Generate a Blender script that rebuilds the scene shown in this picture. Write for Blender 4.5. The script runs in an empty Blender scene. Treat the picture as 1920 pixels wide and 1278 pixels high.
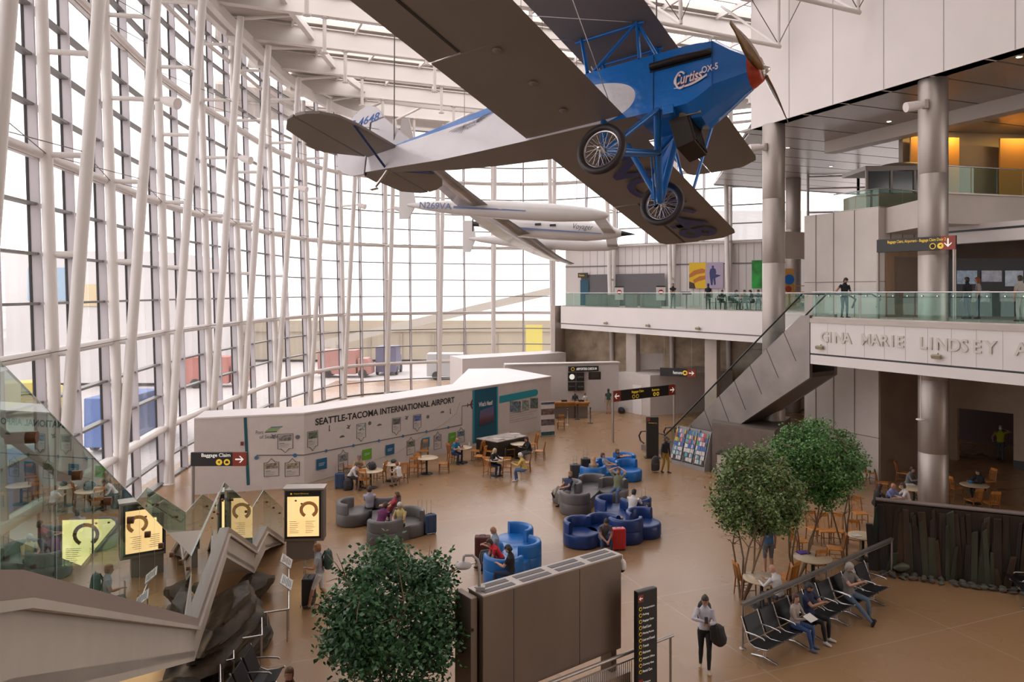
import bpy, bmesh, math, random
from mathutils import Vector, Matrix, Euler
V = Vector; PI = math.pi; R = math.radians
sc = bpy.context.scene
COL = sc.collection
CAMZ = 8.2; F = 1400.0; HY = 549.0
# ------------------------------------------------------------------ camera, sky, exposure
cd = bpy.data.cameras.new('camera'); cam = bpy.data.objects.new('camera', cd); COL.objects.link(cam)
cam.location = (0, 0, CAMZ); cam.rotation_euler = (R(90), 0, 0)
cd.sensor_width = 36; cd.lens = F / 1920 * 36; cd.shift_y = -(639 - HY) / 1920; cd.clip_start = 0.05; cd.clip_end = 600
sc.camera = cam
sc.view_settings.view_transform = 'Standard'; sc.view_settings.look = 'None'
sc.view_settings.gamma = 1; sc.view_settings.use_curve_mapping = False
sc.view_settings.exposure = 0.72
w = bpy.data.worlds.new('sky'); sc.world = w; w.use_nodes = True
nt = w.node_tree; bg = nt.nodes['Background']
tc = nt.nodes.new('ShaderNodeTexCoord'); nz = nt.nodes.new('ShaderNodeTexNoise'); nz.inputs['Scale'].default_value = 2.2; nz.inputs['Detail'].default_value = 4
rp = nt.nodes.new('ShaderNodeValToRGB'); rp.color_ramp.elements[0].color = (0.96, 0.90, 0.88, 1); rp.color_ramp.elements[1].color = (1.0, 0.955, 0.94, 1)
rp.color_ramp.elements[0].position = 0.35; rp.color_ramp.elements[1].position = 0.6
nt.links.new(tc.outputs['Generated'], nz.inputs['Vector']); nt.links.new(nz.outputs['Fac'], rp.inputs['Fac']); nt.links.new(rp.outputs['Color'], bg.inputs['Color'])
bg.inputs['Strength'].default_value = 2.0
sc.cycles.max_bounces = 12; sc.cycles.diffuse_bounces = 3; sc.cycles.glossy_bounces = 5; sc.cycles.transparent_max_bounces = 24
sc.cycles.use_denoising = True
sc.cycles.sample_clamp_indirect = 6

# ------------------------------------------------------------------ helpers
def gp(u, v, z=0.0):
    "ground (or height z) point seen at photo position u,v"
    Y = (CAMZ - z) * F / (v - HY); return V(((u - 960) / F * Y, Y, z))
def bp(p, q, z=0.0):
    "building axes: p across the hall, q along it"
    return V((.926 * p - .377 * q, .377 * p + .926 * q, z))
E1 = V((.926, .377, 0)); E2 = V((-.377, .926, 0)); UP = V((0, 0, 1))

MATS = {}
def mat(name, col, rough=.6, metal=0.0, bump=0.0, bscale=20.0, var=0.0, vscale=3.0, emit=0.0, ecol=None, spec=.5, coat=0.0, stretch=None):
    if name in MATS: return MATS[name]
    m = bpy.data.materials.new(name); m.use_nodes = True; n = m.node_tree.nodes; l = m.node_tree.links
    b = n['Principled BSDF']; b.inputs['Base Color'].default_value = (*col, 1)
    b.inputs['Roughness'].default_value = rough; b.inputs['Metallic'].default_value = metal
    b.inputs['Specular IOR Level'].default_value = spec
    if coat: b.inputs['Coat Weight'].default_value = coat; b.inputs['Coat Roughness'].default_value = .1
    if var or bump:
        tc = n.new('ShaderNodeTexCoord'); mp = n.new('ShaderNodeMapping'); l.new(tc.outputs['Object'], mp.inputs['Vector'])
        if stretch: mp.inputs['Scale'].default_value = stretch
    if var:
        t = n.new('ShaderNodeTexNoise'); t.inputs['Scale'].default_value = vscale; t.inputs['Detail'].default_value = 5
        l.new(mp.outputs[0], t.inputs['Vector'])
        r = n.new('ShaderNodeValToRGB'); r.color_ramp.elements[0].position = .3; r.color_ramp.elements[1].position = .7
        r.color_ramp.elements[0].color = (*[c * (1 - var) for c in col], 1); r.color_ramp.elements[1].color = (*[min(1, c * (1 + var)) for c in col], 1)
        l.new(t.outputs['Fac'], r.inputs['Fac']); l.new(r.outputs['Color'], b.inputs['Base Color'])
    if bump:
        t = n.new('ShaderNodeTexNoise'); t.inputs['Scale'].default_value = bscale; t.inputs['Detail'].default_value = 4
        l.new(mp.outputs[0], t.inputs['Vector'])
        bb = n.new('ShaderNodeBump'); bb.inputs['Strength'].default_value = bump; bb.inputs['Distance'].default_value = .02
        l.new(t.outputs['Fac'], bb.inputs['Height']); l.new(bb.outputs['Normal'], b.inputs['Normal'])
    if emit:
        b.inputs['Emission Color'].default_value = (*(ecol or col), 1); b.inputs['Emission Strength'].default_value = emit
    MATS[name] = m; return m
def glass(name, tint, refl=1.0, rough=0.0, body=0.0, bodycol=(.8, .85, .85)):
    "thin architectural glass: tinted see-through plus fresnel reflection, optional diffuse share"
    m = bpy.data.materials.new(name); m.use_nodes = True; n = m.node_tree.nodes; l = m.node_tree.links
    for x in list(n): n.remove(x)
    o = n.new('ShaderNodeOutputMaterial'); t = n.new('ShaderNodeBsdfTransparent'); t.inputs[0].default_value = (*tint, 1)
    g = n.new('ShaderNodeBsdfGlossy'); g.inputs['Roughness'].default_value = rough; g.inputs[0].default_value = (.95, 1, .98, 1)
    fr = n.new('ShaderNodeFresnel'); fr.inputs['IOR'].default_value = 1.5
    mu = n.new('ShaderNodeMath'); mu.operation = 'MULTIPLY'; mu.inputs[1].default_value = refl; mu.use_clamp = True
    ge = n.new('ShaderNodeNewGeometry'); iv = n.new('ShaderNodeMath'); iv.operation = 'SUBTRACT'; iv.inputs[0].default_value = 1; l.new(ge.outputs['Backfacing'], iv.inputs[1]); m3 = n.new('ShaderNodeMath'); m3.operation = 'MULTIPLY'
    mx = n.new('ShaderNodeMixShader'); l.new(fr.outputs[0], mu.inputs[0]); l.new(mu.outputs[0], m3.inputs[0]); l.new(iv.outputs[0], m3.inputs[1]); l.new(m3.outputs[0], mx.inputs[0])
    src = t.outputs[0]
    if body:
        d = n.new('ShaderNodeBsdfDiffuse'); d.inputs[0].default_value = (*bodycol, 1); m2 = n.new('ShaderNodeMixShader'); m2.inputs[0].default_value = body
        l.new(t.outputs[0], m2.inputs[1]); l.new(d.outputs[0], m2.inputs[2]); src = m2.outputs[0]
    l.new(src, mx.inputs[1]); l.new(g.outputs[0], mx.inputs[2]); l.new(mx.outputs[0], o.inputs[0])
    MATS[name] = m; return m

class MB:
    "mesh builder: several shapes that make ONE part"
    def __init__(s): s.v = []; s.f = []; s.m = []; s.sm = []; s.mi = 0; s.smooth = False
    def add(s, vs, fs, smooth=None):
        k = len(s.v); s.v += [tuple(x) for x in vs]
        for f in fs: s.f.append([i + k for i in f]); s.m.append(s.mi); s.sm.append(s.smooth if smooth is None else smooth)
        return s
    def box(s, c, sz, M=None):
        c = V(c); x, y, z = sz[0] / 2, sz[1] / 2, sz[2] / 2
        vs = [V((a * x, b * y, d * z)) for d in (-1, 1) for b in (-1, 1) for a in (-1, 1)]
        if M is not None: vs = [M @ p for p in vs]
        return s.add([c + p for p in vs], [(0, 2, 3, 1), (4, 5, 7, 6), (0, 1, 5, 4), (2, 6, 7, 3), (0, 4, 6, 2), (1, 3, 7, 5)])
    def rbox(s, c, sz, rz): return s.box(c, sz, Matrix.Rotation(rz, 3, 'Z'))
    def beam(s, a, b, w, h, up=UP):
        "box from a to b, w wide, h high, centred"
        a = V(a); b = V(b); d = (b - a); L = d.length; d.normalize(); sd = d.cross(up)
        if sd.length < 1e-4: sd = V((1, 0, 0))
        sd.normalize(); u = sd.cross(d)
        M = Matrix((d, sd, u)).transposed(); return s.box((a + b) / 2, (L, w, h), M)
    def prism(s, poly, z0, z1):
        n = len(poly); vs = [(p[0], p[1], z0) for p in poly] + [(p[0], p[1], z1) for p in poly]
        a = sum(poly[i][0] * poly[(i + 1) % n][1] - poly[(i + 1) % n][0] * poly[i][1] for i in range(n))
        fs = [tuple(range(n))[::-1], tuple(range(n, 2 * n))] + [(i, (i + 1) % n, n + (i + 1) % n, n + i) for i in range(n)]
        if a < 0: fs = [f[::-1] for f in fs]
        return s.add(vs, fs)
    def extr(s, pts, off):
        "flat polygon (3D points) extruded by vector off"
        n = len(pts); off = V(off); vs = [V(p) for p in pts] + [V(p) + off for p in pts]
        return s.add(vs, [tuple(range(n))[::-1], tuple(range(n, 2 * n))] + [(i, (i + 1) % n, n + (i + 1) % n, n + i) for i in range(n)])
    def tube(s, pts, r, n=10, caps=True, closed=False):
        pts = [V(p) for p in pts]; N = len(pts); rs = r if isinstance(r, (list, tuple)) else [r] * N
        vs = []; fs = []; pu = None
        for i, p in enumerate(pts):
            if closed: d = pts[(i + 1) % N] - pts[i - 1]
            else: d = pts[min(i + 1, N - 1)] - pts[max(i - 1, 0)]
            if d.length < 1e-9: d = V((0, 0, 1))
            d.normalize()
            if pu is None:
                a = V((0, 0, 1)) if abs(d.z) < .9 else V((1, 0, 0)); u = d.cross(a).normalized()
            else:
                u = pu - d * pu.dot(d); u = u.normalized() if u.length > 1e-6 else d.orthogonal().normalized()
            pu = u; w_ = d.cross(u); rr = rs[i]
            rx, ry = rr if isinstance(rr, (list, tuple)) else (rr, rr)
            vs += [p + u * rx * math.cos(t * 2 * PI / n) + w_ * ry * math.sin(t * 2 * PI / n) for t in range(n)]
        for i in range(N if closed else N - 1):
            a = i * n; b = ((i + 1) % N) * n
            fs += [(a + t, a + (t + 1) % n, b + (t + 1) % n, b + t) for t in range(n)]
        s.add(vs, fs, True)
        if caps and not closed:
            s.add(vs[:n], [tuple(range(n))[::-1]], False); s.add(vs[-n:], [tuple(range(n))], False)
        return s
    def lathe(s, prof, c=(0, 0, 0), n=20, M=None, smooth=True):
        c = V(c); vs = []; N = len(prof)
        for r, z in prof:
            for t in range(n):
                p = V((r * math.cos(t * 2 * PI / n), r * math.sin(t * 2 * PI / n), z)); vs.append(c + (M @ p if M is not None else p))
        fs = [(i * n + t, i * n + (t + 1) % n, (i + 1) * n + (t + 1) % n, (i + 1) * n + t) for i in range(N - 1) for t in range(n)]
        s.add(vs, fs, smooth)
        if prof[0][0] > 1e-4: s.add(vs[:n], [tuple(range(n))[::-1]], False)
        if prof[-1][0] > 1e-4: s.add(vs[-n:], [tuple(range(n))], False)
        return s
    def quad(s, *p): return s.add(p, [tuple(range(len(p)))])
    def build(s, name, mats, parent=None, bevel=0.0, sub=0, M=None):
        me = bpy.data.meshes.new(name); vs = s.v if M is None else [tuple(M @ V(p)) for p in s.v]
        me.from_pydata(vs, [], s.f)
        ms = mats if isinstance(mats, (list, tuple)) else [mats]
        for m in ms: me.materials.append(m)
        me.polygons.foreach_set('material_index', [min(i, len(ms) - 1) for i in s.m]); me.polygons.foreach_set('use_smooth', s.sm)
        me.update(); o = bpy.data.objects.new(name, me); COL.objects.link(o)
        if parent is not None: o.parent = parent
        if bevel:
            b = o.modifiers.new('bevel', 'BEVEL'); b.width = bevel; b.segments = 2; b.limit_method = 'ANGLE'; b.angle_limit = R(40)
        if sub: b = o.modifiers.new('sub', 'SUBSURF'); b.levels = sub; b.render_levels = sub
        return o
def tag(o, label=None, cat=None, group=None, kind=None):
    if label: o['label'] = label
    if cat: o['category'] = cat
    if group: o['group'] = group
    if kind: o['kind'] = kind
    return o
def struct(o): o['kind'] = 'structure'; return o
def thing(name, label, cat, loc=(0, 0, 0), rz=0, group=None):
    o = bpy.data.objects.new(name, None); COL.objects.link(o); o.location = loc; o.rotation_euler = (0, 0, rz); o.empty_display_size = .1
    return tag(o, label, cat, group)
KIDS = {}
def kids(o): return [c for c in bpy.data.objects if c.parent == o]
def dup(root, loc, rz, label, group=None, cache={}):
    "a copy of a thing with copies of its parts and sub-parts"
    if root.name not in cache: cache[root.name] = [(c, kids(c)) for c in kids(root)]
    r = root.copy(); COL.objects.link(r); r.location = loc; r.rotation_euler = (0, 0, rz); r['label'] = label
    if group: r['group'] = group
    for ch, gs in cache[root.name]:
        c = ch.copy(); COL.objects.link(c); c.parent = r
        for g in gs:
            d = g.copy(); COL.objects.link(d); d.parent = c
    return r
def textmesh(name, txt, size, m, parent=None, M=None, extrude=.004, align='LEFT', sx=1.0, bold=0.0, spacing=1.0, shear=0.0):
    cu = bpy.data.curves.new(name, 'FONT'); cu.body = txt; cu.size = size; cu.extrude = extrude; cu.align_x = align; cu.align_y = 'CENTER'; cu.offset = bold; cu.space_character = spacing; cu.shear = shear
    cu.resolution_u = 3
    t = bpy.data.objects.new(name, cu); COL.objects.link(t)
    dg = bpy.context.evaluated_depsgraph_get(); me = bpy.data.meshes.new_from_object(t.evaluated_get(dg))
    bpy.data.objects.remove(t); bpy.data.curves.remove(cu)
    me.materials.clear(); me.materials.append(m); me.name = name
    T = Matrix.Diagonal((sx, 1, 1, 1)); me.transform((M if M is not None else Matrix()) @ T)
    o = bpy.data.objects.new(name, me); COL.objects.link(o)
    if parent is not None: o.parent = parent
    return o
def frame(o, xdir, updir=UP):
    "matrix whose X runs along xdir, Y up, Z towards the reader"
    x = V(xdir).normalized(); y = V(updir).normalized(); z = x.cross(y).normalized(); y = z.cross(x)
    M = Matrix((x, y, z)).transposed().to_4x4(); M.translation = V(o); return M
ORD = ['first', 'second', 'third', 'fourth', 'fifth', 'sixth', 'seventh', 'eighth', 'ninth', 'tenth', 'eleventh', 'twelfth', 'thirteenth', 'fourteenth', 'fifteenth', 'sixteenth', 'seventeenth', 'eighteenth', 'nineteenth', 'twentieth']

# ------------------------------------------------------------------ materials
WHITE = mat('white_painted_steel', (.74, .69, .66), .42, bump=.02)
WHITE2 = mat('white_panel', (.74, .68, .66), .5, bump=.02, var=.03, vscale=.6)
MULL = mat('grey_aluminium_mullion', (.52, .48, .50), .4, .15)
MULT = mat('grey_green_transom', (.20, .19, .18), .45, .2); GASK = mat('black_gasket', (.03, .028, .03), .6)
DARK = mat('black_metal', (.02, .02, .022), .4)
GLW = glass('facade_glass', (.90, .90, .92), .8, body=.09, bodycol=(.9, .87, .88))  # pale diffuse share puts the outdoor haze into the pane
GLG = glass('green_balustrade_glass', (.80, .91, .87), 1.2, body=.03, bodycol=(.2, .4, .36))
GLC = glass('clear_escalator_glass', (.86, .88, .86), .8)
GLS = glass('stair_balustrade_glass', (.52, .64, .59), 1.9)
GLE = mat('glass_edge', (.30, .50, .46), .15)
STEEL = mat('brushed_steel', (.42, .37, .34), .46, .7, bump=.05, bscale=60, var=.12, vscale=1.5, stretch=(1, 1, .15))
CHROME = mat('bright_steel', (.62, .60, .60), .25, .95)
CONC = mat('raw_concrete', (.50, .40, .29), .8, bump=.2, bscale=8, var=.3, vscale=1.2)
CLAD = mat('stone_cladding', (.52, .45, .40), .5, var=.08, vscale=.8)
CLADL = mat('pale_stone_cladding', (.62, .555, .51), .5, var=.06, vscale=.8)
BROWN = mat('brown_wall', (.20, .13, .09), .55, var=.15, vscale=.8)
BLACKG = mat('dark_opening', (.012, .010, .010), .5)
REDS = mat('sign_red', (.30, .045, .025), .5)
SIGNK = mat('sign_black', (.022, .020, .020), .45)
SIGNW = mat('sign_lettering_white', (.85, .82, .75), .5, emit=.25)
SIGNY = mat('sign_lettering_yellow', (.80, .52, .04), .5, emit=.2)
# ------------------------------------------------------------------ floor
m = bpy.data.materials.new('polished_terrazzo'); m.use_nodes = True; n = m.node_tree.nodes; l = m.node_tree.links; b = n['Principled BSDF']
tc = n.new('ShaderNodeTexCoord'); t1 = n.new('ShaderNodeTexNoise'); t1.inputs['Scale'].default_value = 90; t1.inputs['Detail'].default_value = 3
t2 = n.new('ShaderNodeTexNoise'); t2.inputs['Scale'].default_value = .35; t2.inputs['Detail'].default_value = 3
for t in (t1, t2): l.new(tc.outputs['Object'], t.inputs['Vector'])
r1 = n.new('ShaderNodeValToRGB'); r1.color_ramp.elements[0].color = (.27, .15, .068, 1); r1.color_ramp.elements[1].color = (.38, .23, .12, 1); r1.color_ramp.elements[0].position = .35; r1.color_ramp.elements[1].position = .65
l.new(t1.outputs['Fac'], r1.inputs['Fac'])
mm = n.new('ShaderNodeMix'); mm.data_type = 'RGBA'; mm.blend_type = 'MULTIPLY'; mm.inputs[0].default_value = .5
r2 = n.new('ShaderNodeValToRGB'); r2.color_ramp.elements[0].color = (.8, .78, .74, 1); r2.color_ramp.elements[1].color = (1, 1, 1, 1)
l.new(t2.outputs['Fac'], r2.inputs['Fac']); l.new(r1.outputs['Color'], mm.inputs[6]); l.new(r2.outputs['Color'], mm.inputs[7])
# pale divider strips set in the terrazzo, on the building axes
mp = n.new('ShaderNodeMapping'); mp.inputs['Rotation'].default_value = (0, 0, R(-22.1)); l.new(tc.outputs['Object'], mp.inputs['Vector'])
sx = n.new('ShaderNodeSeparateXYZ'); l.new(mp.outputs[0], sx.inputs[0]); prev = None
for ax, per in (('X', 5.6), ('Y', 4.3)):
    a = n.new('ShaderNodeMath'); a.operation = 'PINGPONG'; a.inputs[1].default_value = per / 2; l.new(sx.outputs[ax], a.inputs[0])
    c = n.new('ShaderNodeMath'); c.operation = 'LESS_THAN'; c.inputs[1].default_value = .012; l.new(a.outputs[0], c.inputs[0])
    if prev is None: prev = c
    else:
        d = n.new('ShaderNodeMath'); d.operation = 'MAXIMUM'; l.new(prev.outputs[0], d.inputs[0]); l.new(c.outputs[0], d.inputs[1]); prev = d
ms = n.new('ShaderNodeMix'); ms.data_type = 'RGBA'; ms.inputs[7].default_value = (.40, .29, .20, 1); l.new(prev.outputs[0], ms.inputs[0]); l.new(mm.outputs[2], ms.inputs[6])
l.new(ms.outputs[2], b.inputs['Base Color'])
rr = n.new('ShaderNodeMapRange'); rr.inputs['To Min'].default_value = .20; rr.inputs['To Max'].default_value = .36; l.new(t2.outputs['Fac'], rr.inputs['Value']); l.new(rr.outputs[0], b.inputs['Roughness'])
t3 = n.new('ShaderNodeTexNoise'); t3.inputs['Scale'].default_value = 1.1; l.new(tc.outputs['Object'], t3.inputs['Vector'])
bu = n.new('ShaderNodeBump'); bu.inputs['Strength'].default_value = .035; bu.inputs['Distance'].default_value = .02; l.new(t3.outputs['Fac'], bu.inputs['Height']); l.new(bu.outputs[0], b.inputs['Normal'])
b.inputs['Specular IOR Level'].default_value = .6
TERR = m
mb = MB(); mb.prism([(-13, 4), (60, 4), (60, 70), (-16.4, 70), (-17.0, 45), (-14.6, 20)], -.3, 0)
struct(mb.build('floor', TERR))
GRD = mat('pale_tarmac', (.50, .47, .46), .9, var=.1)
mb = MB(); mb.box((0, 60, -.42), (500, 500, .2)); struct(mb.build('ground', GRD))

# ------------------------------------------------------------------ curved glass facade
PLAN = [(-12.0, 10.8), (-12.7, 16.4), (-13.4, 21), (-14.3, 26), (-15.3, 32), (-15.7, 37.5), (-15.75, 42), (-15.8, 48.3), (-15.1, 54), (-13.6, 58.7), (-10.5, 61.5), (-6.35, 63.5), (-1.7, 65), (3.7, 64.8), (8.6, 62), (12.9, 59), (16.7, 57), (20.4, 55.0)]
PLAN = [V((x, y, 0)) for x, y in PLAN]
def plan(t):
    t = max(0, min(len(PLAN) - 1.0001, t)); i = int(t); f = t - i
    P = [PLAN[max(0, min(len(PLAN) - 1, i + k))] for k in (-1, 0, 1, 2)]
    if i == 0: P[0] = 2 * PLAN[0] - PLAN[1]
    return .5 * ((2 * P[1]) + (P[2] - P[0]) * f + (2 * P[0] - 5 * P[1] + 4 * P[2] - P[3]) * f * f + (3 * P[1] - P[0] - 3 * P[2] + P[3]) * f ** 3)
def tang(t): return (plan(t + .02) - plan(t - .02)).normalized()
def inw(t): d = tang(t); return V((d.y, -d.x, 0))
def skin(t, z, off=0.0):
    "point on the leaning glass skin; off > 0 is inside the hall"
    p = plan(t) + inw(t) * (off - .03 * (z - 12.1)); p.z = z; return p
ROWS = [0.05, 1.03, 2.4, 3.77, 5.13, 6.5] + [6.5 + 1.4 * k for k in range(1, 13)]
SOLID = 13.18        # beyond this point the lower facade is a solid wall
wn = 0
tt = [0.0 + .5 * k for k in range(0, 35)]
for a, b_ in zip(tt[:-1], tt[1:]):
    wn += 1
    zs = [z for z in ROWS if z >= (12.0 if a >= SOLID - .3 else 0)]
    f = MB()
    za, zb = zs[0], zs[-1]
    d = tang(a); nn = inw(a)
    # deep mullion on the near edge
    f.beam(skin(a, za, -.06), skin(a, zb, -.06), .27, .09, up=d); f.mi = 2; f.beam(skin(a, za, -.21), skin(a, zb, -.21), .07, .13, up=d); f.mi = 1
    for z in zs:
        f.beam(skin(a, z, -.12), skin(b_, z, -.12), .26, .075)
    o = struct(f.build('window_%d' % wn, [MULL, MULT, GASK]))
    g = MB(); g.smooth = False
    for z0, z1 in zip(zs[:-1], zs[1:]):
        g.quad(skin(a, z0, -.22), skin(b_, z0, -.22), skin(b_, z1, -.22), skin(a, z1, -.22))
    g.build('pane', GLW, o)
# steel ring beams that follow the curve
tn = 0
def ring(name, z, off, r, label=None, t0=0, t1=17, boxed=None, m=WHITE):
    global tn
    tn += 1
    pts = [skin(t0 + (t1 - t0) * k / 70, z, off) for k in range(71)]
    mb = MB()
    if boxed:
        for p, q in zip(pts[:-1], pts[1:]): mb.beam(p, q + (q - p) * .02, boxed[0], boxed[1])
    else: mb.tube(pts, r, 10)
    return struct(mb.build('trim_%d' % tn, m))
for z in (2.4, 6.5, 12.1, 17.7):
    ring('', z, .16, .13, t1=13.2 if z < 12 else 17); ring('', z - .02, -.02, 0, boxed=(.16, .22), t1=13.2 if z < 12 else 17)
# roof edge beams
ring('', 22.15, 1.5, 0, boxed=(.35, .55)); ring('', 22.9, .2, 0, boxed=(.4, .7)); ring('', 21.2, .1, .11)
# truss columns
RODM = mat('steel_rod', (.16, .14, .13), .4, .6)
def inner_off(z): return .52 + .069 * z + .03 * (z - 12.1)
for i in range(1, 17):
    t = float(i); z0 = 0.0
    c = thing('facade_column', 'white tubular steel truss column, %s along the curved glass wall counted from the left' % ORD[i - 1], 'column', (plan(t).x, plan(t).y, 0), group='truss columns of the curved glass wall')
    L = Matrix.Translation(-c.location)
    zt = 22.1
    mb = MB(); mb.tube([skin(t, z, inner_off(z)) for z in (0, 5, 11, 17, zt)], .175, 16); mb.build('inner_chord', WHITE, c, M=L)
    mb = MB(); mb.tube([skin(t, z, .28) for z in (0, 5, 11, 17, zt)], .165, 16); mb.build('outer_chord', WHITE, c, M=L)
    for z in (2.4, 6.5, 9.3, 12.1, 15.0, 17.9, 20.7):
        mb = MB(); mb.tube([skin(t, z, .28), skin(t, z, inner_off(z))], .085, 8); mb.build('strut', WHITE, c, M=L)
    mb = MB()
    for za, zb, s in ((6.5, 6.5, 1), (12.1, 12.1, 1), (17.7, 17.7, 1), (12.1, 12.1, -1)):
        if 0 < t + s * .98 < 17: mb.tube([skin(t, za, .3), skin(t + s * .98, zb + .1, inner_off(zb) - .1)], .014, 5)
    mb.build('tie_rod', RODM, c, M=L)
    mb = MB(); mb.lathe([(.3, 0), (.3, .03), (.2, .05)], (skin(t, 0, inner_off(0))), 12); mb.build('base_plate', WHITE, c, M=L)
# floodlights on the columns
for i in (3, 5, 7, 9, 10):
    t = float(i); p = skin(t, 15.0, inner_off(15) + .19); dd = inw(t)
    o = thing('floodlight', 'white cylindrical floodlight clamped on the %s facade column from the left' % ORD[i - 1], 'light', p)
    mb = MB(); mb.tube([V((0, 0, 0)), dd * .25 + V((0, 0, .05))], .06, 8); mb.build('bracket', WHITE, o)
    mb = MB(); ax = V((.8, -.25, -.25)).normalized(); mb.tube([dd * .3 - ax * .05, dd * .3 + ax * .12, dd * .3 + ax * .5, dd * .3 + ax * .62], [.12, .17, .2, .21], 14); mb.build('lamp_housing', WHITE2, o)

# ------------------------------------------------------------------ solid wall under the glass on the right, mezzanine level
mb = MB()
ts = [SOLID + (17 - SOLID) * k / 16 for k in range(17)]
for a, b_ in zip(ts[:-1], ts[1:]):
    p, q = plan(a), plan(b_); ia, ib = inw(a), inw(b_)
    mb.extr([p + V((0, 0, 7.1)), q + V((0, 0, 7.1)), q + V((0, 0, 12.1)), p + V((0, 0, 12.1))], -ia * .3)
struct(mb.build('wall_back', WHITE2))
mb = MB()
for a, b_ in zip(ts[:-1], ts[1:]):
    mb.beam(plan(a) + inw(a) * .03 + V((0, 0, 10.45)), plan(b_) + inw(b_) * .03 + V((0, 0, 10.45)), .06, .09)
struct(mb.build('trim_30', mat('dark_trim', (.16, .14, .14), .5)))
mb = MB()
for k in range(0, 33):
    a = SOLID + (17 - SOLID) * (k + .5) / 33
    mb.beam(plan(a) + inw(a) * .004 + V((0, 0, 7.2)), plan(a) + inw(a) * .004 + V((0, 0, 12)), .02, .035, up=tang(a))
struct(mb.build('trim_31', mat('panel_joint', (.40, .36, .35), .6)))
mb = MB()
for a, b_ in zip(ts[:-1], ts[1:]):
    p, q = plan(a) + inw(a) * .6, plan(b_) + inw(b_) * .6
    mb.extr([p, q, q + V((0, 0, 5.4)), p + V((0, 0, 5.4))], -inw(a) * .3)
struct(mb.build('wall_concrete', CONC))
# left return of the solid wall
p = plan(SOLID); mb = MB(); mb.beam(p + inw(SOLID) * -.2 + V((0, 0, 3.6)), p + inw(SOLID) * 3 + V((0, 0, 3.6)), .35, 7.1); struct(mb.build('wall_side', CLAD))

# far mezzanine slab with fascia
FZ = 7.15
mb = MB()
fa, fb, fc = V((3.9, 58.8, 0)), V((14.0, 41.5, 0)), V((16.2, 37.7, 0))
back = [plan(t) + inw(t) * -.1 for t in (17, 16, 15, 14, 13.1)]
poly = [fa, fb, fc, V((30, 43, 0)), V((30, 52, 0))] + back
mb.prism([(p.x, p.y) for p in poly], 5.7, FZ); struct(mb.build('floor_mezzanine', CLAD))
dfa = (fc - fa).normalized(); nf = V((-dfa.y, dfa.x, 0)) * -1
mb = MB(); mb.beam(fa - nf * 0 + V((0, 0, 6.5)) + nf * .0, fc + V((0, 0, 6.5)), .14, 1.3); mb.beam(fa + V((0, 0, 5.6)) - nf * .1, fc + V((0, 0, 5.6)) - nf * .1, .3, .36)
struct(mb.build('trim_32', WHITE2))
mb = MB(); mb.beam(fa + V((0, 0, 5.8)) - nf * .02, fc + V((0, 0, 5.8)) - nf * .02, .16, .06); struct(mb.build('trim_33', MATS['dark_trim']))
if (nf.dot(V((0, 0, 0)) - fa)) < 0: nf = -nf
def balustrade(name, label, pts, z, h=1.05, pane=1.6, rail=True, posts=False, m=GLG, studs=False, inset=.1):
    "glass balustrade: panes, steel handrail, spigots"
    o = thing(name, label, 'railing', (pts[0][0], pts[0][1], z)); L = Matrix.Translation(-o.location)
    for a, b_ in zip(pts[:-1], pts[1:]):
        a = V((*a[:2], z)); b_ = V((*b_[:2], z)); d = b_ - a; n_ = max(1, round(d.length / pane)); 
        for k in range(n_):
            p, q = a + d * ((k + .02) / n_), a + d * ((k + .98) / n_)
            g = MB(); g.beam((p + q) / 2 - (q - p) / 2 + V((0, 0, h / 2)), q + V((0, 0, h / 2)), .02, h - .04); g.build('glass_panel', m, o, M=L)
    mb = MB(); mb.tube([V((*p[:2], z + h)) for p in pts], .025, 8); mb.build('handrail', CHROME, o, M=L)
    mb = MB()
    for a, b_ in zip(pts[:-1], pts[1:]): mb.beam(V((*a[:2], z + .03)), V((*b_[:2], z + .03)), .07, .06)
    mb.build('base_channel', STEEL, o, M=L)
    if studs:
        mb = MB()
        for a, b_ in zip(pts[:-1], pts[1:]):
            a = V((*a[:2], z)); b_ = V((*b_[:2], z)); d = b_ - a; n_ = max(1, round(d.length / (pane / 2)))
            side = V((d.y, -d.x, 0)).normalized()
            if side.dot(-a) < 0: side = -side
            for k in range(n_): mb.tube([a + d * ((k + .5) / n_) + V((0, 0, h - .14)) - side * .06, a + d * ((k + .5) / n_) + V((0, 0, h - .14)) + side * .03], .025, 8)
        mb.build('rail_fixing', CHROME, o, M=L)
    return o
balustrade('glass_balustrade', 'green tinted glass balustrade along the far mezzanine edge', [fa - nf * .1, fc - nf * .1], FZ, 1.05, 1.5)
# columns under and through the far mezzanine
for k, (u, Y, lab) in enumerate(((1187, 52.3, 'square steel clad pillar under the far mezzanine, behind the check-in wall'), (1336, 46.3, 'square steel clad pillar under the far mezzanine, left of the round steel column'))):
    x = (u - 960) / F * Y; o = thing('pillar', lab, 'pillar', (x, Y, 0)); mb = MB(); mb.rbox((0, 0, 2.75), (.75, .75, 5.5), R(-32)); mb.build('shaft', CLAD, o, .02)
    mb = MB(); mb.rbox((0, 0, .12), (.85, .85, .24), R(-32)); mb.build('plinth', STEEL, o, .01)

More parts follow.
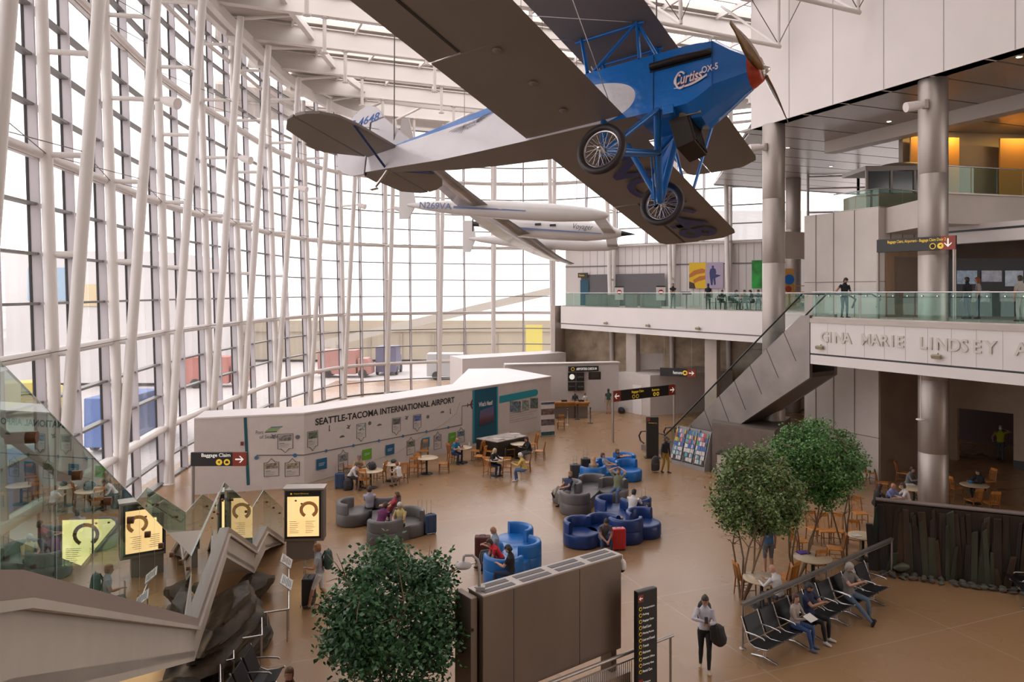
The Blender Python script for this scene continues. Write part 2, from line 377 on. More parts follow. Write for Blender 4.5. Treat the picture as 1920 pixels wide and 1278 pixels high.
# ------------------------------------------------------------------ right: upper wall, soffit, columns
UZ = 16.1
a, b_ = bp(24.3, 29.06), bp(24.3, 6)
mb = MB()
L_ = 29.06 - 6; npan = 11
mb.beam(bp(24.6, 29.06, UZ + 4.4), bp(24.6, 6, UZ + 4.4), .6, 8.8); struct(mb.build('wall_upper', WHITE2))
mb = MB()
q = 29.06
for k in range(9):
    q -= 2.55; mb.beam(bp(24.295, q, UZ + .02), bp(24.295, q, UZ + 8.7), .012, .03, up=E2)
struct(mb.build('trim_34', MATS['panel_joint']))
SOFF = mat('soffit_panel', (.36, .31, .28), .28, .35, var=.06)
nq = 0; q = 44.6
sn = 0
mb = MB(); mb.prism([(p.x, p.y) for p in (bp(24.3, 4), bp(50, 4), bp(50, 46), bp(35, 46), bp(24.3, 29.06))], UZ + .12, UZ + .3); struct(mb.build('ceiling_slot', BLACKG))
while q > 6:
    mb = MB(); p0 = 24.35 if q < 30 else 24.35 + (q - 29.06) * .62
    mb.prism([(p.x, p.y) for p in (bp(p0, q), bp(50, q), bp(50, q - 2.0), bp(24.35 if q - 2 < 29 else p0 - 1.2, q - 2.0))], UZ, UZ + .1)
    struct(mb.build('ceiling_%d' % (sn + 1), SOFF)); q -= 2.1; sn += 1
mb = MB(); mb.beam(bp(30.2, 30, UZ - .3), bp(30.2, 5, UZ - .3), .7, .6); struct(mb.build('trim_35', mat('soffit_beam', (.48, .43, .39), .5)))
LAMP = mat('downlight_glow', (1, .8, .5), .4, emit=6, ecol=(1, .8, .55))
for k, (u, v) in enumerate(((1911, 107), (1667, 228), (1477, 277), (1558, 312))):
    Y = 7.88 * F / (HY - v); o = thing('downlight', ['round downlight in the dark soffit at the far right edge', 'round downlight in the soffit left of the big round column', 'round downlight in the soffit beside the far round column', 'round downlight in the soffit above the high window'][k], 'light', ((u - 960) / F * Y, Y, UZ))
    mb = MB(); mb.lathe([(.14, -.02), (.14, 0.02)], n=16); mb.build('trim_ring', CHROME, o); mb = MB(); mb.lathe([(.09, -.025), (.09, -.0)], n=14); mb.build('lamp', LAMP, o)
def bigcol(x, y, z1, r, joints, lab):
    o = thing('round_column', lab, 'column', (x, y, 0))
    zs = [0] + joints + [z1]
    for a, b_ in zip(zs[:-1], zs[1:]):
        mb = MB(); mb.lathe([(r - .01, a), (r, a + .012), (r, b_ - .012), (r - .01, b_)], n=40); mb.build('steel_casing', STEEL, o)
    mb = MB(); mb.lathe([(r - .012, 0), (r - .012, z1)], n=24); mb.build('core', DARK, o)
    return o
bigcol(15.62, 27.7, UZ, .5, [2.3, 5.0, 9.6, 12.6], 'tall round stainless steel column beside the restaurant tables, nearest of the big columns')
bigcol(12.3, 35.1, UZ, .51, [4.5, 9.6, 12.6], 'tall round stainless steel column behind the escalator handrail')
bigcol(19.4, 51.5, UZ, .5, [9.6, 12.6], 'round stainless steel column farthest back, beside the high window')
# cctv style floodlights on columns
for k, (p, dr, lab) in enumerate(((V((15.12, 27.3, 15.1)), V((-1, -.1, -.18)), 'white tubular floodlight fixed high on the nearest round column'), (V((11.8, 34.8, 15.0)), V((-1, -.15, -.1)), 'white tubular floodlight fixed high on the round column behind the escalator'))):
    o = thing('floodlight', lab, 'light', p); dr.normalize(); mb = MB(); mb.lathe([(.12, -.16), (.12, .16)], (0, 0, 0), 10); mb.build('bracket', STEEL, o)
    mb = MB(); mb.tube([V((0, 0, 0)) + dr * .1, dr * .35, dr * .78], [.12, .17, .18], 14); mb.build('lamp_housing', WHITE2, o)
# tower block
TA, TB, TC, TD = V((14.1, 36, 0)), V((15.9, 32.4, 0)), V((19.9, 34.1, 0)), V((18.1, 37.7, 0))
TZ = 11.9
mb = MB(); mb.prism([(p.x, p.y) for p in (TA, TB, TC, TD)], 0, TZ); struct(mb.build('wall_tower', CLADL))
mb = MB()
for f in (.17, .42, .70): 
    p = TA.lerp(TB, f); d = (TB - TA).normalized(); mb.beam(p + V((-.9 * .01, -.45 * .01, 0)), p + V((-.009, -.0045, TZ)), .02, .03, up=d)
for zz in (1.9, 9.0 - .3): mb.beam(TA + V((-.005, 0, zz)), TB + V((-.005, 0, zz)), .02, .03)
for k in range(1, 6):
    p = TB.lerp(TC, k / 6); d = (TC - TB).normalized(); mb.beam(p + V((.005, -.01, 0)), p + V((.005, -.01, TZ)), .02, .03, up=d)
for zz in (1.9, 8.7): mb.beam(TB + V((0, -.008, zz)), TC + V((0, -.008, zz)), .02, .03)
struct(mb.build('trim_36', mat('clad_joint', (.22, .18, .15), .6)))
# brown lower cladding of the tower side face (below the walkway)
d = (TC - TB).normalized(); nrm = V((d.y, -d.x, 0))
mb = MB(); mb.extr([TB + d * .05 + nrm * .02, TC + nrm * .02, TC + nrm * .02 + V((0, 0, 5.2)), TB + d * .05 + nrm * .02 + V((0, 0, 5.2))], nrm * .05); struct(mb.build('wall_panelled', BROWN))
mb = MB(); mb.extr([TB + d * .4 + nrm * .02 + V((0, 0, FZ)), TC + nrm * .02 + V((0, 0, FZ)), TC + nrm * .02 + V((0, 0, 10.4)), TB + d * .4 + nrm * .02 + V((0, 0, 10.4))], nrm * .06); struct(mb.build('wall_alcove', mat('amber_lit_wood', (.26, .16, .09), .5, var=.15, stretch=(1, 1, .2))))  # brown wood; the amber light of the recess is put into its colour
# near mezzanine (atrium walkway)
G0, G1, G2 = V((12.6, 31.3, 0)), V((16.9, 22.9, 0)), V((21.5, 13.9, 0))
mb = MB(); mb.prism([(p.x, p.y) for p in (G0, G2, V((42, 20, 0)), V((42, 46, 0)), V((22, 39.2, 0)), TC + V((0, 0, 0)), TB, V((14.6, 32.5, 0)))], 5.35, FZ); struct(mb.build('floor_walkway', CLAD))
dg = (G2 - G0).normalized(); ng = V((-dg.y, dg.x, 0)); ng = ng if ng.dot(-G0) > 0 else -ng
mb = MB(); mb.beam(G0 + V((0, 0, 6.33)) + ng * .05, G2 + V((0, 0, 6.33)) + ng * .05, .16, 1.28); mb.beam(G0 + V((0, 0, 5.43)) - ng * .02, G2 + V((0, 0, 5.43)) - ng * .02, .3, .38); 
struct(mb.build('trim_37', WHITE2))
mb = MB(); mb.beam(G0 + V((0, 0, 7.06)) + ng * .0, G2 + V((0, 0, 7.06)), .34, .18); struct(mb.build('trim_38', CLAD))
mb = MB(); mb.beam(G0 + V((0, 0, 5.655)) + ng * .06, G2 + V((0, 0, 5.655)) + ng * .06, .1, .07); struct(mb.build('trim_39', DARK))
mb = MB()
for k in range(1, 12):
    p = G0 + dg * (k * .86); mb.beam(p + ng * .131 + V((0, 0, 5.7)), p + ng * .131 + V((0, 0, 6.96)), .006, .012, up=dg)
struct(mb.build('trim_40', MATS['panel_joint']))
balustrade('glass_balustrade', 'green tinted glass balustrade above the raised wall lettering on the right', [G0 + ng * .02, G2 + ng * .02], FZ, 1.08, 1.15, studs=True)
o = thing('wall_lettering', 'raised sign letters GINA MARIE LINDSEY A on the white fascia at right', 'lettering', (G0.x, G0.y, 6.4))
M = frame(dg * .52 + ng * .14 + V((0, 0, -.02)), dg)
LET = mat('raised_letter', (.60, .56, .50), .4)
xs = 0
for ch, adv in zip('GINA MARIE LINDSEY A', [.52, .33, .52, .52, .50, .56, .50, .55, .30, .50, .62, .46, .30, .56, .55, .52, .52, .55, .62, .5]):
    if ch != ' ': textmesh('letter_' + ch.lower(), ch, .60, LET, o, M @ Matrix.Translation((xs, 0, 0)), .035, bold=.012)
    xs += adv * .80
# emergency spot lights on fascias
FIT = mat('khaki_fixture', (.34, .30, .20), .5)
def fasciaspot(p, nn, lab):
    o = thing('fascia_light', lab, 'light', p, math.atan2(nn.y, nn.x))
    mb = MB(); mb.box((.1, 0, -.02), (.12, .34, .13), Matrix.Rotation(.35, 3, 'Y')); mb.build('housing', FIT, o, .01)
    mb = MB(); mb.tube([(0, 0, .1), (.06, 0, .02)], .02, 6); mb.build('arm', FIT, o)
fasciaspot(G0 + dg * .55 + ng * .14 + V((0, 0, 5.98)), ng, 'small khaki light on the white fascia under the letters GINA')
fasciaspot(G0 + dg * 5.55 + ng * .14 + V((0, 0, 5.98)), ng, 'small khaki light on the white fascia under the letters LINDSEY')
for k, u in enumerate((1139, 1218, 1312)):
    s = (u - 960) / F; tpar = (s * fa.y - fa.x) / (dfa.x - s * dfa.y); fasciaspot(fa + dfa * tpar + nf * .08 + V((0, 0, 6.05)), nf, 'small khaki light on the far white fascia, %s from the left' % ORD[k])
# upper level on the right
U0, U1 = V((16.1, 27.9, 0)), V((27, 31.0, 0))
UFZ = 11.9
mb = MB(); mb.prism([(p.x, p.y) for p in (U0, U1 + V((8, 2, 0)), V((36, 48, 0)), V((23, 42, 0)), TB + V((.4, .3, 0)))], 10.8, UFZ); struct(mb.build('floor_upper', CLAD))
balustrade('glass_balustrade', 'glass balustrade of the upper level right of the nearest round column', [U0 + V((0, -.1, 0)), U1 + V((0, -.1, 0))], UFZ, 1.05, 1.3)
balustrade('glass_balustrade', 'glass balustrade on top of the stone clad tower', [V((14.9, 34.6, 0)), TB + V((.05, .05, 0)), TC], UFZ, .85, 1.3)
mb = MB(); mb.beam(V((17.4, 29.8, 10.48)), V((21.5, 19.8, 10.48)), .4, .7); struct(mb.build('trim_41', WHITE2))
mb = MB(); mb.beam(V((17.19, 29.75, 10.6)), V((21.29, 19.75, 10.6)), .02, .08); struct(mb.build('trim_42', DARK))
# walls behind the upper level
mb = MB(); mb.beam(V((19.0, 36.5, 14)), V((33, 38.5, 14)), .3, 4.2); struct(mb.build('wall_upper_back', mat('taupe_wall', (.34, .28, .23), .6)))
AMB = mat('amber_panel', (.55, .27, .06), .6)
for k, (u, Y, wd) in enumerate(((1740, 35.9, 1.7), (1780, 36.1, .9), (1905, 36.3, 1.6))):
    x = (u - 960) / F * Y; mb = MB(); mb.box((x, Y, 13.8), (wd, .1, 3.8)); o = mb.build('amber_panel', AMB)
    tag(o, ['amber lit wood panel on the upper level, partly behind the nearest round column', 'narrow amber lit panel just right of the nearest round column on the upper level', 'amber lit recess at the far right edge of the upper level'][k], 'panel')
    ld = bpy.data.lights.new('wallwasher', 'AREA'); ld.energy = 20; ld.color = (1, .62, .2); ld.size = wd; ld.size_y = .1; ld.shape = 'RECTANGLE'
    lo = bpy.data.objects.new('wallwasher', ld); COL.objects.link(lo); lo.location = (x, Y - .5, 15.9); lo.rotation_euler = (R(12), 0, 0)
# high windows far right
for k, (p, q) in enumerate(((V((19.9, 50.2, 0)), V((23.0, 49.6, 0))), (V((23.0, 49.6, 0)), V((26.2, 49.0, 0))))):
    f = MB(); 
    for z in (12.0, 13.6, 15.2, 16.0): f.beam(p + V((0, 0, z)), q + V((0, 0, z)), .15, .1)
    for e in (p, q): f.beam(e + V((0, 0, 12)), e + V((0, 0, 16.1)), .15, .12, up=V((1, 0, 0)))
    wn += 1; o = struct(f.build('window_%d' % wn, MULL)); g = MB(); g.quad(p + V((0, 0, 12)), q + V((0, 0, 12)), q + V((0, 0, 16)), p + V((0, 0, 16))); g.build('pane', GLW, o)
# beam between far columns at mezz top
mb = MB(); mb.beam(V((14.8, 42, 10.9)), V((17.8, 43.2, 10.9)), .5, 1.5); struct(mb.build('trim_43', CLAD))
# ground level back wall with dark opening under the walkway
OWa, OWb = V((19.5, 39.4, 0)), V((27.5, 30.6, 0)); od = (OWb - OWa).normalized(); on = V((-od.y, od.x, 0)); on = on if on.dot(-OWa) > 0 else -on
def at_u(A, d, u): s = (u - 960) / F; return (s * A.y - A.x) / (d.x - s * d.y)
t0_, t1_ = at_u(OWa, od, 1797), at_u(OWa, od, 1902); Lw = (OWb - OWa).length
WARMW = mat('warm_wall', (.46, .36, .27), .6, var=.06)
mb = MB()
for a, b_, z0, z1 in ((0, t0_, 0, 5.4), (t1_, Lw, 0, 5.4), (t0_, t1_, 2.56, 5.4)):
    if b_ > a: mb.beam(OWa + od * a + V((0, 0, (z0 + z1) / 2)), OWa + od * b_ + V((0, 0, (z0 + z1) / 2)), .3, z1 - z0)
struct(mb.build('wall_right', WARMW))
mb = MB(); mb.beam(OWa + od * t1_ + on * .17 + V((0, 0, .2)), OWb + on * .17 + V((0, 0, .2)), .04, .4); struct(mb.build('baseboard_right', DARK))
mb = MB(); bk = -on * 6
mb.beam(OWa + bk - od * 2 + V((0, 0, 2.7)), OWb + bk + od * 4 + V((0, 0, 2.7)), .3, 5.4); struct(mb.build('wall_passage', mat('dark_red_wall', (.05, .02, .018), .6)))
# mezzanine-level back wall (shop front, dark)
mb = MB(); mb.beam(V((19.3, 35.9, 9)), V((38, 37.5, 9)), .3, 3.7); struct(mb.build('wall_shops', BROWN))
mb = MB(); mb.beam(V((20.2, 55.4, 2.8)), V((30, 46, 2.8)), .3, 5.6); struct(mb.build('wall_lower_back', BROWN))
mb = MB(); mb.beam(V((20.3, 55.6, 9.5)), V((30, 46.2, 9.5)), .3, 4.8); struct(mb.build('wall_shop_level', WHITE2))
mb = MB(); mb.beam(V((34, 20, 9)), V((34, 60, 9)), .3, 18); struct(mb.build('wall_far_right', BROWN))
mb = MB(); mb.beam(V((20, 4, 4)), V((44, 4, 4)), .3, 8); struct(mb.build('wall_near_right', WARMW))

# ------------------------------------------------------------------ roof
def span(q):
    "where the beam line q crosses the facade (left p, right p)"
    ps = []
    N = 340
    for k in range(N):
        a, b_ = plan(17 * k / N), plan(17 * (k + 1) / N)
        qa, qb = a.dot(E2), b_.dot(E2)
        if (qa - q) * (qb - q) <= 0 and qa != qb: ps.append(a.lerp(b_, (q - qa) / (qb - qa)).dot(E1))
    return ps
ROOFM = mat('roof_soffit', (.62, .56, .51), .6)
BEAMM = mat('roof_beam_white', (.70, .65, .61), .5)
SKY = glass('skylight_glass', (.97, .97, 1.0), .3)
bq = [19, 24, 29, 34, 39, 44, 49, 54, 59, 63.5]
bi = 0
def bounds(q):
    ps = span(q); pl = min(ps) if ps else 2.0
    pr = 24.3 if q < 29 else (max(ps) if len(ps) > 1 else 40)
    if q > 29 and len(ps) < 2: pr = 40
    if q < 29 and ps: pl = min(ps)
    return pl, pr
for q in bq:
    pl, pr = bounds(q); bi += 1
    if pr - pl < 2: continue
    o = thing('roof_beam', 'long white steel roof girder, %s across the hall counted from the near end' % ORD[bi - 1], 'beam', bp(pl, q, 22.3), group='roof girders')
    L = Matrix.Translation(-o.location)
    mb = MB(); mb.beam(bp(pl, q, 22.85), bp(pr, q, 22.85), .06, 1.0); mb.build('web', BEAMM, o, M=L)
    for z, nm in ((22.32, 'bottom_flange'), (23.38, 'top_flange')):
        mb = MB(); mb.beam(bp(pl, q, z), bp(pr, q, z), .42, .05); mb.build(nm, BEAMM, o, M=L)
    p = pl + 6.5
    while p < pr - 1 and q > 30:
        mb = MB(); mb.tube([bp(p, q, 22.3), bp(p, q, 20.5)], .10, 10); mb.lathe([(.2, 0), (.2, .05)], bp(p, q, 20.45), 10); mb.lathe([(.2, 0), (.2, .05)], bp(p, q, 22.24), 10); mb.build('hanging_post', BEAMM, o, M=L); p += 5.4
qs = [12] + bq + [68]
pu = 0
for qa, qb in zip(qs[:-1], qs[1:]):
    qm = (qa + qb) / 2; pl, pr = bounds(qm); pl -= 1.5
    if pr - pl < 4: pr = pl + 20
    w_ = (qb - qa); sk = w_ * .60; sa_, sb_ = qb - .35 - sk, qb - .35; qmm = (sa_ + sb_) / 2
    p0, p1 = pl + 6.0, pr - (1.0 if qm < 29 else 3.5)
    if qa < 19: p0, p1 = pl + 4, pr - 1
    zr = 23.55
    mb = MB()
    def strip(pa, pb, q0, q1): mb.prism([(x.x, x.y) for x in (bp(pa, q0), bp(pb, q0), bp(pb, q1), bp(pa, q1))], zr, zr + .25)
    if qm < 21: strip(pl, pr + 1, qa, qb)
    else: strip(pl, pr + 1, qa, sa_); strip(pl, pr + 1, sb_, qb); strip(pl, p0, sa_, sb_); strip(p1, pr + 1, sa_, sb_)
    sn += 1; struct(mb.build('ceiling_%d' % sn, ROOFM))
    # skylight bars
    if qm < 21: continue
    wn += 1; f = MB(); p = p0
    while p <= p1 + .01:
        f.beam(bp(p, qa, zr - .15), bp(p, qb, zr - .15), .12, .26); p += (p1 - p0) / max(1, round((p1 - p0) / 3.4))
    f.beam(bp(p0, qmm, zr + .02), bp(p1, qmm, zr + .02), .1, .16)
    o = struct(f.build('window_%d' % wn, BEAMM)); g = MB(); g.quad(bp(p0, sa_, zr + .2), bp(p1, sa_, zr + .2), bp(p1, sb_, zr + .2), bp(p0, sb_, zr + .2)); g.build('pane', SKY, o)
# under-slung tube trusses by the upper wall
for k, q in enumerate((22.0, 26.4)):
    o = thing('tube_truss', ['white tubular roof truss at the top edge against the upper wall, nearer one', 'white tubular roof truss ending beside the upper wall, farther one'][k], 'truss', bp(23.9, q, 19.2)); L = Matrix.Translation(-o.location)
    mb = MB(); mb.tube([bp(6, q, 20.6), bp(15, q, 19.5), bp(23.7, q, 19.2)], .09, 10); mb.build('bottom_chord', WHITE, o, M=L)
    for p in (23.6, 18.4, 13.2):
        z = 19.2 if p > 20 else 19.5
        mb = MB(); mb.tube([bp(p, q, z), bp(p, q, 23)], .085, 8); mb.build('post', WHITE, o, M=L)
        mb = MB(); mb.tube([bp(p, q, z), bp(p + .3, q + 4.4, 22.6)], .07, 8); mb.build('brace', WHITE, o, M=L)
        mb = MB(); mb.tube([bp(p, q, z + .1), bp(p - 2.6, q, 22.4)], .02, 6); mb.tube([bp(p, q, z + .1), bp(p - .1, q - 3, 22.4)], .02, 6); mb.build('tie_rod', RODM, o, M=L)
# flat edge roof truss along columns: diagonal tubes from column heads to the first girders
for i in range(2, 13):
    t = i + .5; p = skin(float(i), 22.0, inner_off(22)); q_ = skin(t, 23.0, 4.6)
    mb = MB(); mb.tube([p, q_], .1, 8); tn += 1; struct(mb.build('trim_%d' % (60 + i), WHITE))
pts = [skin(.5 + 12.5 * k / 50, 22.9, 4.6) for k in range(51)]
mb = MB()
for p, q in zip(pts[:-1], pts[1:]): mb.beam(p, q + (q - p) * .02, .3, .4)
struct(mb.build('trim_80', WHITE))
# ------------------------------------------------------------------ the blue biplane
def rotz(a): return Matrix.Rotation(a, 4, 'Z')
PM = Matrix.Translation((3.27694, 9.91069, 2.9172 + CAMZ)) @ Matrix.Rotation(-.57268, 4, 'Z') @ Matrix.Rotation(-.09658, 4, 'Y') @ Matrix.Rotation(-.25336, 4, 'X')
BLUE = mat('blue_aircraft_paint', (.006, .105, .40), .22, coat=.7, bump=.25, bscale=2.2)
BLUED = mat('blue_painted_tube', (.008, .16, .55), .3, coat=.3)
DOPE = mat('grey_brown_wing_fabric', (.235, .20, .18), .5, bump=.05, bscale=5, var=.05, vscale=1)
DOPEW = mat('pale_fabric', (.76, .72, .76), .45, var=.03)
NAVY = mat('navy_registration_paint', (.03, .045, .19), .5)
# fuselage paint: blue nose and top stripe, white flank with an oval front end
m = bpy.data.materials.new('fuselage_paint'); m.use_nodes = True; n = m.node_tree.nodes; l = m.node_tree.links; b = n['Principled BSDF']
tc = n.new('ShaderNodeTexCoord'); s_ = n.new('ShaderNodeSeparateXYZ'); l.new(tc.outputs['Object'], s_.inputs[0])
def mth(op, a, b2=None, c=None):
    q = n.new('ShaderNodeMath'); q.operation = op
    for i, x in enumerate((a, b2, c)):
        if x is None: continue
        if isinstance(x, (int, float)): q.inputs[i].default_value = x
        else: l.new(x, q.inputs[i])
    return q.outputs[0]
X, Z = s_.outputs['X'], s_.outputs['Z']
ell = mth('LESS_THAN', mth('ADD', mth('POWER', mth('ABSOLUTE', mth('DIVIDE', mth('ADD', X, 2.6), 1.0)), 2.2), mth('POWER', mth('ABSOLUTE', mth('DIVIDE', mth('ADD', Z, .10), .36)), 2.2)), 1.0)
rear = mth('MULTIPLY', mth('LESS_THAN', X, -2.6), mth('LESS_THAN', Z, mth('ADD', .26, mth('MULTIPLY', mth('ADD', X, 2.6), -.012))))
msk = mth('MAXIMUM', ell, rear)
mx = n.new('ShaderNodeMix'); mx.data_type = 'RGBA'; mx.inputs[6].default_value = (.008, .16, .56, 1); mx.inputs[7].default_value = (.76, .72, .76, 1)
l.new(msk, mx.inputs[0]); l.new(mx.outputs[2], b.inputs['Base Color']); b.inputs['Roughness'].default_value = .22; b.inputs['Coat Weight'].default_value = .6; b.inputs['Coat Roughness'].default_value = .1
t = n.new('ShaderNodeTexNoise'); t.inputs['Scale'].default_value = 2.4; t.inputs['Detail'].default_value = 3; l.new(tc.outputs['Object'], t.inputs['Vector'])
bu = n.new('ShaderNodeBump'); bu.inputs['Strength'].default_value = .5; bu.inputs['Distance'].default_value = .06; l.new(t.outputs['Fac'], bu.inputs['Height']); l.new(bu.outputs[0], b.inputs['Normal'])
FUSE = m
plane = thing('biplane', 'blue and white vintage biplane hanging from the roof by cables, its wheels toward the viewer', 'airplane')
plane.matrix_world = PM
def sec(x, hw, zt, crown, zb, zc):
    return [(x, 0, crown), (x, hw * .55, crown - (crown - zt) * .35), (x, hw, zt), (x, hw * 1.02, (zt + zb) / 2), (x, hw, zb), (x, hw * .5, zc + (zb - zc) * .12), (x, 0, zc), (x, -hw * .5, zc + (zb - zc) * .12), (x, -hw, zb), (x, -hw * 1.02, (zt + zb) / 2), (x, -hw, zt), (x, -hw * .55, crown - (crown - zt) * .35)]
S = []
ringp = [(-.1, .24 * math.sin(k * PI / 6), .05 + .24 * math.cos(k * PI / 6)) for k in range(12)]
S.append(ringp)
S += [sec(-.30, .31, .27, .42, -.16, -.30), sec(-.5, .365, .43, .60, -.22, -.44), sec(-.72, .38, .45, .62, -.36, -.58), sec(-.86, .38, .46, .62, -.42, -.56), sec(-1.0, .38, .46, .61, -.42, -.44), sec(-1.6, .385, .47, .6, -.42, -.42),
      sec(-2.6, .38, .47, .57, -.40, -.40), sec(-3.4, .36, .45, .53, -.38, -.38), sec(-4.3, .30, .41, .46, -.33, -.33), sec(-5.2, .22, .37, .41, -.26, -.26), sec(-6.2, .12, .335, .36, -.13, -.13), sec(-7.12, .03, .30, .31, -.02, -.02)]
mb = MB(); vs = [p for s in S for p in s]; fs = []
for i in range(len(S) - 1):
    for k in range(12): fs.append((i * 12 + k, (i + 1) * 12 + k, (i + 1) * 12 + (k + 1) % 12, i * 12 + (k + 1) % 12))
for i, s in enumerate(fs):
    mb.smooth = False
k0 = 0
mb.add(vs, fs, True); mb.add(S[0], [tuple(range(12))], False)
# underside faces get the fabric colour
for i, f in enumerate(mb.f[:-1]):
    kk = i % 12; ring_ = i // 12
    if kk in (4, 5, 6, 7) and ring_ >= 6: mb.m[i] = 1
o = mb.build('fuselage', [FUSE, DOPE], plane)
b_ = o.modifiers.new('es', 'EDGE_SPLIT'); b_.split_angle = R(32)
for x in (-.5, -1.33): mb = MB(); mb.tube([(x, -.392, .44), (x, -.40, .1), (x, -.392, -.40)], .006, 5); mb.build('panel_seam', mat('dark_blue_seam', (.004, .05, .18), .4), plane)
# cockpit rims
for cx in (-2.75, -3.9):
    mb = MB(); mb.tube([(cx + .34 * math.cos(a), .2 * math.sin(a), .52 + .02 * math.cos(a)) for a in [k * PI / 8 for k in range(16)]], .03, 6, closed=True); mb.build('cockpit_rim', DARK, plane)
WS = mat('windscreen_celluloid', (.7, .66, .62), .2)
for cx in (-2.35, -3.5):
    mb = MB(); mb.extr([(cx, -.2, .53), (cx, .2, .53), (cx - .1, .14, .74), (cx - .1, -.14, .74)], (.012, 0, 0)); mb.build('windscreen', WS, plane)
# exhaust, cowl lettering
mb = MB(); mb.tube([(-1.36, -.43, .25), (-.95, -.44, .25), (-.56, -.42, .24), (-.50, -.40, .235)], [.05, .05, .045, .02], 10); mb.build('exhaust_pipe', mat('sooty_iron', (.03, .022, .02), .5, .5), plane)
mb = MB(); mb.box((-.95, -.39, .25), (.86, .02, .13)); mb.build('exhaust_recess', DARK, plane)
LETW = mat('white_lettering', (.80, .72, .74), .5); LETR = mat('dark_red_outline', (.22, .02, .05), .5)
def fit_text(name, txt, wdt, hgt, m, parent, M, depth=.003, bold=0, shear=0, align='CENTER'):
    o = textmesh(name, txt, 1, m, parent, Matrix(), 0.0, 'LEFT', bold=bold, shear=shear)
    xs = [v.co.x for v in o.data.vertices]; ys = [v.co.y for v in o.data.vertices]
    w0, h0 = max(xs) - min(xs), max(ys) - min(ys)
    T = Matrix.Diagonal((wdt / w0, hgt / h0, 1, 1)) @ Matrix.Translation((-(max(xs) + min(xs)) / 2, -(max(ys) + min(ys)) / 2, 0))
    o.data.transform(M @ T); return o
def sideM(x, z, tilt=0): return frame((x, -.402, z), (math.cos(tilt), 0, math.sin(tilt)), (-math.sin(tilt), 0, math.cos(tilt)))
curt = fit_text('lettering', 'Curtiss', .40, .16, LETW, plane, sideM(-.83, -.04, .02), bold=.02, shear=.25); curt['label'] = 'white script lettering Curtiss'
def swoosh(m, wd, off, nm):
    mb = MB(); pts = []
    for k in range(13):
        a = k / 12; pts.append((-1.03 + .46 * a, -.402 - off, -.16 - .05 * math.sin(a * PI * .9) + .10 * a))
    vs = []; 
    for k, p in enumerate(pts):
        h = wd * (.25 + math.sin(min(1, k / 9) * PI * .6)) ; vs += [V(p) + V((0, 0, h)), V(p) - V((0, 0, h))]
    mb.add(vs, [(2 * k, 2 * k + 1, 2 * k + 3, 2 * k + 2) for k in range(12)]); return mb.build(nm, m, plane)
swoosh(LETW, .014, .001, 'underline')
mb = MB(); mb.lathe([(.10, 0), (.10, .002)], n=4)
fit_text('lettering_shadow', 'Curtiss', .415, .175, LETR, plane, sideM(-.828, -.045, .02) @ Matrix.Translation((0, 0, -.004)), bold=.05, shear=.25)
# big capital flourish
mb = MB(); mb.tube([(-.93 + .07 * math.cos(a), -.404, -.06 + .125 * math.sin(a)) for a in [R(40 + k * 25) for k in range(12)]], [(.006, .016)] * 12, 6); mb.build('capital_flourish', LETW, plane)
fit_text('lettering', 'OX-5', .22, .10, LETW, plane, sideM(-.53, .01, .03), bold=.02)
# wings emblem on the rear flank
fsd = lambda x: -(.30 + (x + 4.3) * .09) - .016
EMB = mat('emblem_ink', (.10, .09, .12), .5)
for s in (-1, 1):
    mb = MB()
    for k in range(6):
        p0 = V((-4.55 + s * .13, 0, .205 + s * .013 + .03 - k * .011)); p1 = V((-4.55 + s * (.47 - k * .055), 0, .205 + s * .046 + .045 - k * .020))
        for p in (p0, p1): p.y = fsd(p.x) - .004
        mb.tube([p0, (p0 + p1) / 2 + V((0, -.004, .008)), p1], .0038, 4)
    mb.build('wing_emblem', EMB, plane)
ME = frame((-4.55, fsd(-4.55) - .004, .20), (1, -.09, .08)); fit_text('lettering', 'Alexander', .30, .062, EMB, plane, ME @ Matrix.Translation((-.02, .03, 0)), bold=.01, shear=.3)
fit_text('lettering', 'Eaglerock', .24, .05, EMB, plane, ME @ Matrix.Translation((.0, -.035, 0)), bold=.01, shear=.3)
# fin and rudder
def flat(name, pts, th, m, axis='y', z=0, parent=plane, cz=0):
    mb = MB()
    if axis == 'y': mb.extr([(x, -th / 2, zz) for x, zz in pts], (0, th, 0))
    else: mb.extr([(x, y, z - th / 2) for x, y in pts], (0, 0, th))
    return mb.build(name, m, parent, .012)
flat('tail_fin', [(-6.02, .34), (-6.15, .45), (-6.8, 1.02), (-7.12, .99), (-7.12, .3)], .05, DOPEW)
flat('rudder', [(-7.155, -.05), (-7.155, 1.005), (-6.83, 1.05), (-6.92, 1.18), (-7.06, 1.31), (-7.26, 1.38), (-7.48, 1.34), (-7.67, 1.2), (-7.84, .92), (-7.93, .6), (-7.93, .35), (-7.85, .18), (-7.7, .07), (-7.45, -.03)], .055, DOPEW)
fit_text('lettering', 'C-4648', .80, .17, mat('blue_lettering', (.02, .12, .45), .5), plane, frame((-7.32, -.032, 1.07), (1, 0, 0.02)), bold=.01, shear=.2)
mb = MB(); mb.tube([(-7.137, 0, -.08), (-7.137, 0, 1.0)], .018, 8); mb.build('rudder_post', DARK, plane)
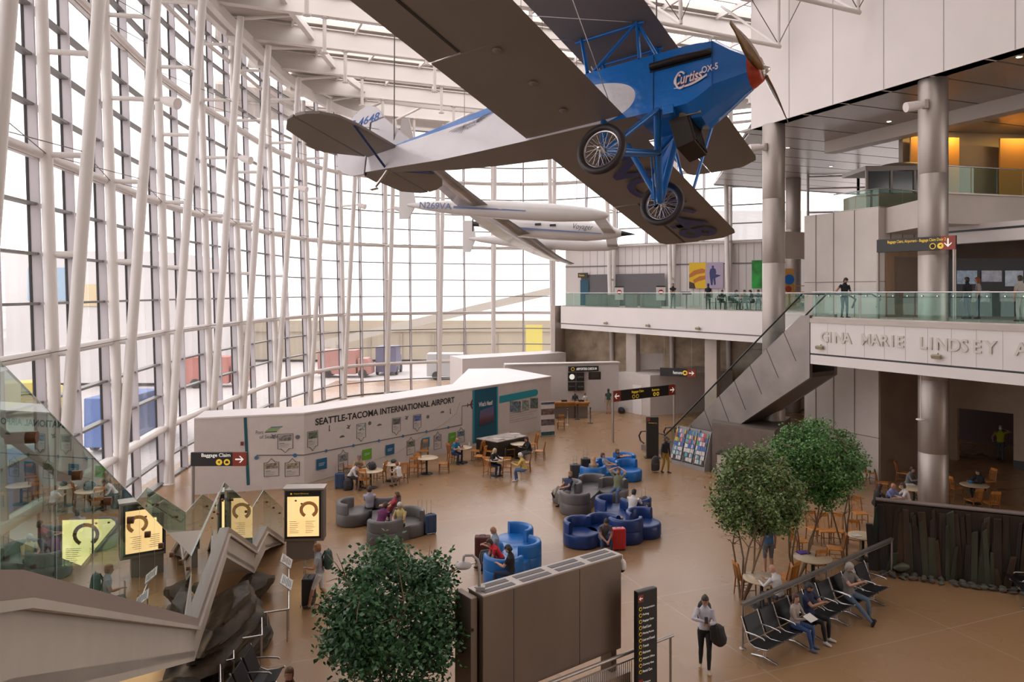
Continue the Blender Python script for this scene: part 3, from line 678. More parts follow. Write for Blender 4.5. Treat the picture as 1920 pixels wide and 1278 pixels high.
# tailplane
for s in (-1, 1):
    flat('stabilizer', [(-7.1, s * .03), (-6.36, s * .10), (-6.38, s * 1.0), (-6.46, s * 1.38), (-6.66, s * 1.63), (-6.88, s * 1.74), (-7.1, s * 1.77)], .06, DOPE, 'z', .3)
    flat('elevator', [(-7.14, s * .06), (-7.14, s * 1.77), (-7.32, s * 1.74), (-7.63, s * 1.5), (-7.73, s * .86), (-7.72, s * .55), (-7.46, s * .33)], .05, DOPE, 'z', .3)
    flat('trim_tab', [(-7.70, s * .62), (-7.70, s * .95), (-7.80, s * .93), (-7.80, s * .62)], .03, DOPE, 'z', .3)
    mb = MB(); mb.tube([(-6.43, s * 1.07, .28), (-6.60, s * .02, -.06)], .022, 8); mb.build('tail_brace', mat('dark_blue_tube', (.01, .035, .14), .4), plane)
    mb = MB(); mb.tube([(-6.9, s * .02, .8), (-6.7, s * 1.2, .33)], .005, 4); mb.build('brace_wire', RODM, plane)
mb = MB(); mb.tube([(-6.55, 0, -.02), (-6.7, 0, -.2), (-6.86, 0, -.36)], [.035, .03, .025], 8); mb.box((-6.88, 0, -.38), (.16, .07, .025)); mb.build('tail_skid', CHROME, plane)
# wings
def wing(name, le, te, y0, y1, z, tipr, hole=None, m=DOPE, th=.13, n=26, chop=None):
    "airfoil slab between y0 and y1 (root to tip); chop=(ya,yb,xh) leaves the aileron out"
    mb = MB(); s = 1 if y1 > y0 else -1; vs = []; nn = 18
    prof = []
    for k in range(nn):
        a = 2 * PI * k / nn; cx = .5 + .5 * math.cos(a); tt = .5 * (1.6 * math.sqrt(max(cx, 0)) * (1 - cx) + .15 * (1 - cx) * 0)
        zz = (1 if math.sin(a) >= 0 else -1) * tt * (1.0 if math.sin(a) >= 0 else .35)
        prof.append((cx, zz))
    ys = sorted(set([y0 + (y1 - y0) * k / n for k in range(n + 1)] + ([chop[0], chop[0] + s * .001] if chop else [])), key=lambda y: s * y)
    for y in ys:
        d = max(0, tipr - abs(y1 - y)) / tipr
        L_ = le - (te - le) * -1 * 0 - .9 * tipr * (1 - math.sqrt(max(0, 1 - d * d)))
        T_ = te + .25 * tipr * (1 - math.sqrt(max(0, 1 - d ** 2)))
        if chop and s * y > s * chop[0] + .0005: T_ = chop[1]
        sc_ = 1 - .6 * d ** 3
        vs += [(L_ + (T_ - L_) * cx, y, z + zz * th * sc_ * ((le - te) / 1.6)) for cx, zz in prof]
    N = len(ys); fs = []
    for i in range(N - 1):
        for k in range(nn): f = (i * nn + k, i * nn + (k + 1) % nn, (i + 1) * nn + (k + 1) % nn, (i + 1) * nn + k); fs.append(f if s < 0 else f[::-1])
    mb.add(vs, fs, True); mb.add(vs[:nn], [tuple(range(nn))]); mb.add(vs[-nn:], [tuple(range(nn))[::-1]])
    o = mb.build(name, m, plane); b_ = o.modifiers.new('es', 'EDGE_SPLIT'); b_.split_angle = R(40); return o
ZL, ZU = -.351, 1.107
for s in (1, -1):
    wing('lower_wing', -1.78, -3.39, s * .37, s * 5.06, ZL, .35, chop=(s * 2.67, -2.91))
    mb = MB(); mb.extr([(-2.925, s * 2.7, ZL - .012), (-3.39, s * 2.7, ZL - .005), (-3.39, s * 4.85, ZL - .005), (-3.3, s * 5.0, ZL - .005), (-2.925, s * 5.04, ZL - .012)], (0, 0, .03)); mb.build('aileron', DOPE, plane, .008); mb = MB(); mb.box((-2.918, s * 3.87, ZL + .0), (.05, 2.32, .02)); mb.build('aileron_gap_blackout', DARK, plane)  # dark strip added to stop light showing through the hinge gap
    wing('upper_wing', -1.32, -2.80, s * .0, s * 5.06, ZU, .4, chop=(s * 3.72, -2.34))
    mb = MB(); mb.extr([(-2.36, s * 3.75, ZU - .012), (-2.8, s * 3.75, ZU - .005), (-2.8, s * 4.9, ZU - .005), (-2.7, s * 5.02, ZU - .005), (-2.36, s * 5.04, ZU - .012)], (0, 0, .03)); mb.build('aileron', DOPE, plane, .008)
    # wing struts
    for a, b2 in (((-1.66, 3.1, ZU), (-2.1, 3.1, ZL)), ((-2.6, 3.1, ZU), (-2.95, 3.1, ZL)), ((-2.45, 3.1, ZU), (-2.1, 3.1, ZL))):
        mb = MB(); mb.tube([(a[0], s * a[1], a[2] - .02), (b2[0], s * b2[1], b2[2] + .02)], [(.04, .026)] * 2, 10); mb.build('wing_strut', BLUED, plane)
    for a, b2 in (((-1.66, 3.1, ZU), (-1.9, .45, ZL)), ((-1.66, .4, ZU), (-2.1, 3.1, ZL)), ((-2.6, .4, ZU), (-2.95, 3.1, ZL)), ((-2.6, 3.1, ZU), (-2.9, .45, ZL))):
        mb = MB(); mb.tube([(a[0], s * a[1], a[2] - .02), (b2[0], s * b2[1], b2[2] + .02)], .006, 5); mb.build('flying_wire', mat('pale_wire', (.55, .5, .47), .3, .8), plane)
    for yy in (.9, 1.7, 2.55):
        mb = MB(); mb.lathe([(.06, -.004), (.055, -.012), (0.001, -.012)], (-2.45, s * yy, ZL - .026), 16); mb.build('inspection_cover', DOPE, plane)
    # cabane struts
    for a, b2, r_ in (((-1.6, .36, ZU - .02), (-1.55, .36, .46), .05), ((-1.6, .36, ZU - .02), (-2.28, .36, .48), .028), ((-2.5, .36, ZU - .02), (-2.38, .36, .48), .05), ((-1.6, .36, ZU - .02), (-1.3, .36, .46), .022)):
        mb = MB(); mb.tube([(a[0], s * a[1], a[2]), (b2[0], s * b2[1], b2[2])], [(r_, .024)] * 2, 10); mb.build('cabane_strut', BLUED, plane)
    mb = MB(); mb.tube([(-1.5, s * .36, ZU - .05), (-2.6, s * .36, ZU - .05)], .024, 8); mb.build('cabane_rail', BLUED, plane)
reg = fit_text('lettering', 'NC4648', 4.0, .74, NAVY, plane, frame((-2.42, 2.72, ZL - .055), (0, 1, 0), (1, 0, 0)), bold=.02); reg['label'] = 'dark blue registration NC4648 under the wing'
# undercarriage
TYRE = mat('black_rubber_tyre', (.028, .02, .022), .5, bump=.05)
K = V((-1.42, 0, -.86))
for s in (1, -1):
    c = V((-1.77, s * 1.03, -1.17)); ax = V((0, 1, 0))
    w_ = bpy.data.objects.new('wheel', None); COL.objects.link(w_); w_.parent = plane; w_.location = c
    mb = MB(); mb.tube([(.305 * math.cos(a), 0, .305 * math.sin(a)) for a in [2 * PI * k / 40 for k in range(40)]], [(.05, .05)] * 40, 12, closed=True); mb.build('tyre', TYRE, w_)
    mb = MB(); mb.tube([(.255 * math.cos(a), 0, .255 * math.sin(a)) for a in [2 * PI * k / 40 for k in range(40)]], [(.014, .022)] * 40, 8, closed=True); mb.build('rim', CHROME, w_)
    mb = MB()
    for k in range(36):
        a = 2 * PI * k / 36; e = 1 if k % 2 else -1; b3 = a + .45 * (1 if (k // 2) % 2 else -1)
        mb.tube([(.035 * math.cos(b3), e * .06, .035 * math.sin(b3)), (.25 * math.cos(a), 0, .25 * math.sin(a))], .003, 4, caps=False)
    mb.build('spokes', CHROME, w_)
    Mx = Matrix.Rotation(R(90), 3, 'X'); mb = MB(); mb.lathe([(.0, -.085), (.03, -.085), (.034, -.06), (.028, 0), (.034, .06), (.03, .085), (0, .085)], (0, 0, 0), 12, Mx); mb.build('hub', CHROME, w_)
    hub = c - V((0, s * .08, 0))
    for a, b2, rr in ((V((-1.27, s * .37, -.40)), hub, (.055, .035)), (V((-2.08, s * .37, -.39)), hub, (.055, .035)), (K + V((0, s * .02, 0)), hub, (.05, .04)), (V((-1.28, s * .37, -.40)), K, (.05, .03))):
        mb = MB(); mb.tube([a, b2], [rr, rr], 10); mb.build('gear_strut', BLUED, plane)
    if s == 1:
        mb = MB(); mb.extr([hub + V((.05, -.03, .05)), V((-1.3, .36, -.42)), V((-1.5, .36, -.42)), hub + V((-.16, -.03, .35)), hub + V((-.14, -.03, .05))], (0, .03, 0)); mb.build('gear_fairing', BLUED, plane, .01)
    for dz, dx in ((.05, .1), (0, -.1), (-.04, -.2)):
        mb = MB(); mb.tube([hub + V((dx * .4, 0, dz)), K + V((dx * .5, 0, dz * .4))], .014, 6); mb.build('spreader_rod', BLUED, plane)
# radiator
mb = MB(); Mr = Matrix.Rotation(R(-14), 3, 'Y'); rc = V((-.98, 0, -.72)); mb.box(rc, (.26, .5, .46), Mr); o = mb.build('radiator', mat('radiator_black', (.035, .026, .02), .5, .4), plane, .012)
for k in range(9):
    mb = MB(); mb.box(rc + Mr @ V((.137, -.22 + k * .055, 0)), (.03, .012, .42), Mr); mb.build('radiator_fin', MATS['radiator_black'], o)
mb = MB(); mb.box((-.86, 0, -.49), (.3, .5, .06)); mb.build('radiator_mount', mat('brass_frame', (.25, .18, .10), .5, .5), plane)
mb = MB(); mb.box((-1.12, -.34, -.44), (.16, .1, .13)); mb.build('filler_box', BLUED, plane, .01)
# propeller and red hub
mb = MB(); My = Matrix.Rotation(R(90), 3, 'Y'); mb.lathe([(.235, 0), (.225, .03), (.17, .13), (.15, .15), (.0, .16)], (-.1, 0, .05), 24, My); mb.build('spinner', mat('red_spinner', (.42, .05, .02), .35, var=.3, vscale=6), plane)
mb = MB(); mb.lathe([(.10, 0), (.10, .02), (.07, .03), (.05, .06), (.025, .1), (0, .1)], (.045, 0, .03), 16, My)
for k in range(8): mb.lathe([(.014, 0), (.014, .03), (0, .03)], (.05, .075 * math.cos(k * PI / 4), .03 + .075 * math.sin(k * PI / 4)), 6, My)
mb.build('propeller_hub', CHROME, plane)
WOODP = mat('varnished_propeller_wood', (.20, .10, .03), .25, coat=.6, var=.3, vscale=6, stretch=(1, 1, 6))
mb = MB(); vs = []; N = 20
for k in range(-N, N + 1):
    t = k / N; y = t * 1.28 if t > 0 else t * 1.42; a = abs(t)
    ch = .035 + .055 * math.sin(min(1, a * 1.15) * PI) if a < .98 else .03; thk = .035 * (1 - a) + .009; tw = R(62 - 40 * a) * (1 if t > 0 else -1)
    if a < .08: ch = .06
    for (cx, cz) in ((1, 0), (.3, 1), (-.6, .8), (-1, 0), (-.6, -.5), (.3, -.5)):
        xx, zz = thk * cz, ch * cx; 
        vs.append((.06 + xx * math.cos(tw) - zz * math.sin(tw) * .8, y, .0 - .12 * a + xx * math.sin(tw) * 0 + zz * math.cos(tw)))
fs = [(i * 6 + k, i * 6 + (k + 1) % 6, (i + 1) * 6 + (k + 1) % 6, (i + 1) * 6 + k) for i in range(2 * N) for k in range(6)]
mb.add(vs, fs, True); mb.add(vs[:6], [tuple(range(6))]); mb.add(vs[-6:], [tuple(range(6))[::-1]]); mb.build('propeller', WOODP, plane)
# suspension cables (each hangs from the roof)
for k, (p, lab) in enumerate((((-1.6, -.36, ZU), 'near'), ((-1.6, .36, ZU), 'far'))):
    a = PM @ V(p) + V((0, 0, .12)); mb = MB(); mb.tube([a, V((a.x, a.y + .1, 22.8))], .012, 5); tag(mb.build('suspension_cable', RODM), 'thin steel cable rising from the centre of the biplane upper wing, %s side' % lab, 'cable')
a = PM @ V((-6.5, 0, .42)) + V((0, 0, .06)); mb = MB(); mb.tube([a, V((a.x, a.y + .05, a.z + 2.2)), V((a.x, a.y + .1, 22.8))], .012, 5); mb.lathe([(.0, 0), (.04, .02), (.04, .1), (0, .12)], V((a.x, a.y + .05, a.z + 2.1)), 8); tag(mb.build('suspension_cable', RODM), 'thin steel cable rising from the biplane tail fin', 'cable')

# ------------------------------------------------------------------ white record aircraft behind
voy = thing('canard_aircraft', 'white long winged twin boom aircraft hanging in front of the glass wall behind the biplane', 'airplane', (0, 0, 0))
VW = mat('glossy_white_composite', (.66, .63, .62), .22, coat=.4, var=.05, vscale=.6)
VB = mat('slate_blue_stripe', (.14, .18, .34), .4)
VC = V((.05, 34, 3.0 + CAMZ)); vf = V((.953, -.30, -.075)).normalized(); vr = V((.299, .953, -.0)).normalized()
def pod(name, tail, nose, r, blunt=.6):
    mb = MB(); d = nose - tail; pr = [(0, .15), (.08, .45), (.25, .8), (.5, 1), (.75, .95), (.92, .7), (.985, .38), (1, .02)]
    mb.tube([tail + d * a for a, _ in pr], [(r * s_, r * s_) for _, s_ in pr], 18); return mb.build(name, VW, voy)
def bl(u, v, Y): return V(((u - 960) / F * Y, Y, CAMZ + (HY - v) / F * Y))
b1t, b1n = bl(764, 384, 30.0), bl(1142, 404, 27.6)
b2t, b2n = bl(880, 447, 39.3), bl(1162, 462, 37.0)
ft, fn = bl(898, 420, 34.5), bl(1172, 438, 32.5)
pod('boom', b1t, b1n, .36); pod('boom', b2t, b2n, .36)
mb = MB(); d = fn - ft; mb.tube([ft + d * a for a in (0, .08, .25, .5, .75, .9, .97, 1.0)], [.1, .3, .46, .50, .44, .3, .16, .03], 20); mb.build('cabin', VW, voy)
mb = MB(); mb.tube([fn - d * .03, fn + d.normalized() * .45], [.14, .01], 10); mb.build('nose_cone', DARK, voy)
mb = MB(); mb.tube([ft - d.normalized() * .25, ft + d * .02], [.12, .12], 8); mb.beam(ft - d.normalized() * .3 + V((0, 0, -.35)), ft - d.normalized() * .3 + V((0, 0, .35)), .06, .03); mb.build('rear_propeller', DARK, voy)
# fins
for p, hh in ((b1t, .75), (b2t, .95)):
    mb = MB(); mb.extr([p + V((-.35, .05, hh)), p + V((.2, -.05, hh)), p + V((.35, -.08, 0)), p + V((.05, -.04, -hh * .75)), p + V((-.35, .05, -hh * .75))], vr * .06); mb.build('tail_fin', VW, voy, .01)
# main wing, drooping spans with taper
mb = MB(); sp = []
for t in [-1 + k / 12 for k in range(25)]:
    P = VC + V((3.37 * t, 10.7 * t, -1.4 * t + .55 * t * t - .40)); ch = 1.7 * (1 - .62 * abs(t))
    f2 = V((.953, -.30, 0)); s4 = [P + f2 * ch * .55, P + f2 * ch * .2 + V((0, 0, .09)), P - f2 * ch * .5, P + f2 * ch * .1 - V((0, 0, .06))]; sp += s4
fs = [(i * 4 + k, i * 4 + (k + 1) % 4, (i + 1) * 4 + (k + 1) % 4, (i + 1) * 4 + k) for i in range(24) for k in range(4)]
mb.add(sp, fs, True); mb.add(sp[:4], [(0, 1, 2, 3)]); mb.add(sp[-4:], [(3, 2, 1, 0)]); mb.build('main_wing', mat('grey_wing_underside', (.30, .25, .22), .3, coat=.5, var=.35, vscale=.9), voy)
P = VC + V((-3.37, -10.7, 1.4 + .2)); mb = MB(); mb.extr([P + V((-.25, 0, 0)), P + V((.3, 0, 0)), P + V((.1, 0, .85)), P + V((-.12, 0, .85))], vr * .04); mb.build('winglet', VW, voy)
mb = MB(); cr = [b1n - (b1n - b1t).normalized() * .45, fn - d * .06 * 1.6, b2n - (b2n - b2t).normalized() * .35]
for a, b2 in zip(cr[:-1], cr[1:]): mb.beam(a, b2, .5, .09)
mb.build('canard_wing', MATS['grey_wing_underside'], voy)
# stripes and lettering on the near boom and cabin
def side(tail, nose, f, r, drop=0): 
    d = nose - tail; p = tail + d * f; nn = V((d.y, -d.x, 0)).normalized(); nn = nn if nn.y < 0 else -nn
    return p + nn * r + V((0, 0, drop)), d.normalized(), nn
for (t_, n_, f0, f1, r, h) in ((b1t, b1n, .26, .62, .335, .10), (ft, fn, .30, .86, .50, .10)):
    mb = MB(); vs = []
    for k in range(9):
        f = f0 + (f1 - f0) * k / 8; p, d_, nn = side(t_, n_, f, r * (.97 if f < .5 else 1) + .03, -.02 if t_ is b1t else -.1); hh = h * (1 - .6 * k / 8); vs += [p + V((0, 0, hh / 2)), p - V((0, 0, hh / 2))]
    mb.add(vs, [(2 * k, 2 * k + 1, 2 * k + 3, 2 * k + 2) for k in range(8)]); mb.build('stripe', VB, voy)
p, d_, nn = side(b1t, b1n, .165, .31); fit_text('lettering', 'N269VA', 1.35, .26, VB, voy, frame(p, d_), bold=.015)
p, d_, nn = side(ft, fn, .74, .505, .12); fit_text('lettering', 'Voyager', .9, .3, mat('dark_ink', (.06, .06, .08), .5), voy, frame(p, d_), shear=.3)
for f in (.44, .54):
    p, d_, nn = side(ft, fn, f, .53, .13); mb = MB(); mb.box(p, (.28, .02, .1), Matrix.Rotation(math.atan2(d_.y, d_.x), 3, 'Z')); mb.build('cabin_window', DARK, voy)
for k, (p, lab) in enumerate(((b1t.lerp(b1n, .3), 'near boom rear'), (b1t.lerp(b1n, .85), 'near boom nose'), (b2t.lerp(b2n, .5), 'far boom'), (ft.lerp(fn, .3), 'cabin'))):
    mb = MB(); mb.tube([p + V((0, 0, .40)), V((p.x, p.y, 22.8))], .012, 5); tag(mb.build('suspension_cable', RODM), 'thin steel cable holding the %s of the white twin boom aircraft' % lab, 'cable')
# ------------------------------------------------------------------ the terminal closes behind the viewer
mb = MB(); mb.box((9, -9, 11), (60, .4, 24)); struct(mb.build('wall_behind', CLAD))
mb = MB(); mb.box((-12.1, .6, 3.3), (.4, 20, 7.4)); struct(mb.build('wall_left', WHITE2))
f = MB(); k = -9.0  # unseen side, glazed only high up to bring daylight onto the biplane
while k < 10.9: f.beam(V((-12.1, k, 7)), V((-12.1, k, 23.4)), .27, .09, up=V((0, 1, 0))); k += 2.48
z = 7.9
while z < 23: f.beam(V((-12.1, -9, z)), V((-12.1, 10.8, z)), .26, .075); z += 1.4
wn += 1; o = struct(f.build('window_%d' % wn, MULL)); g = MB(); g.quad(V((-12.2, -9, 7)), V((-12.2, 10.8, 7)), V((-12.2, 10.8, 23.4)), V((-12.2, -9, 23.4))); g.build('pane', GLW, o)
mb = MB(); mb.prism([(-13.5, -9), (40, -9), (40, 20), (9.4, 13.6), (-13.5, 12)], 23.5, 23.8); struct(mb.build('ceiling_near', ROOFM))
mb = MB(); mb.prism([(-13, -9), (44, -9), (44, 4.05), (-13, 4.05)], -.3, -.001); struct(mb.build('floor_near', TERR))
# the gallery the photographer stands on
mb = MB(); mb.prism([(-7, -9), (14, -9), (14, 1.2), (-2.2, 1.2), (-2.2, 3.2), (-7, 3.2)], 6.2, 7.12); struct(mb.build('floor_gallery', CLAD))

# ------------------------------------------------------------------ folded stair on the left
STRG = mat('stringer_plaster', (.47, .41, .35), .5, var=.04)
CAP = mat('stone_curb', (.27, .205, .175), .45)
SP = [V((-2.28, 2.9, 7.12)), V((-2.56, 3.82, 6.78)), V((-5.44, 12.8, 2.62)), V((-6.8, 17.8, 2.62)), V((-7.0, 20.3, 1.3)), V((-7.3, 22.1, 1.3)), V((-7.56, 24.8, .0))]
OFF = V((-1.62, -.45, 0))
stair = thing('folded_staircase', 'pale zigzag staircase at the left edge with glass sides', 'staircase', (-6, 15, 0)); LS = Matrix.Translation(-stair.location)
for nm, off in (('near', V((0, 0, 0))), ('far', OFF)):
    mb = MB()
    for a, b_ in zip(SP[:-1], SP[1:]):
        a, b_ = a + off, b_ + off; mb.extr([a + V((0, 0, -.15)), b_ + V((0, 0, -.15)), b_ + V((0, 0, max(-.72, -b_.z))), a + V((0, 0, -.72))], V((-.14, -.04, 0)))
    mb.build('stringer', STRG, stair, M=LS)
    mb = MB()
    for a, b_ in zip(SP[:-1], SP[1:]):
        a, b_ = a + off, b_ + off; mb.extr([a + V((.05, .015, 0)), b_ + V((.05, .015, 0)), b_ + V((.05, .015, -.15)), a + V((.05, .015, -.15))], V((-.26, -.07, 0)))
    mb.build('stone_curb', CAP, stair, M=LS)
    mb = MB()
    for a, b_ in zip(SP[:-1], SP[1:]): mb.beam(a + off + V((.07, .02, -.175)), b_ + off + V((.07, .02, -.175)), .05, .05)
    mb.build('edge_moulding', STRG, stair, M=LS)
# treads and landings
STEP = mat('stair_tread', (.42, .33, .27), .5)
for a, b_ in zip(SP[:-1], SP[1:]):
    if abs(a.z - b_.z) < .05:
        mb = MB(); mb.extr([a + V((0, 0, -.02)), b_ + V((0, 0, -.02)), b_ + OFF + V((0, 0, -.02)), a + OFF + V((0, 0, -.02))], (0, 0, -.3)); mb.build('landing', STEP, stair, M=LS)
    else:
        n_ = max(2, round((a.z - b_.z) / .17)); d = (b_ - a) / n_
        for k in range(n_):
            p = a + d * k; q = a + d * (k + 1); q = V((q.x, q.y, p.z)); zt = p.z - .16
            mb = MB(); mb.extr([V((p.x - .15, p.y - .04, zt)), V((q.x - .15, q.y - .04, zt)), V((q.x, q.y, zt)) + OFF, V((p.x, p.y, zt)) + OFF], (0, 0, -max(.05, min(.2, zt - .01)))); mb.build('tread', STEP, stair, M=LS)
        mb = MB(); mb.extr([a + V((0, 0, -.55)), b_ + V((0, 0, -.55 if b_.z > .6 else -.02)), b_ + OFF + V((0, 0, -.55 if b_.z > .6 else -.02)), a + OFF + V((0, 0, -.55))], (0, 0, -.1)); mb.build('soffit', STRG, stair, M=LS)
for off, nm in ((V((0, 0, 0)), 'near side'), (OFF, 'far side')):
    rl = thing('stair_balustrade', ['tinted glass balustrade of the zigzag stair on the side facing the viewer', 'tinted glass balustrade on the window side of the zigzag stair'][0 if nm == 'near side' else 1], 'railing', (SP[2].x + off.x, SP[2].y + off.y, SP[2].z)); LR = Matrix.Translation(-rl.location)
    for i, (a, b_) in enumerate(zip(SP[:-1], SP[1:])):
        a, b_ = a + off + V((-.06, -.02, 0)), b_ + off + V((-.06, -.02, 0)); n_ = max(1, round((b_ - a).length / 1.18)); H_ = 1.07
        for k in range(n_):
            p, q = a + (b_ - a) * ((k + .006) / n_), a + (b_ - a) * ((k + .994) / n_)
            g = MB(); g.extr([p + V((0, 0, -.05)), q + V((0, 0, -.05)), q + V((0, 0, H_)), p + V((0, 0, H_))], V((.012, .003, 0))); g.build('glass_panel', GLS, rl, M=LR)
            mb = MB(); mb.extr([p + V((0, 0, H_)), q + V((0, 0, H_)), q + V((0, 0, H_ + .006)), p + V((0, 0, H_ + .006))], V((.012, .003, 0))); mb.extr([q + V((0, 0, 0)), q + (b_ - a).normalized() * .012, q + (b_ - a).normalized() * .012 + V((0, 0, H_)), q + V((0, 0, H_))], V((.012, .003, 0))); mb.build('glass_edge', GLE, rl, M=LR)
            if i in (1, 3, 5):
                c_ = (p + q) / 2 + V((-.05, -.01, .82)); mb = MB(); mb.tube([c_ + V((-.06, -.02, 0)), c_ + V((.09, .02, 0))], .035, 10); mb.build('glass_clamp', mat('bronze_clamp', (.20, .09, .05), .4, .7), rl, M=LR)
    mb = MB(); mb.tube([p + off + V((-.17, -.04, .83)) for p in SP], .022, 8); mb.build('handrail', STEEL, rl, M=LR)

# ------------------------------------------------------------------ rock display under the stair
ROCK = mat('dark_shaded_rock', (.048, .034, .021), .55, bump=.8, bscale=3, var=.7, vscale=1.6, stretch=(1, 1, 3), spec=.15)  # dark brown rock, with under-stair shade put into its colour
def rocky(name, c, sz, seed, m=ROCK, sub=3, amp=.25, rz=0):
    rnd = random.Random(seed); bm = bmesh.new(); bmesh.ops.create_icosphere(bm, subdivisions=sub, radius=1)
    ph = [(V((rnd.uniform(-1, 1), rnd.uniform(-1, 1), rnd.uniform(-1, 1))).normalized(), rnd.uniform(.55, .95)) for _ in range(14)]
    for v in bm.verts:
        for d, h in ph:
            k = v.co.dot(d)
            if k > h: v.co -= d * (k - h) * .9
        v.co += v.co.normalized() * (math.sin(v.co.x * 9 + seed) * math.sin(v.co.y * 7 + seed * 2) * math.sin(v.co.z * 8)) * amp * .2
        if sub > 2: q = 1 + .07 * math.sin(v.co.z * 17 + 2 * math.sin(v.co.x * 3 + seed)) + .03 * math.sin(v.co.z * 41 + v.co.y * 5); v.co.x *= q; v.co.y *= q
        v.co = V((v.co.x * sz[0], v.co.y * sz[1], v.co.z * sz[2]))
    me = bpy.data.meshes.new(name); bm.to_mesh(me); bm.free(); me.materials.append(m); me.polygons.foreach_set('use_smooth', [True] * len(me.polygons)); o = bpy.data.objects.new(name, me); COL.objects.link(o); o.location = c; o.rotation_euler[2] = rz
    if sub > 2: b = o.modifiers.new('es', 'EDGE_SPLIT'); b.split_angle = R(30)
    return o
tag(rocky('boulder', (-6.3, 16.6, .55), (.85, 2.3, .85), 3, sub=5), 'huge dark layered boulder lying under the stair landing', 'rock')
tag(rocky('boulder', (-6.2, 13.9, .35), (1.0, .8, .6), 5, sub=4), 'dark boulder under the stair, in front of the biggest one, behind the black seats', 'rock')
tag(rocky('boulder', (-6.9, 19.9, .3), (.5, 1.0, .45), 8), 'low dark boulder under the second stair flight by the information plates', 'rock')
LSIGN = mat('information_plate', (.50, .48, .46), .5, var=.3, vscale=14)
bar = thing('zigzag_barrier', 'thin steel barrier rail zigzagging in front of the dark rocks', 'railing', gp(540, 1197)); LB = Matrix.Translation(-bar.location)
bt = [gp(541, 1062, .75), gp(541, 1142, .75), gp(490, 1149, .75), gp(491, 1191, .75), gp(437, 1199, .75), gp(438, 1236, .75), gp(412, 1241, .75), gp(413, 1290, .75)]
mb = MB(); mb.tube(bt, .024, 8); mb.build('top_rail', CHROME, bar, M=LB)
for a, b_ in zip(bt[:-1], bt[1:]):
    for f in (.04, .8):
        p = a.lerp(b_, f); mb = MB(); mb.tube([V((p.x, p.y, 0)), V((p.x, p.y, .74))], .018, 8); mb.build('post', STEEL, bar, M=LB)
for k, (v, lab) in enumerate(((1055, 'upper'), (1095, 'lower'))):
    p = gp(537, v, .80); o = tag((lambda mb: (mb.box((0, 0, 0), (.34, .66, .02), Euler((0, R(38), R(12))).to_matrix()), mb)[1])(MB()).build('information_plate', LSIGN), 'grey slanted information plate on the zigzag barrier, %s of the two' % lab, 'sign'); o.location = p + V((0, 0, .06))
    mb = MB()
    for j in range(6): mb.box(Euler((0, R(38), R(12))).to_matrix() @ V((-.11 + j * .045, .0, .012)), (.02, .5 - .06 * (j % 3), .004), Euler((0, R(38), R(12))).to_matrix())
    mb.build('printed_lines', DARK, o)

# ------------------------------------------------------------------ white site walls on the hall floor
HW = 3.1
A_, B_, C_ = V((-12.9, 30.3, 0)), V((-8.8, 31.6, 0)), V((2.37, 45.5, 0))
PAINT = mat('white_site_wall', (.60, .54, .51), .55, var=.03)
CAPW = mat('white_lid', (.78, .73, .72), .5)
for k, (a, b_) in enumerate(((A_, B_), (B_, C_))):
    d = (b_ - a).normalized(); nb = V((-d.y, d.x, 0)); mb = MB(); mb.extr([a, b_, b_ + V((0, 0, HW - .02)), a + V((0, 0, HW - .02))], nb * .12); struct(mb.build('wall_site_%s' % ('left', 'main')[k], PAINT))
mb = MB(); mb.prism([(p.x, p.y) for p in (A_ + V((.02, -.02, 0)), B_ + V((.02, -.02, 0)), C_ + V((.03, -.02, 0)), V((-.3, 50.3, 0)), V((-2.9, 49.9, 0)), V((-3.3, 41.5, 0)), V((-9.4, 33.4, 0)), V((-13.2, 32.1, 0)))], HW - .02, HW + .04); struct(mb.build('trim_90', CAPW))
mb = MB(); mb.extr([C_, V((-.3, 50.3, 0)), V((-.3, 50.3, HW)), C_ + V((0, 0, HW))], (-.1, -.02, 0)); struct(mb.build('wall_site_return', PAINT))
mb = MB(); a, b_ = V((-.5, 50.4, 0)), V((7.43, 52.0, 0)); mb.extr([a, b_, b_ + V((0, 0, 3.35)), a + V((0, 0, 3.35))], (-.05, .2, 0)); struct(mb.build('wall_checkin', PAINT))
mb = MB(); mb.beam(a + V((0, .25, 3.38)), b_ + V((0, .25, 3.38)), .7, .06); struct(mb.build('trim_91', CAPW))
mb = MB(); mb.prism([(-4.8, 57.8), (-3.65, 55), (4.4, 60.9), (3.2, 63)], 0, 3.35); struct(mb.build('wall_white_block', CAPW))
mb = MB(); mb.prism([(7.43, 52), (9.2, 49.7), (15.6, 52.8), (14, 56)], 0, 2.72); struct(mb.build('wall_white_room', PAINT))
mb = MB(); mb.beam(V((8.7, 52.6, 3.4)), V((10.6, 52.4, 3.4)), .1, 1.1); struct(mb.build('wall_low_pink', PAINT))
mb = MB(); mb.extr([V((8.25, 50.93, 0)), V((8.75, 50.28, 0)), V((8.75, 50.28, 1.95)), V((8.25, 50.93, 1.95))], (-.02, -.02, 0)); struct(mb.build('door_1', CAPW))
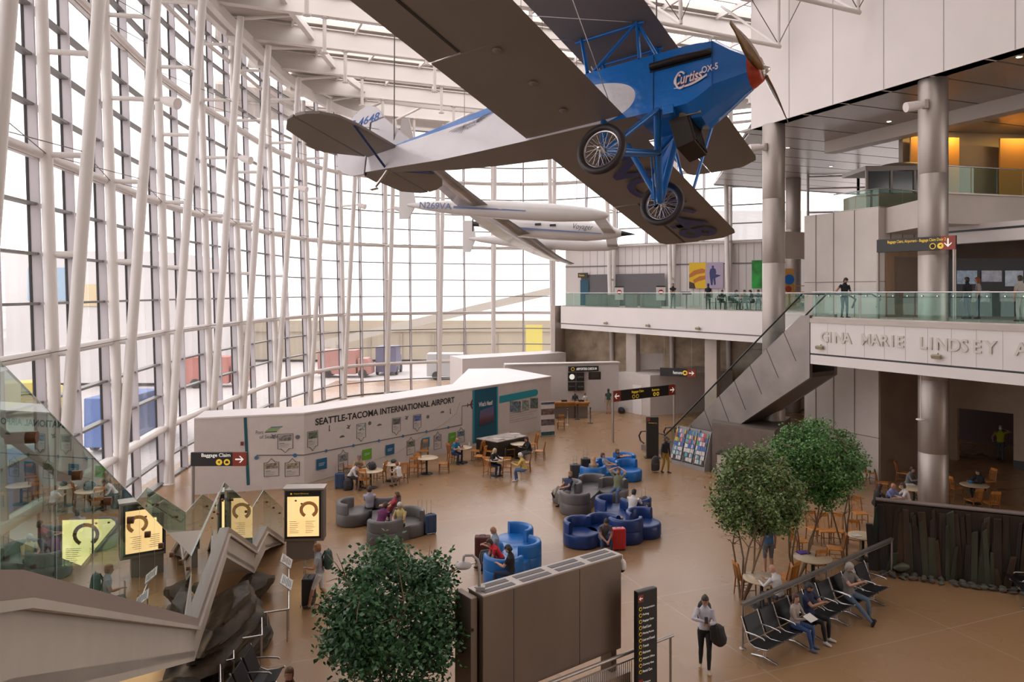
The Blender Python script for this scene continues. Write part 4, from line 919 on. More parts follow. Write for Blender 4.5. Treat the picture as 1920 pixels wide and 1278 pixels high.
# writing on the long site wall
dm = (C_ - B_).normalized(); nm_ = V((dm.y, -dm.x, 0)); LM = (C_ - B_).length
def wallM(s, z, off=.012, A=B_, d=dm, n_=nm_): return frame(A + d * s + n_ * off + V((0, 0, z)), d)
INK = mat('black_wall_lettering', (.025, .022, .022), .5)
def u2s(u, A=B_, d=dm): s = (u - 960) / F; return (s * A.y - A.x) / (d.x - s * d.y)
def v2z(s, v, A=B_, d=dm): P = A + d * s; return CAMZ - (v - HY) * P.y / F
def wrap(name, txt, A, d, n_, s0, s1, z, h, m, label, cat='lettering', **kw):
    o = fit_text(name, txt, s1 - s0, h, m, None, frame((0, 0, 0), d), **kw); o.location = A + d * (s0 + s1) / 2 + n_ * .014 + V((0, 0, z)); return tag(o, label, cat)
s0, s1 = u2s(591), u2s(852); wrap('wall_lettering', 'SEATTLE-TACOMA INTERNATIONAL AIRPORT', B_, dm, nm_, s0, s1, 2.66, .30, INK, 'large black letters SEATTLE-TACOMA INTERNATIONAL AIRPORT along the top of the long white wall', bold=.025)
dl = (B_ - A_).normalized(); nl = V((dl.y, -dl.x, 0))
u2l = lambda u: u2s(u, A_, dl)
def flatdecal(name, pts, m, label, cat, off=.012, A=B_, d=dm, n_=nm_):
    "thin flat shape on a wall, points given as (along, height)"
    mb = MB(); c = sum(p[0] for p in pts) / len(pts), sum(p[1] for p in pts) / len(pts)
    mb.extr([d * (x - c[0]) + V((0, 0, z - c[1])) for x, z in pts], n_ * .006); o = mb.build(name, m); o.location = A + d * c[0] + V((0, 0, c[1])) + n_ * off
    return tag(o, label, cat) if label else o
def poster(u, v0, v1, wd, style, label, A=B_, d=dm, n_=nm_, pic=(.20, .19, .18)):
    "framed history card with a pointed tab; tab down or up"
    s = u2s(u, A, d); z1, z0 = v2z(s, v0, A, d), v2z(s, v1, A, d); hw = wd / 2
    o = thing('history_card', label, 'sign', A + d * s + V((0, 0, (z0 + z1) / 2)) + n_ * .008, group='history cards on the site wall'); zc = (z0 + z1) / 2
    tab = .16; D = lambda x, z, e=0: d * x + V((0, 0, z - zc)) + n_ * e
    if style == 'down': zb = z0 + tab; outline = [(-hw, z1), (hw, z1), (hw, zb), (hw * .55, zb), (0, z0), (-hw * .55, zb), (-hw, zb)]
    else: zt = z1 - tab; outline = [(-hw, z0), (hw, z0), (hw, zt), (hw * .5, zt), (0, z1), (-hw * .5, zt), (-hw, zt)]
    mb = MB(); mb.extr([D(x, z) for x, z in outline], n_ * .006); mb.build('card', mat('pale_card', (.55, .50, .47), .6), o)
    mb = MB(); mb.tube([D(x, z, .01) for x, z in outline], .012, 4, closed=True); mb.build('border', INK, o)
    top = z1 if style == 'down' else z1 - tab; bot = (z0 + tab) if style == 'down' else z0
    pm = mat('old_photo_%d%d%d' % tuple(int(c * 99) for c in pic), pic, .6, var=.8, vscale=9)
    mb = MB(); mb.extr([D(-hw * .85, top - .04, .009), D(hw * .85, top - .04, .009), D(hw * .85, (top + bot) / 2 + .02, .009), D(-hw * .85, (top + bot) / 2 + .02, .009)], n_ * .004); mb.build('photo_print', pm, o)
    mb = MB()
    for k in range(4):
        z = (top + bot) / 2 - .06 - k * .055
        mb.extr([D(-hw * .8, z, .009), D(hw * (-.1 if k == 0 else .6 - .1 * k), z, .009), D(hw * (-.1 if k == 0 else .6 - .1 * k), z - (.025 if k == 0 else .01), .009), D(-hw * .8, z - (.025 if k == 0 else .01), .009)], n_ * .003)
    mb.build('printed_lines', mat('grey_print', (.16, .15, .15), .6), o); return o
L3 = dict(A=A_, d=dl, n_=nl)
poster(535, 813, 848, .60, 'down', 'history card with tab pointing down on the short wall, under the green striped logo', **L3)
poster(509, 859, 892, .58, 'up', 'history card with tab pointing up, left one of the pair low on the short wall', pic=(.25, .2, .15), **L3)
poster(548, 859, 892, .58, 'up', 'history card with tab pointing up, right one of the pair low on the short wall', pic=(.3, .25, .18), **L3)
for u, v0, v1, st, lab, pic in ((586, 808, 844, 'down', 'history card pointing down just right of the wall corner', (.12, .14, .10)), (677, 794, 827, 'down', 'history card pointing down with pale airfield picture, below the word TACOMA', (.40, .42, .40)), (743, 783, 815, 'down', 'history card pointing down with dark crowd picture, below the word INTERNATIONAL', (.14, .13, .12)), (782, 777, 808, 'down', 'history card pointing down with blue picture, right of the crowd card', (.12, .16, .34)),
        (643, 843, 880, 'up', 'history card pointing up behind the two people at the leftmost table', (.2, .2, .2)), (770, 819, 851, 'up', 'history card pointing up with green brown picture, left of the bright blue panel', (.16, .16, .10)), (820, 809, 841, 'up', 'history card pointing up with mauve picture, between blue and green panels', (.3, .26, .3)), (864, 801, 829, 'up', 'history card pointing up, rightmost beside the teal banner', (.1, .16, .2))):
    poster(u, v0, v1, .52, st, lab, pic=pic)
for u, v, col, nm, lab in ((602, 869, (.01, .10, .20), 'navy', 'navy blue square panel low on the site wall, leftmost'), (687, 851, (.12, .34, .02), 'green', 'lime green square panel above the leftmost table'), (730, 842, (.01, .09, .18), 'navy', 'navy blue square panel in the middle of the site wall'), (797, 829, (.02, .22, .36), 'blue', 'bright blue square panel between two history cards'), (847, 819, (.14, .38, .02), 'green', 'lime green square panel behind the man in blue')):
    s = u2s(u); z = v2z(s, v); o = flatdecal('wall_panel', [(s - .27, z - .24), (s + .27, z - .24), (s + .27, z + .24), (s - .27, z + .24)], mat('panel_' + nm, col, .5), lab, 'sign', .05)
    o['group'] = 'coloured square panels on the site wall'
    mb = MB()
    for k in range(3 if nm == 'navy' else 2): mb.extr([dm * (-.16) + V((0, 0, .05 - k * .05)) + nm_ * .008, dm * (.16 - .03 * k) + V((0, 0, .05 - k * .05)) + nm_ * .008, dm * (.16 - .03 * k) + V((0, 0, .03 - k * .05)) + nm_ * .008, dm * -.16 + V((0, 0, .03 - k * .05)) + nm_ * .008], nm_ * .002)
    mb.build('printed_lines', mat('pale_print', (.45, .5, .55), .6), o)
# time line with dots
tl = [(480, 853), (555, 852)]; LINE = mat('timeline_grey', (.14, .13, .14), .5); DOT = mat('timeline_dot', (.05, .16, .28), .5)
o = thing('timeline', 'dark line with round blue dots running along both white walls to a small airplane sign', 'wall graphic', B_ + V((0, 0, 1)))
LT = Matrix.Translation(-o.location)
pts = [A_ + dl * u2l(481) + nl * .02 + V((0, 0, v2z(u2l(481), 853, A_, dl))), B_ + nl * .02 + V((0, 0, 1.35))]
S2 = u2s(866); zl0, zl1 = 1.37, v2z(S2, 796)
pts2 = [B_ + nm_ * .02 + V((0, 0, 1.35)), B_ + dm * S2 + nm_ * .02 + V((0, 0, zl1)), B_ + dm * S2 + nm_ * .02 + V((0, 0, v2z(S2, 761))), B_ + dm * (S2 + .5) + nm_ * .02 + V((0, 0, v2z(S2, 761) + .0))]
for k, (a, b_) in enumerate(zip((pts + pts2[1:])[:-1], (pts + pts2[1:])[1:])):
    mb = MB(); mb.beam(a, b_, .012, .04); mb.build('line_segment', LINE, o, M=LT)
for u in (481, 553):
    s = u2l(u); p = A_ + dl * s + nl * .02 + V((0, 0, 1.36)); mb = MB(); mb.lathe([(.085, 0), (.085, .012)], p, 14, frame((0, 0, 0), dl).to_3x3()); mb.build('dot', DOT, o, M=LT)
for u in (611, 662, 710, 755, 799, 840):
    s = u2s(u); z = 1.35 + (zl1 - 1.35) * s / S2; p = B_ + dm * s + nm_ * .02 + V((0, 0, z)); mb = MB(); mb.lathe([(.07, 0), (.07, .012)], p, 14, frame((0, 0, 0), dm).to_3x3()); mb.build('dot', DOT, o, M=LT)
s = S2 + .72; z = v2z(S2, 761); pl = [(-.3, 0), (-.24, .025), (-.05, .03), (-.12, .24), (-.05, .24), (.08, .03), (.22, .03), (.27, .1), (.31, .1), (.29, 0)]
pl = [(-x, y) for x, y in pl]; full = pl + [(x, -y) for x, y in pl[::-1][1:-1]]
flatdecal('airplane_symbol', [(s + x, z + y) for x, y in full], mat('maroon_print', (.12, .03, .04), .5), 'small maroon airplane symbol at the end of the timeline beside the teal banner', 'sign')
GLN = mat('pale_green_print', (.38, .42, .20), .6)
for nm, A, d, nn, us, lab in (('l', A_, dl, nl, ((540, 908), (555, 905), (569, 907)), 'faint green graph line low on the short white wall'), ('m', B_, dm, nm_, ((572, 907), (620, 893), (645, 889)), 'faint green graph line low on the long wall, left part'), ('n', B_, dm, nm_, ((700, 862), (740, 850), (760, 838), (800, 812), (830, 795), (855, 775), (862, 754)), 'faint green graph line climbing to the upper right of the long wall')):
    P = []
    for u, v in us: s = u2s(u, A, d); P.append(A + d * s + nn * .01 + V((0, 0, max(.1, v2z(s, v, A, d)))))
    mb = MB(); mb.tube(P, .010, 4); tag(mb.build('graph_line', GLN), lab, 'wall graphic')
# small pictograms
for u, v, lab, shp in ((512, 818, 'small dark pictogram left of the card on the short wall', 0), (558, 819, 'small round pictogram right of the card on the short wall', 1), (617, 803, 'thin vertical pictogram on the long wall', 2), (653, 800, 'dark bird shaped pictogram on the long wall', 0), (641, 818, 'small flat pictogram below the bird shaped one', 3), (693, 793, 'small dark round pictogram right of the pale airfield card', 1), (711, 796, 'small car shaped pictogram on the long wall', 3), (762, 783, 'small slanted pictogram between two cards', 0), (829, 772, 'small grey pictogram near the right end of the long wall', 3), (844, 771, 'small navy upright pictogram near the right end', 2), (802, 781, 'small pale round pictogram right of the blue card', 1)):
    A, d, nn = (A_, dl, nl) if u < 568 else (B_, dm, nm_); s = u2s(u, A, d); z = v2z(s, v, A, d)
    P = {0: [(-.12, -.05), (-.02, .02), (-.1, .12), (.03, .06), (.14, .1), (.05, -.03), (.08, -.1)], 1: [(.1 * math.cos(k * PI / 5), .09 * math.sin(k * PI / 5)) for k in range(10)], 2: [(-.02, -.12), (.06, -.12), (.02, -.02), (.03, .14), (-.02, .14)], 3: [(-.14, -.04), (.14, -.04), (.13, .01), (.06, .05), (-.04, .05), (-.13, 0)]}[shp]
    flatdecal('pictogram', [(s + x, z + y) for x, y in P], LINE, lab, 'wall graphic', A=A, d=d, n_=nn)
# logo
s = u2l(500); LOGO = thing('port_logo', 'logo of green and blue bars over the words Port of Seattle', 'logo', A_ + dl * s + nl * .012 + V((0, 0, 2.45)))
MO = frame((0, 0, 0), dl)
for k, (c, x0) in enumerate((((.03, .12, .22), .18), ((.20, .36, .05), .08), ((.16, .34, .06), .0), ((.02, .06, .05), -.04))):
    mb = MB(); mb.add([MO @ V((x0 + .0, .16 - k * .062, .004)), MO @ V((x0 + .48, .16 - k * .062, .004)), MO @ V((x0 + .42, .12 - k * .062, .004)), MO @ V((x0 - .05, .12 - k * .062, .004))], [(0, 3, 2, 1)]); mb.build('logo_bar', mat('logo_%d' % k, c, .5), LOGO)
fit_text('lettering', 'Port', .30, .15, mat('logo_ink', (.10, .12, .16), .5), LOGO, MO @ Matrix.Translation((-.28, -.04, .004))); fit_text('lettering', 'of Seattle', .72, .15, MATS['logo_ink'], LOGO, MO @ Matrix.Translation((.08, -.24, .004)))
s = u2l(465); flatdecal('teal_stripe', [(s - .05, .25), (s + .07, .25), (s + .07 - .12, HW - .05), (s - .05 - .12, HW - .05)], mat('teal_print', (.01, .09, .12), .5), 'dark teal vertical stripe on the short white wall', 'wall graphic', A=A_, d=dl, n_=nl)
s = u2l(454); z = v2z(s, 831, A_, dl); flatdecal('alarm_box', [(s - .06, z - .08), (s + .06, z - .08), (s + .06, z + .08), (s - .06, z + .08)], mat('alarm_brown', (.18, .04, .03), .5), 'small dark red alarm box on the short white wall', 'alarm', .04, A=A_, d=dl, n_=nl)
# teal banner and right part
TEAL = mat('teal_banner', (.003, .085, .14), .5); TEAL2 = mat('light_teal', (.01, .27, .33), .5)
sa, sb = u2s(886), u2s(933); o = flatdecal('whats_next_banner', [(sa, .15), (sb, .15), (sb, HW - .1), (sa, HW - .1)], TEAL, "tall dark teal banner reading What's Next on the site wall", 'banner', .02); ctr = o.location.copy()
for x in (sa, sb - .12):
    mb = MB(); mb.extr([B_ + dm * x + nm_ * .028 + V((0, 0, .15)), B_ + dm * (x + .12) + nm_ * .028 + V((0, 0, .15)), B_ + dm * (x + .12) + nm_ * .028 + V((0, 0, HW - .1)), B_ + dm * x + nm_ * .028 + V((0, 0, HW - .1))], nm_ * .004); mb.build('edge_stripe', TEAL2, o, M=Matrix.Translation(-ctr))
fit_text('lettering', "What's Next?", 1.15, .26, LETW, o, Matrix.Translation(B_ + dm * (sa + sb) / 2 + nm_ * .032 + V((0, 0, 2.18)) - ctr) @ frame((0, 0, 0), dm), bold=.03)
m = bpy.data.materials.new('dusk_photo'); m.use_nodes = True; n = m.node_tree.nodes; l = m.node_tree.links; b = n['Principled BSDF']; tc = n.new('ShaderNodeTexCoord'); sp_ = n.new('ShaderNodeSeparateXYZ'); rp = n.new('ShaderNodeValToRGB')
l.new(tc.outputs['Generated'], sp_.inputs[0]); l.new(sp_.outputs['Z'], rp.inputs[0]); l.new(rp.outputs[0], b.inputs['Base Color'])
for k, (p_, c_) in enumerate(((0, (.01, .02, .06)), (.3, (.10, .04, .05)), (.55, (.16, .10, .16)), (1, (.08, .10, .26)))):
    e = rp.color_ramp.elements[k] if k < 2 else rp.color_ramp.elements.new(p_); e.position = p_; e.color = (*c_, 1)
mb = MB(); mb.extr([dm * -.52 + V((0, 0, .42)), dm * .6 + V((0, 0, .55)), dm * .6 + V((0, 0, -.35)), dm * -.60 + V((0, 0, -.42))], nm_ * .01); pp = mb.build('photo_print', m, o, M=Matrix.Translation(B_ + dm * (sa + sb + .1) / 2 + nm_ * .03 + V((0, 0, 1.42)) - ctr))
sc0, sc1 = u2s(936), u2s(1008); o = flatdecal('info_panel', [(sc0, 2.05), (sc1 - .2, 2.1), (sc1, 2.2), (sc1, 2.38), (sc1 - .2, 2.5), (sc0, 2.45)], TEAL2, 'light teal title bar with rounded end right of the banner', 'sign', .02)
for k, (ua, ub, va, vb, c) in enumerate(((956, 976, 752, 772, (.14, .18, .22)), (979, 991, 750, 768, (.22, .25, .22)), (994, 1008, 746, 765, (.10, .14, .13)))):
    xa, xb = u2s(ua), u2s(ub); flatdecal('photo_print', [(xa, v2z(xa, vb)), (xb, v2z(xb, vb)), (xb, v2z(xb, va)), (xa, v2z(xa, va))], mat('photo_mix%d' % k, c, .5, var=.8, vscale=6), '%s small photograph under the light teal title bar' % ('left', 'middle', 'right')[k], 'photograph', .02)
mb = MB(); xa = u2s(955)
for k in range(7): z = 1.62 - k * .13; mb.extr([B_ + dm * xa + nm_ * .015 + V((0, 0, z)), B_ + dm * (xa + 2.6 - .4 * (k % 3)) + nm_ * .015 + V((0, 0, z)), B_ + dm * (xa + 2.6 - .4 * (k % 3)) + nm_ * .015 + V((0, 0, z - .025)), B_ + dm * xa + nm_ * .015 + V((0, 0, z - .025))], nm_ * .002)
c0 = B_ + dm * (xa + 1.3) + V((0, 0, 1.2)); o = mb.build('text_block', mat('grey_print2', (.36, .33, .31), .6), None, M=Matrix.Translation(-c0)); o.location = c0; tag(o, 'block of small grey print lines under the three photographs', 'text')
# free-standing banner right of it
p = gp(1027, 818); o = thing('rollup_banner', 'white pull-up banner with three dark pictures at the right end of the site wall', 'banner', p)
bd = V((.9, .35, 0)).normalized(); bn = V((bd.y, -bd.x, 0)); mb = MB(); mb.beam(bd * -.43 + V((0, 0, 1.0)), bd * .43 + V((0, 0, 1.0)), .02, 2.0); mb.build('banner_sheet', PAINT, o)
for k, (z, h, c) in enumerate(((1.9, .12, (.06, .07, .12)), (1.42, .34, (.16, .10, .09)), (.82, .34, (.12, .09, .10)), (.18, .2, (.03, .09, .09)))):
    mb = MB(); mb.beam(bd * -.42 + bn * .02 + V((0, 0, z)), bd * .42 + bn * .02 + V((0, 0, z)), .01, h); mb.build('photo_print', mat('banner_pic%d' % k, c, .5, var=.7, vscale=7), o)
mb = MB(); mb.beam(bd * -.45 + V((0, 0, .04)), bd * .45 + V((0, 0, .04)), .2, .08); mb.build('base', CHROME, o)
# display model table (dark box with pale top)
t0 = gp(957, 858); mb = MB(); tp = [gp(893, 822, .92), gp(933, 829, .92), gp(989, 817, .92), gp(955, 811, .92)]
o = thing('model_table', 'black display table with a grey terrain model on top in front of the teal banner', 'display table', V((tp[1].x, tp[1].y, 0))); LL = Matrix.Translation(-o.location)
mb.prism([(p.x, p.y) for p in tp], 0, .9); mb.build('cabinet', mat('black_laminate', (.02, .016, .014), .4), o, M=LL)
mb = MB(); mb.prism([(p.x, p.y) for p in tp], .9, .94); mb.build('terrain_model', mat('terrain_grey', (.36, .31, .28), .6, var=.4, vscale=3), o, M=LL)
for k, (u, v) in enumerate(((935, 823), (965, 813))):
    q = gp(u, v, .95); o2 = rocky('model_hill', V((q.x, q.y, .95)) + LL.translation, (.35, .16, .05), 20 + k, mat('model_white', (.55, .5, .46), .6), 2); o2.parent = o

# ------------------------------------------------------------------ escalator
et, eb = V((12.45, 31.25, 0)), V((6.75, 39.0, 0)); ed = (et - eb); EL = ed.length; ed.normalize(); en = V((ed.y, -ed.x, 0)) * -1
en = en if en.dot(V((1, 1, 0))) > 0 else -en   # away from the viewer
esc = thing('escalator', 'brushed metal escalator rising to the walkway with glass sides and black handrails', 'escalator', eb); LE = Matrix.Translation(-eb)
def ep(s, z): return eb + ed * s + V((0, 0, z))
S_ = lambda s: 0 if s < 1.6 else min(FZ, (s - 1.6) * FZ / (EL - 2.0))
W_ = 1.9
ESM = mat('escalator_metal', (.27, .235, .215), .42, .55, bump=.04, var=.14, vscale=.9)
for off, nm in ((0, 'near'), (W_, 'far')):
    o_ = en * off
    mb = MB(); prof = [(0, 0), (1.6, 0), (3.0, 0), (EL, FZ - 2.5), (EL, FZ + .12), (EL - .4, FZ + .1), (1.6, .28), (0, .28)]
    mb.extr([ep(s, z) + o_ for s, z in prof], en * .22); b_ = mb.build('side_cladding', ESM, esc, M=LE)
    if off == 0:
        for k in range(1, 9):
            s = 1.6 + (EL - 2.0) * k / 9; mb = MB(); zt = S_(s) + .2; mb.beam(ep(min(EL - .05, s + .62), max(.05, zt - 1.25)) - en * .006, ep(s, zt) - en * .006, .012, .02, up=ed); mb.build('cladding_joint', DARK, esc, M=LE)
    for k in range(8):
        a, b2 = .3 + (EL - .4) * k / 8, .3 + (EL - .4) * (k + .985) / 8
        mb = MB(); mb.extr([ep(a, S_(a) + .28) + o_ + en * .1, ep(b2, S_(b2) + .28) + o_ + en * .1, ep(b2, S_(b2) + 1.0) + o_ + en * .1, ep(a, S_(a) + 1.0) + o_ + en * .1], en * .012); mb.build('glass_panel', GLC, esc, M=LE)
    hr = [ep(.1, .35), ep(-.15, .45), ep(-.25, .7), ep(-.1, .95), ep(.3, 1.02), ep(1.6, 1.04)] + [ep(s, S_(s) + 1.02) for s in (2.4, 5, EL - .4)] + [ep(EL + .3, FZ + 1.0), ep(EL + 1.6, FZ + 1.0), ep(EL + 1.95, FZ + .8), ep(EL + 1.8, FZ + .45)]
    mb = MB(); mb.tube([p + o_ + en * .1 for p in hr], [(.05, .035)] * len(hr), 8); mb.build('handrail', DARK, esc, M=LE)
n_ = 20
for k in range(n_):
    s = 1.6 + (EL - 2) * k / n_; mb = MB(); z = S_(s) + .12; mb.extr([ep(s, z) + en * .25, ep(s + (EL - 2) / n_, z) + en * .25, ep(s + (EL - 2) / n_, z - .05) + en * .25, ep(s, z - .34) + en * .25], en * (W_ - .3)); mb.build('step', mat('escalator_step', (.12, .12, .12), .5, .5), esc, M=LE)
mb = MB(); mb.extr([ep(3.0, 0.02) + en * .2, ep(EL, FZ - 2.5) + en * .2, ep(EL, FZ - 2.3) + en * .2, ep(3.0, .1) + en * .2], en * (W_ - .2)); mb.build('underside', mat('dark_soffit', (.16, .13, .11), .5, .4), esc, M=LE)
# brushed-metal closet under the escalator and the pocket beside it
ub = gp(1345, 882); mb = MB(); P = [gp(1335, 884), gp(1452, 905), V((13.4, 35.9, 0)), V((10.4, 38.2, 0))]
mb.prism([(p.x, p.y) for p in P], 0, 2.15); struct(mb.build('wall_under_escalator', mat('closet_metal', (.16, .12, .10), .45, .5, var=.1)))
mb = MB(); Q = [p.lerp(P[1], .03) for p in P]; mb.prism([(p.x, p.y) for p in (P[0], P[1], P[2], P[3])], 2.15, 2.25); struct(mb.build('trim_92', MATS['dark_soffit']))
# magazine rack
r0, r1 = gp(1258, 868), gp(1320, 884); rd = (r1 - r0).normalized(); rn = V((rd.y, -rd.x, 0)); rn = rn if rn.dot(-r0) > 0 else -rn; RL = (r1 - r0).length
rack = thing('brochure_rack', 'grey three bay brochure rack filled with colourful leaflets at the foot of the escalator', 'rack', r0); MG = mat('rack_grey', (.34, .32, .32), .45)
for k in range(4):
    x = RL * k / 3; mb = MB(); mb.extr([rd * x + V((0, 0, 0)), rd * x + V((0, 0, .35)) - rn * .0, rd * x - rn * .45 + V((0, 0, 1.75)), rd * x - rn * .6 + V((0, 0, 1.75)), rd * x - rn * .6], rd * .035); mb.build('side_panel', MG, rack)
mb = MB(); mb.extr([-rn * .55, rd * RL - rn * .55, rd * RL - rn * .55 + V((0, 0, 1.75)), -rn * .55 + V((0, 0, 1.75))], -rn * .05); mb.build('back_panel', MG, rack)
mb = MB(); mb.extr([V((0, 0, 0)), rd * RL, rd * RL + V((0, 0, .2)), V((0, 0, .2))], -rn * .55); mb.build('plinth', MG, rack)
rnd = random.Random(4)
LCOL = [mat('leaflet_%d' % k, c, .5) for k, c in enumerate([(.55, .5, .5), (.45, .06, .08), (.05, .12, .38), (.5, .36, .05), (.1, .3, .12), (.5, .2, .28), (.6, .58, .55), (.06, .05, .06), (.1, .3, .4)])]
for bay in range(3):
    for row in range(7):
        z = .30 + row * .20; dep = -.45 * max(0, (z - .35)) / 1.4
        mb = MB(); mb.box(rd * (RL * (bay + .5) / 3) + rn * (dep + .0) + V((0, 0, z - .02)), (RL / 3 - .05, .10, .015), Matrix.Rotation(math.atan2(rd.y, rd.x), 3, 'Z')); mb.build('shelf', MG, rack)
        mb = MB()
        nn_ = 6
        for j in range(nn_):
            mb.mi = rnd.choice([6, 6, 0, 7, 7, 8]) if row < 2 else (rnd.choice([2, 2, 2, 6]) if row == 3 else (rnd.choice([0, 6, 0, 6, 8]) if row == 2 else rnd.randrange(9))); c_ = rd * (RL * bay / 3 + .05 + (RL / 3 - .08) * (j + .5) / nn_) + rn * (dep + .04 - rnd.random() * .03) + V((0, 0, z + .085))
            mb.box(c_, ((RL / 3 - .1) / nn_ * .92, .012, .175 + rnd.uniform(-.02, .01)), Matrix.Rotation(math.atan2(rd.y, rd.x), 3, 'Z') @ Matrix.Rotation(-.28, 3, 'X'))
        o = mb.build('leaflet_row', LCOL, rack); o['kind'] = 'stuff'

# ------------------------------------------------------------------ signs
def arrow(parent, M, m, s, kind='r'):
    "chunky arrow, r / l / d"
    a = {'r': 0, 'l': PI, 'd': -PI / 2, 'u': PI / 2}[kind]; T = M @ Matrix.Rotation(a, 4, 'Z')
    mb = MB(); t = s * .09
    mb.add([T @ V(p) for p in ((-s * .5, t, 0), (-s * .5, -t, 0), (s * .38, -t, 0), (s * .38, t, 0))], [(0, 1, 2, 3)])
    mb.add([T @ V(p) for p in ((s * .5, 0, 0), (s * .1, s * .4, 0), (-s * .05, s * .4, 0), (s * .3, 0, 0), (-s * .05, -s * .4, 0), (s * .1, -s * .4, 0))], [(0, 1, 2, 3), (0, 3, 4, 5)])
    return mb.build('arrow', m, parent)
def disc(parent, M, r, m, inner=None):
    mb = MB(); mb.lathe([(r, 0), (r, .004)], (0, 0, 0), 20); o = mb.build('symbol_disc', m, parent, M=M)
    if inner:
        mb = MB()
        if inner == 'bag': mb.add([V(p) for p in ((-.5, -.4, 0), (.5, -.4, 0), (.5, .3, 0), (-.5, .3, 0))], [(0, 1, 2, 3)]); mb.add([V(p) for p in ((-.2, .3, 0), (.2, .3, 0), (.2, .5, 0), (-.2, .5, 0))], [(0, 1, 2, 3)])
        elif inner == 'ring': mb.lathe([(.75, 0), (.55, 0)], (0, 0, 0), 18)
        else: mb.add([V(p) for p in ((-.6, 0, 0), (-.1, .3, 0), (.5, .5, 0), (.2, .05, 0), (.3, -.5, 0), (-.1, -.1, 0))], [(0, 5, 4, 3, 2, 1)])
        mb.build('symbol', SIGNK, o, M=M @ Matrix.Translation((0, 0, .006)) @ Matrix.Diagonal((r, r, 1, 1)))
    return o
def hsign(label, c, d, wd, h, reds, posts=None, thick=.12, name='direction_sign'):
    "black bar sign with red arrow ends; returns sign object and its face matrix"
    o = thing(name, label, 'sign', c); d = V(d).normalized(); n_ = V((d.y, -d.x, 0)); 
    mb = MB(); mb.beam(d * -wd / 2, d * wd / 2, thick, h); mb.build('sign_box', SIGNK, o, .01)
    M = frame(n_ * (thick / 2 + .004), d)
    for side, kind in reds:
        x = (wd / 2 - h / 2) * (1 if side == 'r' else -1)
        mb = MB(); mb.box(d * x + n_ * (thick / 2 + .002) , (h, .006, h), Matrix.Rotation(math.atan2(d.y, d.x), 3, 'Z')); mb.build('red_field', REDS, o)
        arrow(o, M @ Matrix.Translation((x, 0, .006)), SIGNW, h * .62, kind)
    for px in posts or []:
        mb = MB(); r_ = px[3] if len(px) > 3 else .045; mb.tube([d * px[0] + V((0, 0, px[1])), d * px[0] + V((0, 0, px[2]))], r_, 10); mb.build('post', STEEL, o)
    return o, M
c = bl(411, 860, 24.0); o, M = hsign('black overhead sign reading Baggage Claim with red right arrow at the left stair', c, (1, .02, 0), 1.78, .44, [('r', 'r')], [(-.84, -c.z, .2, .06)])
fit_text('lettering', 'Baggage Claim', .92, .15, SIGNW, o, M @ Matrix.Translation((-.08, .12, .003)), bold=.01); disc(o, M @ Matrix.Translation((.02, -.09, .002)), .10, SIGNY, 'plane'); disc(o, M @ Matrix.Translation((.27, -.09, .002)), .10, SIGNY, 'bag')
# portal sign in the hall
pa, pb = gp(1149, 829), V((0, 0, 0)); Yb = 35.6; pb = V(((1264 - 960) / F * 44.0, 44.0, 0)); pa = V(((1149 - 960) / F * 41.0, 41.0, 0))
dd = (pb - pa).normalized(); wd = (pb - pa).length; c = (pa + pb) / 2 + V((0, 0, CAMZ - (736 - HY) / F * 42.5))
o, M = hsign('black portal sign on two posts in the hall with red arrows left and right', c, dd, wd + .1, .60, [('l', 'l'), ('r', 'r')], [(-wd / 2, -c.z, .3, .07), (wd / 2, -c.z, .3, .07)])
fit_text('lettering', 'Baggage Claim', .95, .17, SIGNY, o, M @ Matrix.Translation((-.62, .12, .003)), bold=.01); fit_text('lettering', 'Restrooms', .62, .15, SIGNY, o, M @ Matrix.Translation((.85, .12, .003)), bold=.01)
for x in (-.95, -.65): disc(o, M @ Matrix.Translation((x, -.13, .002)), .11, SIGNY, 'ring')
for x in (.75, 1.03): disc(o, M @ Matrix.Translation((x, -.13, .002)), .11, SIGNY, 'bag')
# hanging sign Restrooms near the pillars
c = bl(1271, 698, 49.2); o, M = hsign('black sign hanging under the far mezzanine with yellow disc and red right arrow', c, (.78, -.35, 0), 2.35, .55, [('r', 'r')], [(-.9, .25, 5.7 - c.z, .015), (.9, .25, 5.7 - c.z, .015)])
fit_text('lettering', 'Restrooms', .6, .2, SIGNW, o, M @ Matrix.Translation((-.0, 0, .003)), bold=.01); disc(o, M @ Matrix.Translation((.48, 0, .002)), .16, SIGNY, 'bag')
# sign on the walkway
c = bl(1716, 458, 27.75); o, M = hsign('black sign on two posts on the walkway with yellow text and red down arrow', c, V((1.69, -2.3, 0)), 2.85, .50, [('r', 'd')], [(-1.40, FZ - c.z, .25, .06), (1.36, FZ - c.z, -.2, .06)])
fit_text('lettering', 'Baggage Claim, Airporters - Baggage Claim Door 2', 2.1, .14, SIGNY, o, M @ Matrix.Translation((.05, .12, .003)), bold=.01); disc(o, M @ Matrix.Translation((.65, -.10, .002)), .11, SIGNY, 'ring'); disc(o, M @ Matrix.Translation((.92, -.10, .002)), .11, SIGNY, 'plane')
